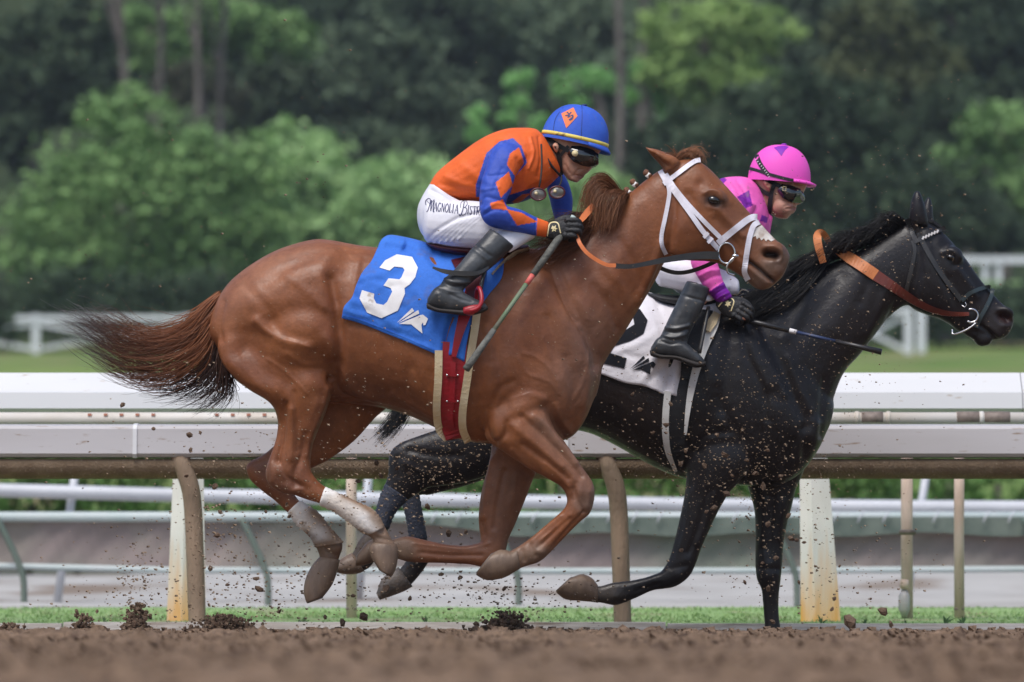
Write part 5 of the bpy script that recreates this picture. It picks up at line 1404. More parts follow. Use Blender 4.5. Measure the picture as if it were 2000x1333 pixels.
# body: one continuous figure under the clothes
mb = MB()
loft(mb, [(846, 366, 886, 388, .11), (862, 342, 925, 385, .125), (892, 316, 962, 386, .14), (943, 280, 996, 388, .16), (985, 262, 1030, 378, .165), (1025, 259, 1064, 358, .13), (1050, 262, 1088, 335, .075), (1068, 272, 1094, 325, .058), (1080, 285, 1104, 325, .058)], DA, n=22)
loft(mb, [(1068, 266, 1176, 292, .072), (1074, 284, 1166, 306, .076), (1082, 302, 1160, 322, .072), (1088, 318, 1152, 334, .064), (1093, 331, 1140, 344, .056), (1104, 345, 1130, 355, .042)], DA, n=24, e=2.2, cap=.35)
loft(mb, [(1140, 312, 1157, 316, .012), (1142, 320, 1154, 324, .016), (1140, 327, 1153, 331, .019), (1138, 332, 1150, 336, .014)], DA, n=12, cap=.4)          # nose
loft(mb, [(1118, 338, 1142, 341, .03), (1116, 343, 1140, 347, .03), (1115, 348, 1134, 351, .026)], DA, n=12, cap=.3)                                       # lips
for s in (-1, 1):
    loft(mb, [(1083, 279, 1090, 281, .012, s * .074), (1079, 284, 1092, 287, .017, s * .08), (1081, 291, 1091, 293, .015, s * .08), (1084, 297, 1090, 298, .008, s * .074)], DA, n=10, cap=.4)   # ears
    k = s * .2
    loft(mb, [(975, 290, 1010, 300, .045, s * .17), (962, 330, 1000, 335, .045, s * .22), (950, 380, 985, 385, .04, s * .265), (955, 425, 990, 405, .038, s * .275), (1000, 444, 1015, 416, .034, s * .255), (1040, 455, 1045, 430, .028, s * .22), (1066, 460, 1068, 440, .024, s * .195), (1100, 464, 1100, 436, .02, s * .175)] if s < 0 else
         [(1010, 290, 1050, 300, .045, .17), (1040, 330, 1075, 335, .045, .2), (1066, 365, 1104, 368, .04, .205), (1078, 395, 1112, 395, .034, .18), (1088, 425, 1112, 422, .026, .14), (1100, 440, 1120, 434, .02, .12)], DA, n=14)
    loft(mb, [(840, 390, 840, 465, .08, s * .07), (900, 400, 895, 475, .07, s * .12), (960, 406, 955, 475, .056, s * .15), (1016, 420, 1012, 470, .044, s * .17), (1034, 436, 1030, 464, .038, s * .18)], DA, n=16)
    loft(mb, [(1000, 445, 1034, 466, .04, s * .19), (955, 466, 988, 493, .042, s * .265), (900, 518, 940, 535, .042, s * .33), (870, 550, 905, 560, .036, s * .345), (855, 580, 895, 590, .036, s * .35)], DA, n=14)
loft(mb, [(845, 370, 885, 390, .11), (830, 390, 910, 400, .13), (824, 420, 925, 425, .14), (834, 455, 925, 450, .14), (855, 474, 925, 470, .12)], DA, n=20)
v, f, e = remesh(mb, .0034, 5)
v = sculpt(v, f, [([(1121, 343), (1132, 344), (1141, 346)], 1.7, -.006), ([(1118, 349), (1128, 354)], 3, .004), ([(1136, 331), (1128, 333), (1124, 340)], 2.5, -.004), ([(1112, 325), (1120, 333)], 8, .004), ([(1146, 333)], 1.5, -.004),
                  ([(1104, 322), (1112, 338)], 3, -.003), ([(1085, 289)], 2.5, -.008), ([(1108, 340), (1118, 352)], 5, .002), ([(1140, 306), (1150, 312)], 4, -.006)])
uv = PX(v)
sk = blend(uv, (.56, .30, .205), [([(1125, 322), (1135, 330)], 12, (.24, .14, .105), .6), ([(1125, 346), (1138, 346)], 3, (.33, .13, .105), .7), ([(1105, 340), (1120, 353)], 10, (.33, .18, .13), .6), ([(1085, 290)], 4, (.36, .16, .11), .6), ([(1150, 330)], 5, (.42, .20, .14), .6)])
body_j = build('body', v, f, skin_m, ja, color=sk)
tree_face = bvh(v, f)
# breeches
mb = MB()
loft(mb, [(842, 356, 886, 392, .128), (828, 378, 912, 400, .15), (816, 404, 930, 418, .165), (815, 432, 940, 440, .172), (824, 458, 936, 462, .168), (848, 480, 928, 482, .145)], DA, n=26, e=2.3)
for s in (-1, 1):
    loft(mb, [(836, 392, 834, 474, .09, s * .08), (880, 392, 875, 482, .09, s * .12), (930, 393, 925, 486, .08, s * .145), (985, 402, 978, 486, .066, s * .16), (1022, 414, 1016, 480, .055, s * .175), (1046, 432, 1040, 468, .042, s * .185)], DA, n=20)
    loft(mb, [(1000, 436, 1044, 462, .048, s * .195), (978, 450, 1016, 482, .05, s * .225), (958, 466, 996, 494, .046, s * .26)], DA, n=16)
v, f, e = remesh(mb, .0048, 6)
fold = [([(835 + 12 * i, 478 - 2 * i), (862 + 14 * i, 452 - 4 * i), (900 + 12 * i, 428 - 3 * i)], 2.6, .005) for i in range(6)] + [([(829 + 12 * i, 474 - 2 * i), (856 + 14 * i, 448 - 4 * i), (895 + 12 * i, 424 - 3 * i)], 3, -.004) for i in range(7)]
fold += [([(985, 440), (1010, 430), (1040, 432)], 4, .004), ([(980, 455), (1010, 447), (1035, 452)], 4, -.004), ([(842, 372), (868, 384), (886, 394)], 4, -.006)]
v = sculpt(v, f, fold)
brA = build('breeches', v, f, breech_m, ja)
tree_br = bvh(v, f)


def letter(ch, x, y, w, h, sl):
    """strokes of a roman capital in a box; y is the baseline"""
    S = {'A': [((0, 0), (.5, 1), .9), ((.5, 1), (1, 0), 2.0), ((.22, .38), (.75, .38), .8), ((-.12, 0), (.18, 0), .8), ((.82, 0), (1.15, 0), .8)], 'G': [((.9, .85), (.5, 1), (.1, .6), (.1, .3), (.5, 0), (.9, .15), 1.7), ((.9, .15), (.9, .42), 1.6), ((.65, .42), (1.05, .42), .8)],
         'N': [((.1, 0), (.1, 1), 1.0), ((.1, 1), (.9, 0), 2.0), ((.9, 0), (.9, 1), 1.0)], 'O': [((.5, 1), (.08, .7), (.08, .3), (.5, 0), (.92, .3), (.92, .7), (.5, 1), 1.6)], 'L': [((.2, 0), (.2, 1), 1.9), ((.2, .03), (.95, .03), 1.0), ((.95, .03), (.98, .3), .8), ((0, 1), (.42, 1), .8)],
         'I': [((.5, 0), (.5, 1), 1.9), ((.15, 1), (.85, 1), .8), ((.15, 0), (.85, 0), .8)], 'S': [((.9, .85), (.5, 1), (.15, .75), (.5, .5), (.88, .25), (.5, 0), (.1, .18), 1.7)], 'T': [((.5, 0), (.5, 1), 1.9), ((.02, .97), (.98, .97), 1.0), ((.02, .97), (0, .72), .8), ((.98, .97), (1, .72), .8)],
         'R': [((.15, 0), (.15, 1), 1.9), ((.15, 1), (.75, .95), (.75, .55), (.15, .5), 1.2), ((.4, .5), (1, 0), 1.6)],
         'M': [((-.55, .55), (-.75, .95), (-.2, 1.25), (.25, 1.05), (.0, .1), (-.3, -.15), 1.5), ((.05, .15), (.45, 1.1), 1.0), ((.45, 1.1), (.55, .0), 2.2), ((.55, .0), (1.0, 1.1), 1.0), ((1.0, 1.1), (1.05, .05), (1.3, -.08), 2.0), ((-.5, 1.0), (.3, .75), (1.0, 1.2), .9)],
         'B': [((.3, 1.2), (.15, .3), (-.2, -.2), (-.5, -.05), 1.8), ((-.35, .6), (-.3, 1.15), (.5, 1.4), (.95, 1.05), (.6, .7), (.2, .65), 1.1), ((.3, .66), (.95, .55), (.85, .05), (.3, -.15), (-.1, .05), 1.4)]}
    out = []
    for st_ in S[ch]:
        *pts, wd = st_
        pp = [(x + a * w + b * h * .12, y + sl * a * w - b * h) for a, b in pts]
        if len(pp) == 2: pp = [pp[0], ((pp[0][0] + pp[1][0]) / 2, (pp[0][1] + pp[1][1]) / 2), pp[1]]
        out.append(stroke_poly(pp, wd))
    return out


polys = []
x, y = 836.0, 412.0
for ch, w in zip('MAGNOLIABISTRO', (9.5, 6, 6, 6.4, 6.4, 4.9, 3, 6.4, 9.5, 3.2, 5, 6.2, 6.2, 6.2)):
    if ch == 'B': x += 6
    if ch == 'A' and x > 880: x += 1
    polys += letter(ch, x, y, w, 17.0 if ch not in 'MB' else 19.0, .08)
    x += w + 1.2; y += .7
    if x > 962: break
print_polys(polys, tree_br, DA, .002, 5).build('lettering', print_n, brA)

# jacket
mb = MB()
loft(mb, [(838, 362, 884, 394, .13), (853, 338, 925, 395, .145), (887, 309, 965, 397, .165), (940, 271, 1000, 399, .19), (985, 253, 1038, 388, .195), (1024, 250, 1068, 367, .165), (1045, 252, 1090, 346, .11), (1054, 258, 1096, 338, .088)], DA, n=26, e=2.25, cap=.15)
for s in (-1, 1):
    k = s * .2
    q = 0 if s < 0 else 1
    if s < 0:
        loft(mb, [(972, 272, 1030, 300, .06, -.155), (958, 298, 1024, 312, .064, k), (948, 330, 1010, 338, .06, -.225), (939, 362, 1000, 366, .056, -.255), (936, 392, 990, 392, .054, -.275), (940, 424, 990, 402, .054, -.285),
                  (958, 443, 1004, 406, .052, -.28), (1000, 452, 1022, 412, .046, -.26), (1040, 460, 1046, 424, .038, -.225), (1067, 464, 1072, 434, .034, -.195)], DA, n=20, e=2.1, cap=.1)
    else:
        loft(mb, [(1000, 280, 1060, 300, .06, .16), (1030, 310, 1085, 320, .06, .2), (1060, 350, 1108, 352, .056, .21), (1072, 385, 1118, 385, .052, .2), (1078, 410, 1118, 408, .046, .17), (1084, 430, 1116, 428, .038, .14), (1092, 445, 1116, 440, .033, .12)], DA, n=18, e=2.1, cap=.1)
v, f, e = remesh(mb, .0042, 5)
v = sculpt(v, f, [([(940, 400), (950, 385), (990, 398)], 4, -.006), ([(948, 410), (968, 398), (990, 400)], 3.5, .005), ([(945, 420), (965, 410), (985, 412)], 3, -.004), ([(960, 300), (972, 285), (990, 276)], 4, -.006), ([(862, 360), (900, 372), (935, 380)], 6, -.005),
                  ([(870, 345), (910, 362), (945, 370)], 6, .005), ([(850, 372), (868, 384), (884, 392)], 4, .005), ([(846, 366), (858, 374)], 3, -.004), ([(1010, 310), (1020, 340), (1005, 370)], 5, -.007), ([(1036, 270), (1042, 300), (1032, 330)], 3, .006), ([(1052, 268), (1056, 310), (1050, 345)], 3, -.005),
                  ([(1012, 380), (1035, 360), (1058, 350)], 5, .005), ([(960, 320), (950, 350)], 8, .004), ([(980, 330), (965, 370)], 4, -.003), ([(955, 345), (985, 340)], 3, -.003), ([(945, 372), (975, 366)], 3, .003), ([(1000, 440), (1020, 446)], 3, .003), ([(1047, 428), (1044, 458)], 1.6, -.004), ([(900, 320), (930, 345), (960, 360)], 8, .004)])
uv = PX(v)
OR, BL = np.array((.80, .135, .02)), np.array((.035, .085, .46))
cj = np.tile(OR, (len(v), 1))
sleeve = [(1002, 270), (975, 277), (950, 300), (930, 360), (928, 440), (960, 455), (1048, 470), (1049, 424), (1010, 405), (992, 396), (1006, 345), (1030, 318), (1018, 285)]
near_side = v[:, 1] < DA - .10
cj[inside(uv, sleeve) & near_side] = BL
for dm in ([(1014, 288), (1024, 318), (1006, 345), (990, 322), (996, 300)], [(994, 336), (1002, 362), (978, 387), (968, 357)], [(957, 397), (982, 390), (992, 411), (960, 408)], [(990, 409), (1020, 416), (1049, 434), (1010, 441)]):
    cj[inside(uv, dm) & near_side] = OR
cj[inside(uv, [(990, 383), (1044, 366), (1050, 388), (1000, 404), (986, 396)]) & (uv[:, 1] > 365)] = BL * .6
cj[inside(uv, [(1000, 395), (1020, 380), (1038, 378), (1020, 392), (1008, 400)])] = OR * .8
cj[(v[:, 1] > DA + .10) & (uv[:, 0] > 1050)] = BL
jk = build('jacket', v, f, silk_a, ja, color=cj)
tree_jk = bvh(v, f)
tube_c = MB().tube(catmull([P(1058, 282, DA - .09), P(1064, 300, DA - .11), P(1078, 325, DA - .11), P(1096, 345, DA - .07)], 5), .005, 8)
tube_c.build('collar_piping', strap_m, jk)
# boots
for s in (-1, 1):
    boot(ja, DA, [(957, 447, 1004, 482, .056, s * .285), (940, 466, 985, 501, .055, s * .30), (921, 486, 964, 520, .052, s * .315), (903, 508, 946, 534, .046, s * .33), (886, 528, 931, 544, .042, s * .34), (868, 544, 921, 553, .04, s * .345), (857, 560, 906, 566, .04, s * .35), (846, 576, 904, 580, .04, s * .35)],
         [(838, 578, 838, 602, .034, s * .35), (850, 562, 850, 606, .04, s * .35), (872, 556, 873, 609, .043, s * .352), (895, 564, 894, 611, .045, s * .355), (915, 577, 914, 612, .045, s * .357), (935, 587, 935, 610, .04, s * .36), (948, 593, 948, 606, .03, s * .36)],
         [(834, 592, 835, 604, .035, s * .352), (855, 602, 854, 610, .04, s * .352), (885, 605, 885, 614, .043, s * .354), (915, 606, 915, 617, .046, s * .357), (940, 603, 940, 612, .04, s * .36), (952, 598, 952, 606, .028, s * .36)],
         [([(868, 545), (890, 552), (915, 552)], 4, .006), ([(864, 552), (885, 560), (905, 560)], 3.5, -.006), ([(858, 562), (880, 570), (900, 570)], 4, .004), ([(930, 480), (958, 500)], 3, -.004), ([(925, 487), (952, 508)], 3, .003), ([(880, 575), (900, 585), (920, 590)], 3, -.003), ([(856, 575), (860, 595)], 3, .003)])
# leather strap end sticking out behind the boot
strap(MB(), [(845, 523), (870, 531), (905, 535), (935, 533), (955, 522)], [4, 9, 10, 8, 4], tree_clA, DA, depth=[-.36, -.385, -.39, -.38, -.36], thick=.005).build('knee_strap', leather_m, sa)
glove(ja, DA, dd=-.195)
glove(ja, DA, dx=20, dyp=-6, dd=.11)
# helmet
blue_h = mat('blue helmet cover', (.022, .085, .50, 1), .7, (.035, .12, .58, 1), 8, 6, bump=.1, bscale=60, dirt=(.22, .19, .2, 1), dirt_scale=22, dirt_lo=.60, dirt_hi=.82)
navy_b = mat('navy button', (.012, .025, .13, 1), .6)
hA, tree_hA = helmet(ja, (1058, 262), (1187, 290), 71, DA, .118, blue_h, button=navy_b, brim=(8, 9), band=yellow_m)
dia = mat('orange patch', (.80, .20, .07, 1), .7)
print_polys([[(1096, 222), (1120, 210), (1128, 227), (1106, 251)]], tree_hA, DA, .002, 5).build('diamond_patch', dia, hA)
mono = [stroke_poly([(1107, 219), (1112, 224), (1109, 230)], 2.2), stroke_poly([(1104, 226), (1110, 225), (1116, 219)], 2.2), stroke_poly([(1111, 226), (1116, 231), (1114, 229)], 2), stroke_poly([(1114, 226), (1119, 226), (1118, 232), (1112, 235)], 2), stroke_poly([(1119, 224), (1117, 230), (1111, 234)], 1.6)]
print_polys(mono, tree_hA, DA, .004, 4).build('monogram', navy_b, hA)
for path in ([(1136, 206), (1137, 225), (1136, 250), (1135, 272)], [(1100, 210), (1085, 232), (1080, 258)]):
    strap(MB(), path, 1.0, tree_hA, DA, .0005, .0015).build('seam', navy_b, hA)
# goggles and chin strap
gg = strap(MB(), [(1112, 294), (1126, 301), (1142, 307), (1158, 311), (1169, 311)], [18, 33, 36, 32, 18], tree_face, DA, .006, .018, mirror=DA)
gg.flat = False
gg = gg.build('goggles', lens_m, ja)
h, _ = hit(tree_face, 1123, 300, DA)
MB().tube([np.array(P(1123, 300, h[1] - .024)), np.array(P(1123, 300, h[1] - .034))], .0135, 16).build('vent', gold_m, gg)
strap(MB(), [(1112, 296), (1097, 288), (1080, 278), (1066, 270)], 8, tree_face, DA, .005, .004, mirror=DA).build('strap', strap_m, gg)
cs = strap(MB(), [(1070, 272), (1080, 288), (1090, 302), (1093, 315), (1093, 330), (1096, 342)], [8, 8, 9, 9, 8], tree_face, DA, .004, .005, mirror=DA).build('chin_strap', strap_m, ja)
strap(MB(), [(1110, 286), (1103, 294), (1095, 304), (1090, 308)], 6, tree_face, DA, .005, .004, mirror=DA).build('side_strap', strap_m, cs)
# spare goggles hanging on the chest
sg = thing('goggles', P(1068, 378, DA - .2), 'spare pair of clear goggles hanging under the chin of the orange jockey', 'goggles')
for x, y, dd, tl in ((1051, 380, -.19, -.2), (1088, 376, -.15, .2)):
    m_ = MB(); ellipsoid(m_, x, y, DA + dd, M(15, DA), .012, M(11, DA), 20, 10, rot=tl); m_.build('lens', clear_m, sg)
    MB().tube([np.array(P(x + 15 * math.cos(t), y + 11.5 * math.sin(t), DA + dd - .006)) for t in np.linspace(0, 6.283, 25)], .0038, 6, caps=False).build('rim', maroon_m, sg)
    MB().tube([np.array(P(x - 4, y - 2, DA + dd - .012)), np.array(P(x - 4, y - 2, DA + dd - .018))], .0075, 14).build('vent', gold_m, sg)
MB().tube(catmull([P(1057, 282, DA - .12), P(1058, 320, DA - .16), P(1056, 350, DA - .19), P(1053, 366, DA - .19)], 5), .004, 6).build('cord', strap_m, sg)
MB().tube(catmull([P(1097, 345, DA - .08), P(1096, 355, DA - .12), P(1092, 364, DA - .15)], 5), .004, 6).build('cord', strap_m, sg)
# whip
def whip(name, label, pts, D, d0, d1, segs):
    t = thing(name, P(*pts[0], D), label, 'riding crop')
    for nm, a, b, r0, r1, m in segs:
        q = [np.array(pts[0]) * (1 - s) + np.array(pts[1]) * s for s in (a, (a + b) / 2, b)]
        MB().tube([P(*p, D + d0 + (d1 - d0) * s) for p, s in zip(q, (a, (a + b) / 2, b))], np.linspace(M(r0, D), M(r1, D), 3), 10).build(nm, m, t)
    return t


grip_m = mat('worn grey grip', (.16, .16, .14, 1), .8, (.09, .09, .08, 1), 30, 5, bump=.3, bscale=80)
coral_m = mat('coral band', (.62, .13, .11, 1), .6); gshaft = mat('green shaft', (.12, .21, .11, 1), .6, (.2, .2, .15, 1), 20)
pale_m = mat('pale knob', (.40, .48, .46, 1), .6)
whip('riding_crop', 'long crop with green shaft held point down by the orange jockey', ((1121, 424), (910, 722)), DA, -.175, -.42,
     [('knob', 0, .02, 6.5, 6.5, pale_m), ('grip', .0201, .38, 7.5, 6.5, grip_m), ('band', .3801, .44, 5.5, 5.2, coral_m), ('shaft', .4401, .74, 4.4, 4.4, gshaft), ('popper', .7401, 1, 5.5, 7.5, grip_m)])

# bridle of the chestnut
bra = thing('bridle', P(1330, 340, DA), 'white bridle with ring bit on the chestnut horse head', 'bridle')
wb = mat('white bridle leather', (.76, .74, .82, 1), .55, (.62, .59, .64, 1), 16, 5, dirt=(.38, .28, .2, 1), dirt_scale=34, dirt_lo=.66, dirt_hi=.73)
orange_r = mat('orange rubber rein', (.72, .20, .06, 1), .55, (.6, .16, .05, 1), 20, 4)
for nm, path, w in (('browband', [(1296, 360), (1312, 348), (1329, 335), (1345, 323), (1358, 315), (1368, 313)], 9), ('crownpiece', [(1289, 334), (1295, 345), (1302, 358)], 10),
                    ('throatlatch', [(1302, 352), (1307, 375), (1304, 400), (1298, 430), (1292, 460), (1293, 480), (1301, 498)], 8), ('cheekpiece', [(1304, 358), (1328, 390), (1350, 420), (1368, 446), (1384, 466), (1403, 487)], 9.5),
                    ('noseband_hanger', [(1300, 340), (1318, 368), (1346, 402), (1376, 434), (1408, 466)], 8.5), ('noseband', [(1402, 476), (1420, 461), (1440, 445), (1458, 431), (1470, 425), (1479, 425)], 12.5),
                    ('flash_strap', [(1483, 434), (1472, 441), (1465, 460), (1460, 485), (1456, 512), (1454, 532), (1461, 548)], 10.5)):
    b = strap(MB(), path, w, tree_a, DA, .003, .007, mirror=DA).build(nm, wb, bra)
    if nm == 'cheekpiece':
        for px, py in ((1379, 460), (1387, 470)):
            hh, _ = hit(tree_a, px, py, DA); MB().box((P(px, py, hh[1] - .013)), (.03, .008, .014), rot=Matrix.Rotation(math.radians(-45), 4, 'Y').to_euler()).build('buckle', wb, b, smooth=False)
hb_, _ = hit(tree_a, 1425, 495, DA)
dbit = hb_[1] - .016
for s in (1, -1):
    yb = dbit if s > 0 else 2 * DA - dbit
    MB().tube([np.array(P(1419 + 16 * math.cos(t), 495 + 20 * math.sin(t), yb)) for t in np.linspace(0, 6.283, 33)], .0045, 8, caps=False).build('bit_ring', steel_m, bra)
    MB().tube(catmull([P(1438, 500, yb), P(1428, 508, yb - .006 * s), P(1420, 520, yb - .006 * s), P(1422, 533, yb), P(1435, 538, yb + .01 * s)], 5), .0045, 8).build('bit_cheek', steel_m, bra)
    ellipsoid(MB(), 1436, 500, yb - .004 * s, .016, .008, .008, 10, 8).build('bit_joint', steel_m, bra)
strap(MB(), [(1404, 500), (1378, 499), (1340, 502), (1300, 508), (1260, 516), (1230, 521), (1202, 520)], [15, 15, 13, 11, 9, 9, 10], tree_a, DA, depth=[-.10, -.115, -.13, -.15, -.17, -.19, -.2], thick=.006).build('rein', leather_m, bra)
strap(MB(), [(1203, 519), (1186, 518), (1165, 508), (1145, 493), (1132, 475), (1126, 458)], 7.5, tree_a, DA, depth=[-.2, -.205, -.21, -.215, -.21, -.19], thick=.006).build('rein_grip', orange_r, bra)
strap(MB(), [(1130, 436), (1140, 424), (1150, 412), (1160, 402)], [8, 12, 13, 12], tree_a, DA, depth=[-.15, -.12, -.10, -.09], thick=.005).build('rein_loop', orange_r, bra)
strap(MB(), [(1408, 505), (1385, 517), (1350, 530), (1318, 533), (1285, 522), (1240, 500), (1180, 470), (1135, 445)], 8, tree_a, DA, depth=[.10, .14, .17, .18, .18, .17, .15, .12], thick=.006).build('far_rein', leather_m, bra)

# ------------------------------------------------------------------ tack and rider of the black horse
gB = patch([(1120, 561), (1180, 563), (1230, 566), (1268, 571), (1292, 582), (1330, 592), (1370, 592), (1400, 588)], [(1400, 588), (1398, 620), (1384, 655), (1366, 700), (1352, 740), (1337, 778)],
           [(1110, 712), (1174, 731), (1220, 748), (1259, 755), (1295, 769), (1312, 772), (1337, 778)], [(1120, 561), (1115, 620), (1110, 712)], 64, 36)
wr = [([(1240, 590), (1270, 620), (1285, 660)], 8, .008), ([(1200, 690), (1250, 670), (1280, 650)], 7, .007), ([(1255, 745), (1280, 710), (1290, 690)], 8, .008), ([(1270, 740), (1295, 720), (1310, 700)], 6, -.008), ([(1220, 690), (1250, 700), (1270, 690)], 5, -.006),
      ([(1300, 765), (1305, 730), (1315, 700)], 5, -.012), ([(1312, 770), (1322, 730), (1332, 700)], 6, .010), ([(1285, 600), (1300, 630)], 5, -.006)]
v, f = drape(gB, tree_b, DB, .012, wr=wr)
tree_clB = bvh(v, f)
v2, f2 = both_sides(v, f, DB, 64)
clothB = solid(build('saddle_cloth', v2, f2, white_cloth, label='white saddle cloth with a black number 2 on the black horse', cat='saddle cloth'))
two = [(1178, 628), (1188, 606), (1222, 596), (1250, 604), (1265, 626), (1257, 652), (1232, 666), (1200, 676), (1192, 690), (1224, 700), (1219, 720), (1148, 703), (1154, 684), (1178, 664), (1215, 649), (1239, 634), (1237, 622), (1222, 615), (1206, 619), (1199, 634)]
print_polys([two], tree_clB, DB, .004).build('number', print_k, clothB)
logoB = [[(1230, 722), (1257, 695), (1260, 700)], [(1232, 723), (1261, 703), (1267, 699), (1268, 706)], [(1234, 724), (1270, 708), (1275, 706), (1281, 712), (1276, 720), (1272, 716), (1270, 722), (1270, 732), (1252, 722)]]
print_polys(logoB, tree_clB, DB, .004).build('emblem', print_k, clothB)
strap(MB(), [(1240, 567), (1268, 573), (1292, 585), (1322, 595)], 2.4, tree_clB, DB, .002, .003).build('piping', print_k, clothB)
gb = thing('girth', P(1320, 915, DB), 'white edged black girth around the black horse', 'girth')
wg = mat('white girth edge', (.70, .70, .68, 1), .7, (.6, .58, .55, 1), 12, 4, dirt=(.3, .24, .18, 1), dirt_scale=30, dirt_lo=.66, dirt_hi=.73)
strap(MB(), [(1345, 720), (1330, 780), (1322, 840), (1326, 915)], [34, 34, 34, 20], tree_b, DB, .004, .008, mirror=DB).build('band', strap_m, gb)
strap(MB(), [(1304, 765), (1300, 810), (1300, 850), (1305, 885), (1320, 922)], [13, 13, 13, 11, 6], tree_b, DB, .004, .018, mirror=DB).build('edge_roll', wg, gb)
strap(MB(), [(1402, 600), (1394, 635), (1376, 675), (1360, 720), (1349, 765), (1342, 810), (1338, 850)], [14, 17, 17, 16, 13, 9, 5], tree_b, DB, .016, .018, mirror=DB).build('edge_roll', wg, gb)
sb_ = thing('saddle', P(1350, 600, DB), 'black racing saddle under the pink capped jockey', 'saddle')
loft(MB(), [(1262, 572, 1266, 580, .09), (1290, 576, 1292, 596, .13), (1340, 578, 1342, 604, .14), (1385, 575, 1390, 600, .11), (1408, 570, 1412, 588, .05)], DB, n=22).build('seat', strap_m, sb_)
strap(MB(), [(1358, 590), (1358, 640), (1352, 690), (1340, 740)], [70, 62, 44, 22], tree_clB, DB, .006, .012, mirror=DB).build('flap', strap_m, sb_)
strap(MB(), [(1400, 612), (1390, 630), (1382, 648)], [14, 18, 10], tree_b, DB, .040, .012).build('suede_patch', cream_m, sb_)
MB().tube(catmull([P(1384, 600, DB - .28), P(1374, 650, DB - .33), P(1366, 690, DB - .36)], 4), .009, 8).build('stirrup_leather', leather_m, sb_)

jb = thing('person', P(1400, 700, DB), 'jockey in pink and purple silks with pink helmet, riding the black horse', 'person')
mb = MB()
loft(mb, [(1292, 476, 1338, 538, .11), (1318, 440, 1378, 510, .13), (1358, 396, 1435, 490, .15), (1404, 362, 1482, 458, .16), (1440, 354, 1496, 440, .14), (1464, 358, 1496, 424, .075), (1474, 362, 1500, 418, .058), (1482, 366, 1512, 414, .058)], DB, n=20)
loft(mb, [(1466, 348, 1578, 358, .073), (1471, 368, 1570, 376, .076), (1478, 386, 1560, 392, .072), (1488, 402, 1554, 406, .062), (1500, 414, 1546, 418, .05), (1512, 422, 1540, 425, .036)], DB, n=24, e=2.2, cap=.35)
loft(mb, [(1548, 376, 1566, 380, .012), (1550, 385, 1565, 390, .016), (1550, 392, 1564, 398, .018), (1548, 397, 1560, 400, .013)], DB, n=12, cap=.4)
loft(mb, [(1535, 401, 1556, 404, .026), (1534, 407, 1555, 410, .024), (1533, 413, 1551, 416, .024)], DB, n=12, cap=.4)
ellipsoid(mb, 1528, 403, DB - .055, .05, .025, .042)
for s in (-1, 1):
    loft(mb, [(1494, 350, 1504, 352, .012, s * .074), (1490, 356, 1508, 360, .017, s * .08), (1494, 364, 1507, 368, .015, s * .08), (1498, 372, 1506, 374, .008, s * .074)], DB, n=10, cap=.4)
    k = s * .18
    loft(mb, [(1420, 380, 1470, 400, .045, s * .16), (1395, 430, 1440, 445, .045, s * .21), (1365, 485, 1408, 485, .042, s * .26), (1362, 512, 1395, 505, .038, s * .275), (1378, 545, 1402, 538, .034, s * .275), (1398, 575, 1416, 566, .028, s * .265), (1412, 595, 1428, 586, .024, s * .26), (1425, 615, 1440, 600, .02, s * .255)], DB, n=14)
    loft(mb, [(1285, 490, 1290, 550, .08, s * .07), (1330, 508, 1332, 560, .066, s * .12), (1380, 524, 1380, 572, .052, s * .15), (1420, 540, 1420, 572, .04, s * .165)], DB, n=16)
    loft(mb, [(1372, 548, 1420, 562, .04, s * .2), (1345, 590, 1372, 600, .042, s * .28), (1318, 645, 1345, 655, .038, s * .32), (1290, 680, 1335, 690, .036, s * .33)], DB, n=14)
v, f, e = remesh(mb, .0036, 5)
v = sculpt(v, f, [([(1536, 408), (1546, 408), (1555, 407)], 1.8, -.006), ([(1540, 400), (1532, 404)], 2.5, -.003), ([(1528, 402)], 10, .004), ([(1500, 362)], 2.5, -.008), ([(1551, 399)], 1.6, -.004)])
sk = blend(PX(v), (.58, .30, .215), [([(1546, 405), (1554, 409)], 4, (.33, .11, .10), .8), ([(1500, 364)], 6, (.42, .17, .11), .6), ([(1525, 412)], 14, (.30, .14, .105), .5)])
build('body', v, f, skin_m, jb, color=sk)
tree_fb = bvh(v, f)
mb = MB()
loft(mb, [(1278, 470, 1335, 540, .13), (1270, 490, 1340, 550, .15), (1278, 520, 1345, 565, .15), (1295, 545, 1345, 580, .13)], DB, n=22)
for s in (-1, 1):
    loft(mb, [(1280, 492, 1288, 560, .085, s * .08), (1325, 502, 1330, 568, .078, s * .12), (1375, 516, 1378, 576, .066, s * .145), (1415, 528, 1418, 580, .054, s * .16), (1440, 545, 1440, 576, .04, s * .17)], DB, n=18)
    loft(mb, [(1390, 540, 1432, 562, .045, s * .185), (1364, 556, 1404, 582, .048, s * .22), (1347, 574, 1385, 590, .046, s * .27)], DB, n=16)
v, f, e = remesh(mb, .0055, 5)
build('breeches', v, f, breech_m, jb)
mb = MB()
loft(mb, [(1284, 468, 1342, 545, .125), (1310, 430, 1385, 522, .15), (1350, 386, 1442, 505, .175), (1400, 352, 1490, 478, .19), (1438, 345, 1503, 458, .165), (1462, 348, 1504, 438, .11), (1474, 354, 1502, 430, .085)], DB, n=24, e=2.2, cap=.15)
loft(mb, [(1490, 415, 1510, 425, .025, -.02), (1494, 440, 1506, 445, .03, -.03), (1494, 462, 1503, 464, .02, -.04)], DB, n=12)
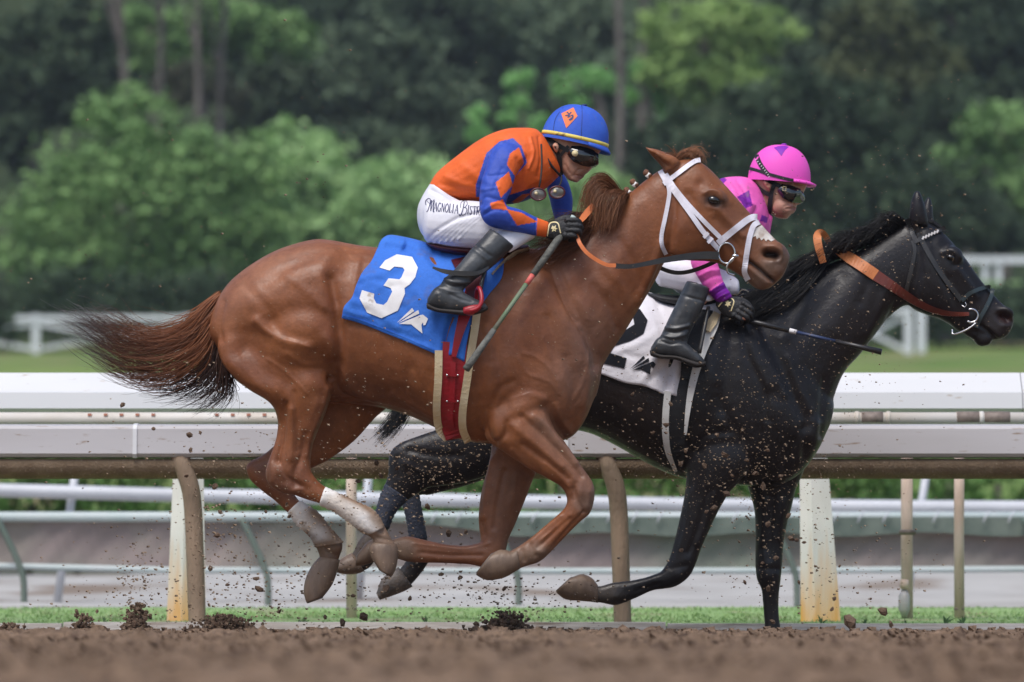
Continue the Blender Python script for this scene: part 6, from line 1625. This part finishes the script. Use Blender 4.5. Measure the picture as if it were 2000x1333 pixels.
for s in (-1, 1):
    k = s * .19
    loft(mb, [(1408, 366, 1478, 402, .06, s * .155), (1385, 428, 1450, 452, .06, s * .22), (1354, 488, 1420, 490, .056, s * .27), (1349, 514, 1402, 506, .052, s * .285), (1358, 534, 1405, 524, .047, s * .29), (1376, 563, 1413, 550, .04, s * .285), (1392, 582, 1422, 566, .036, s * .28), (1404, 594, 1431, 580, .034, s * .27)], DB, n=18, cap=.1)
v, f, e = remesh(mb, .0046, 5)
v = sculpt(v, f, [([(1440, 352), (1455, 375), (1462, 400)], 4, -.006), ([(1425, 360), (1440, 385)], 5, .005), ([(1388, 570), (1402, 560), (1415, 556)], 2.5, .004), ([(1392, 578), (1408, 568), (1420, 562)], 2.2, -.004), ([(1398, 586), (1412, 577), (1426, 571)], 2.2, .004), ([(1365, 540), (1385, 530), (1402, 528)], 4, .004), ([(1370, 552), (1390, 542), (1408, 538)], 4, -.004)])
uv = PX(v)
PK, PU = np.array((.86, .13, .50)), np.array((.20, .012, .33))
cj = np.tile(PK, (len(v), 1))
cj[inside(uv, [(1375, 577), (1416, 549), (1445, 590), (1400, 605)]) & (v[:, 1] < DB)] = PU
cj[inside(uv, [(1440, 385), (1463, 372), (1470, 402), (1455, 408), (1448, 396)])] = PU
cj[inside(uv, [(1395, 345), (1412, 345), (1420, 352), (1400, 372), (1380, 378)])] = PU
cj[inside(uv, [(1488, 420), (1500, 425), (1498, 436), (1484, 432)])] = PU
build('jacket', v, f, silk_a, jb, color=cj)
for s in (-1, 1):
    boot(jb, DB, [(1341, 549, 1386, 564, .058, s * .30), (1332, 568, 1380, 584, .057, s * .305), (1320, 594, 1371, 606, .054, s * .315), (1306, 622, 1358, 632, .05, s * .325), (1292, 652, 1346, 656, .045, s * .335), (1280, 672, 1342, 676, .042, s * .34)],
         [(1273, 676, 1274, 692, .034, s * .34), (1285, 660, 1286, 697, .04, s * .34), (1308, 656, 1308, 700, .044, s * .342), (1332, 664, 1330, 704, .045, s * .345), (1352, 680, 1347, 710, .045, s * .35), (1366, 692, 1362, 714, .04, s * .352), (1375, 703, 1374, 713, .03, s * .352)],
         [(1270, 684, 1272, 696, .036, s * .342), (1290, 693, 1290, 701, .041, s * .342), (1320, 695, 1320, 703, .044, s * .345), (1345, 702, 1342, 713, .047, s * .35), (1364, 707, 1360, 719, .044, s * .352), (1378, 706, 1376, 716, .032, s * .352)],
         [([(1300, 640), (1322, 642), (1345, 636)], 3, .006), ([(1298, 648), (1320, 650), (1342, 644)], 3, -.006), ([(1296, 656), (1316, 660), (1338, 654)], 3, .005), ([(1325, 574), (1350, 582), (1374, 588)], 2.5, -.004), ([(1290, 666), (1310, 672), (1335, 668)], 3, -.004)])
glove(jb, DB, dx=1410 - 1070, dyp=590 - 450, dd=-.265, rot=.55, sc=.98)
glove(jb, DB, dx=1440 - 1070, dyp=575 - 450, dd=.265, rot=.55, sc=.98)
m_ = MB().tube(catmull([P(1446, 618, DB - .28), P(1452, 622, DB - .285), P(1458, 624, DB - .285)], 4), [.009, .009, .0088, .0085, .008, .0075, .007, .006, .004], 8)
m_.build('fingertip', mat('finger skin', (.42, .2, .14, 1), .5), jb)
pinkh = mat('helmet cover', attr=True, rough=.6, spec=.35, bump=.05, bscale=60, col2=(.95, .92, .94, 1), scale=8)


def hcol(uv):
    c = np.tile(np.array((.86, .10, .55)), (len(uv), 1))
    return c


hB, tree_hB = helmet(jb, (1461, 346), (1583, 357), 68, DB, .118, pinkh, cols=hcol, button=mat('purple button', (.28, .015, .45, 1), .5), brim=(12, 4))
print_polys([[(1511, 289), (1519, 286), (1526, 285), (1534, 285), (1541, 287), (1533, 294), (1526, 305), (1518, 295)]], tree_hB, DB, .002, 4).build('triangle', mat('purple panel', (.22, .01, .40, 1), .6), hB)
for nm, path, w in (('lower_band', [(1463, 329), (1484, 335), (1506, 342), (1545, 352), (1580, 357)], 6), ('diagonal_band', [(1477, 303), (1484, 320), (1496, 337), (1510, 350)], 9)):
    strap(MB(), path, w, tree_hB, DB, .001, .003).build(nm, strap_m, hB)
for i in range(9):
    t = i / 8; x, y = 1476 + 26 * t + 2 * math.sin(3 * t), 312 + 34 * t
    print_polys([stroke_poly([(x - 1.2, y + 1), (x, y - .4), (x + 1.2, y - 1.2)], 1.2)], tree_hB, DB, .0055, 4).build('strap_lettering', print_w, hB)
g2 = strap(MB(), [(1522, 366), (1534, 374), (1550, 381), (1563, 384), (1570, 382)], [14, 28, 31, 27, 14], tree_fb, DB, .006, .016, mirror=DB)
g2.flat = False
g2 = g2.build('goggles', lens_m, jb)
h, _ = hit(tree_fb, 1532, 369, DB)
MB().tube([np.array(P(1532 + a, 369 + b, h[1] - .026)) for a, b in ((-3, -4), (3, -4), (3, 4), (-3, 4), (-3, -4))], .002, 5, caps=False).build('buckle', gold_m, g2)
strap(MB(), [(1523, 364), (1508, 357), (1490, 348)], 8, tree_fb, DB, .005, .004, mirror=DB).build('strap', strap_m, g2)
cs = strap(MB(), [(1514, 358), (1508, 372), (1505, 388), (1503, 405), (1502, 422)], [8, 8, 9, 9, 8], tree_fb, DB, .005, .006, mirror=DB).build('chin_strap', strap_m, jb)
strap(MB(), [(1472, 358), (1482, 368), (1494, 377), (1506, 382)], [6, 7, 8, 8], tree_fb, DB, .005, .005, mirror=DB).build('side_strap', strap_m, cs)
bluesh = mat('navy shaft', (.03, .05, .13, 1), .4, (.02, .03, .07, 1), 20)
whip('riding_crop', 'dark crop with a white band held level by the pink capped jockey', ((1440, 622), (1722, 688)), DB, -.25, -.34,
     [('grip', 0, .36, 6, 5, leather_m), ('band', .3601, .41, 4.6, 4.4, print_w), ('shaft', .4101, .68, 3.4, 3.2, bluesh), ('popper', .6801, 1, 4.2, 6, leather_m)])

brb = thing('bridle', P(1820, 450, DB), 'dark bridle with studded browband on the black horse head', 'bridle')
tan_r = mat('tan leather rein', (.62, .21, .065, 1), .5, (.5, .16, .05, 1), 18, 4)
oxr = mat('oxblood leather', (.16, .03, .018, 1), .4, (.1, .02, .014, 1), 14, 4)
grn = mat('dark green rubber', (.03, .045, .05, 1), .4)
for nm, path, w in (('crownpiece', [(1771, 428), (1778, 445), (1784, 462), (1790, 474)], 9), ('cheekpiece', [(1784, 432), (1800, 470), (1822, 510), (1845, 545), (1864, 570), (1878, 588)], 9), ('throatlatch', [(1782, 470), (1786, 490), (1780, 525), (1774, 550), (1770, 570)], 7.5)):
    strap(MB(), path, w, tree_b, DB, .003, .007, mirror=DB).build(nm, leather_m, brb)
bb = strap(MB(), [(1784, 473), (1800, 467), (1820, 457), (1846, 445)], 8, tree_b, DB, .003, .008, mirror=DB).build('browband', leather_m, brb)
for i in range(8):
    x, y = 1803 + i * 5.6, 465 - i * 2.55
    h, _ = hit(tree_b, x, y, DB)
    yy = h[1] - .014 if h is not None else DB - .03
    MB().box(P(x, y, yy), (.0085, .006, .016), rot=Matrix.Rotation(math.radians(24), 4, 'Y').to_euler()).build('stud', print_w, bb, smooth=False)
for path in ([(1878, 588), (1892, 575), (1910, 566), (1928, 561), (1934, 562)], [(1938, 564), (1936, 578), (1926, 600), (1914, 622), (1906, 640)]):
    strap(MB(), path, 7.5, tree_b, DB, .003, .012, mirror=DB).build('noseband', grn, brb)
h, _ = hit(tree_b, 1895, 612, DB)
yb0 = h[1] - .018
for s in (1, -1):
    yb = yb0 if s > 0 else 2 * DB - yb0
    MB().tube([np.array(P(1897 + 13 * math.cos(t), 617 + 13 * math.sin(t), yb)) for t in np.linspace(-2.0, 2.2, 20)], .005, 8).build('bit_ring', steel_m, brb)
    MB().tube(catmull([P(1860, 643, yb + .03 * s), P(1862, 653, yb + .02 * s), P(1880, 648, yb + .005 * s), P(1895, 640, yb), P(1906, 631, yb)], 5), .0045, 8).build('bit_curb', steel_m, brb)
    MB().tube([np.array(P(1882 + a, 594 + b, yb + .004 * s)) for a, b in ((-4, 2), (2, 7), (6, 2), (2, -5))], .003, 6).build('buckle', steel_m, brb)
strap(MB(), [(1634, 490), (1660, 505), (1688, 523), (1710, 538)], [14, 22, 22, 22], tree_b, DB, .012, .007).build('rein_grip', tan_r, brb)
strap(MB(), [(1708, 537), (1740, 558), (1772, 580), (1805, 599), (1835, 610), (1862, 614), (1892, 614)], [22, 19, 16, 13, 11, 9, 7], tree_b, DB, .012, .006).build('rein', oxr, brb)
strap(MB(), [(1608, 514), (1600, 488), (1596, 464), (1602, 455), (1612, 462), (1622, 482)], [13, 15, 16, 14, 12, 12], tree_b, DB, depth=[-.11, -.13, -.12, -.09, -.05, -.03], thick=.008).build('rein_loop', tan_r, brb)
strap(MB(), [(1606, 512), (1560, 545), (1500, 590), (1450, 618)], [8, 7, 7, 7], tree_b, DB, .03, .006).build('rein_end', oxr, brb)

# ------------------------------------------------------------------ kicked-up dirt
def clod(c, r, rg, stretch=(1, 1, 1)):
    bm = bmesh.new(); bmesh.ops.create_icosphere(bm, subdivisions=1, radius=1)
    v = np.array([q.co[:] for q in bm.verts]); f = [tuple(q.index for q in fc.verts) for fc in bm.faces]; bm.free()
    v = v * (1 + rg.normal(0, .22, (len(v), 1))) * np.array(stretch) * r
    a = rg.uniform(0, 6.28); cr, sr = math.cos(a), math.sin(a)
    v = np.stack([v[:, 0] * cr - v[:, 2] * sr, v[:, 1], v[:, 0] * sr + v[:, 2] * cr], 1)
    return v + c, f


rg = np.random.default_rng(77)
spray_m = mat('spray dirt', (.16, .11, .075, 1), .95, (.32, .24, .165, 1), 9, 4, .35, .65, spec=.1)
GC = 'clods of dirt kicked up into the air'
# larger clods seen in the photo (px, py, radius px, depth)
big = [(755, 1150, 9, 20.2), (520, 1000, 5, 20.1), (800, 1170, 6, 20.4), (668, 1215, 10, 20.5), (672, 1235, 8, 20.4), (710, 1205, 11, 20.5), (635, 1205, 6, 20.3), (545, 1195, 6, 20.4), (565, 1010, 6, 19.8), (690, 1165, 6, 20.2), (240, 790, 7, 19.8), (300, 838, 5, 19.8), (370, 850, 7, 19.8),
       (392, 845, 5, 19.8), (372, 880, 6, 19.8), (488, 882, 4, 19.8), (420, 950, 9, 19.8), (365, 930, 5, 19.8), (430, 1000, 6, 19.8), (425, 1045, 7, 19.8), (410, 1110, 7, 20), (445, 1142, 5, 20), (500, 1130, 8, 20), (505, 1150, 9, 20), (862, 1123, 6, 20.4), (900, 1128, 7, 20.4), (985, 1150, 6, 20.4),
       (875, 1042, 8, 20.8), (910, 1040, 6, 20.8), (835, 990, 7, 20.8), (1340, 880, 8, 21.0), (1415, 888, 11, 20.9), (1375, 910, 8, 21.0), (1330, 905, 7, 21.0), (1300, 830, 8, 21.0), (1275, 845, 7, 21.0), (1420, 965, 10, 20.9), (1395, 992, 9, 20.9), (1490, 950, 10, 20.9), (1500, 1025, 9, 20.9), (1540, 1008, 8, 20.9),
       (1545, 1052, 9, 21.0), (1555, 1055, 6, 21.0), (1515, 1090, 8, 20.9), (1490, 1100, 6, 20.9), (1500, 1150, 7, 20.9), (1510, 1215, 7, 20.9), (1455, 1138, 6, 21.0), (1560, 1138, 6, 21.0), (1630, 1170, 7, 21.0), (1660, 1215, 17, 20.6), (1725, 1195, 11, 20.6), (1740, 1220, 7, 20.6), (1615, 1232, 9, 20.5), (1625, 1190, 6, 20.8),
       (1640, 1105, 5, 21), (1595, 1115, 5, 21), (1700, 1170, 4, 21), (1668, 1148, 4, 21), (1430, 930, 6, 20.9), (1460, 900, 6, 20.9), (1380, 1000, 5, 21), (1330, 1075, 7, 20.9), (1570, 1060, 6, 21), (700, 940, 6, 20.2), (745, 930, 7, 20.4), (775, 915, 6, 20.4), (650, 1040, 5, 20), (800, 925, 5, 20.5), (735, 905, 8, 20.4),
       (1400, 850, 6, 21), (1450, 840, 5, 21), (1310, 790, 6, 21), (1235, 770, 5, 21.0), (1250, 800, 7, 21.0), (1500, 880, 6, 20.9), (1475, 925, 8, 20.9), (1525, 930, 6, 20.9), (560, 285 + 700, 4, 20), (190, 1195, 5, 20.6), (150, 1195, 6, 20.6), (330, 1240, 6, 20.3)]
base = None
for px, py, r, d in big:
    v, f = clod(P(px, py, d), M(r, d) * (.72 if d > 20.8 else .85), rg, (1.15, .9, .8))
    zone = ('airborne dirt clod passing the rails below the chestnut tail' if px < 460 and py < 1000 else 'airborne dirt clod behind the bandaged hind hooves' if px < 560 else 'airborne dirt clod low over the grass beneath the chestnut horse' if px < 1100 and py > 1100
            else 'airborne dirt clod beside the bandaged hind legs' if px < 1000 else 'airborne dirt clod near the rusty white post' if px > 1565 else 'airborne dirt clod around the planted foreleg of the black horse' if py > 1000 else 'pale airborne dirt clod against the black chest' )
    build('dirt_clod', v, f, clod_m, smooth=False, label=zone, cat='dirt clod', group=GC)
# fine spray
zones = [(620, (1440, 900), (140, 100), 20.95, 1.25), (480, (1330, 850), (120, 120), 21.0, 1.15), (420, (1560, 800), (90, 120), 21.0, 1.0), (260, (1500, 1050), (90, 90), 21.0, 1.4), (420, (880, 900), (120, 60), 20.9, 1.7), (330, (640, 900), (130, 120), 19.6, 1.5), (260, (420, 960), (130, 130), 19.8, 1.7), (420, (640, 1120), (220, 60), 20.2, 2.0),
         (320, (900, 1140), (170, 55), 20.5, 1.9), (240, (1680, 1130), (110, 70), 20.9, 1.8), (240, (1720, 470), (140, 120), 20.6, 1.2), (160, (1600, 380), (150, 120), 20.4, 1.1), (340, (300, 380), (260, 200), 20.2, 1.0), (200, (800, 250), (300, 140), 20.2, 1.0), (260, (1650, 400), (180, 180), 20.6, 1.0), (260, (1600, 640), (130, 90), 20.9, 1.2), (160, (1840, 560), (80, 80), 20.9, 1.1),
         (200, (200, 560), (200, 60), 20.2, 1.1), (180, (700, 700), (180, 120), 19.6, 1.2), (140, (1150, 700), (90, 120), 19.6, 1.2), (160, (300, 1130), (220, 50), 20.3, 1.9), (60, (1320, 290), (40, 20), 20, 1.2), (90, (980, 960), (40, 90), 20.2, 1.3)]
mb = MB()
tet = np.array([[1, 1, 1], [1, -1, -1], [-1, 1, -1], [-1, -1, 1]], float) / 1.73
tf = [(0, 1, 2), (0, 3, 1), (0, 2, 3), (1, 3, 2)]
zones += [(500, (620, 1010), (110, 90), 19.6, 1.4), (420, (830, 920), (90, 60), 20.9, 1.5), (260, (1400, 900), (90, 60), 20.95, 1.6), (180, (1500, 980), (60, 90), 20.95, 1.7), (260, (450, 1180), (120, 40), 20.4, 2.4), (220, (1000, 1170), (90, 35), 20.5, 2.3),
          (200, (265, 1140), (26, 50), 20.6, 2.2), (160, (430, 1030), (40, 60), 19.9, 2.4)]
for n, c, s, d, r in zones:
    for _ in range(n):
        x, y = rg.normal(c[0], s[0]), rg.normal(c[1], s[1])
        if y > 1235: continue
        dd = d + rg.normal(0, .12)
        rr = M(min(r * np.exp(rg.normal(-.1, .55)), 3.4), dd)
        v = tet * (1 + rg.normal(0, .3, (4, 1))) * rr * np.array([1.25, 1, .8])
        mb.add(v + P(x, y, dd), tf)
mb.build('dirt_spray', spray_m, smooth=False, kind='stuff', label='fine spray of dirt grains hanging in the air', cat='dirt')
# splashes where hooves left the ground
for lab, cx, w, h, n, d in (('tall narrow splash of dirt thrown up at left', 262, 20, 62, 420, 20.6), ('low thin splash of dirt at the far left', 165, 30, 40, 200, 20.7), ('long dark mound of churned dirt under the bandaged hind legs', 440, 52, 38, 900, 20.5),
                            ('round splash of dirt below the chestnut fore hoof', 990, 42, 44, 620, 20.6), ('small heap of churned dirt at the far left edge', 20, 26, 22, 160, 20.7)):
    mb = MB()
    for i in range(n):
        t = rg.random() ** 1.9
        x = cx + rg.normal(0, w * (.75 - .45 * t)) + (t * 8 if cx == 262 else 0); y = 1240 - t * h - 1
        r = M(abs(rg.normal(3.6, 1.6)) * (1 - .55 * t) + .6, d)
        v, f = clod(P(x, y, d + rg.normal(0, .07)), r, rg)
        mb.add(v, f)
    mb.build('dirt_splash', clod_m, smooth=False, label=lab, cat='dirt splash', group='splashes of dirt from the hooves', kind='stuff')
# loose crumbs lying on the track
mb = MB()
for _ in range(5200):
    y = rg.uniform(9, 21.1); x = rg.uniform(-.13, .13) * y * 1.05
    r = abs(rg.normal(.008, .006)) + .003
    mb.add(tet * (1 + rg.normal(0, .3, (4, 1))) * r * np.array([1.2, 1.2, .9]) + np.array([x, y, float(track_z(y)) + .012 + r * .3]), tf)
mb.build('track_crumbs', dirt_m, smooth=False, kind='stuff', label='loose crumbs of dirt lying on the track surface', cat='dirt')
# weeds at the kerb
weed_m = leaf_mat('weed leaves', (.05, .105, .045), (.09, .15, .07), 5)
for px, s in ((205, 20), (585, 15), (725, 15), (832, 24), (590, 22), (1690, 16), (1770, 14), (1845, 26), (1880, 22), (1935, 12), (1605, 24), (140, 14), (1030, 12), (1255, 12), (330, 14)):
    mb = MB(); b = P(px, 1222, 22.75); b[2] = .005
    for k in range(7):
        a = rg.uniform(-1.1, 1.1); L = M(s, 22.75) * rg.uniform(.6, 1.1)
        tip = b + np.array([math.sin(a) * L * .8, rg.normal(0, .01), math.cos(a) * L]); mid = (b + tip) / 2 + np.array([-.004 * a, 0, .006])
        w = np.array([math.cos(a), 0, -math.sin(a)]) * L * .09
        mb.add([b, mid - w, tip, mid + w], [(0, 1, 2, 3)])
    mb.build('weed', weed_m, smooth=False, label='small green weed growing along the kerb behind the track', cat='weed', group='weeds along the kerb')

# ------------------------------------------------------------------ air
hz = bpy.data.materials.new('haze'); hz.use_nodes = True
hn, hl = hz.node_tree.nodes, hz.node_tree.links
hn.clear()
ho = hn.new('ShaderNodeOutputMaterial'); pv = hn.new('ShaderNodeVolumePrincipled')
pv.inputs['Color'].default_value = (.80, .88, 1, 1); pv.inputs['Density'].default_value = .0003; pv.inputs['Anisotropy'].default_value = .2
hl.new(pv.outputs[0], ho.inputs['Volume'])
MB().box((0, 200, 62), (520, 480, 128)).build('haze', hz, smooth=False, kind='stuff', label='thin grey blue haze over the hillside', cat='haze')
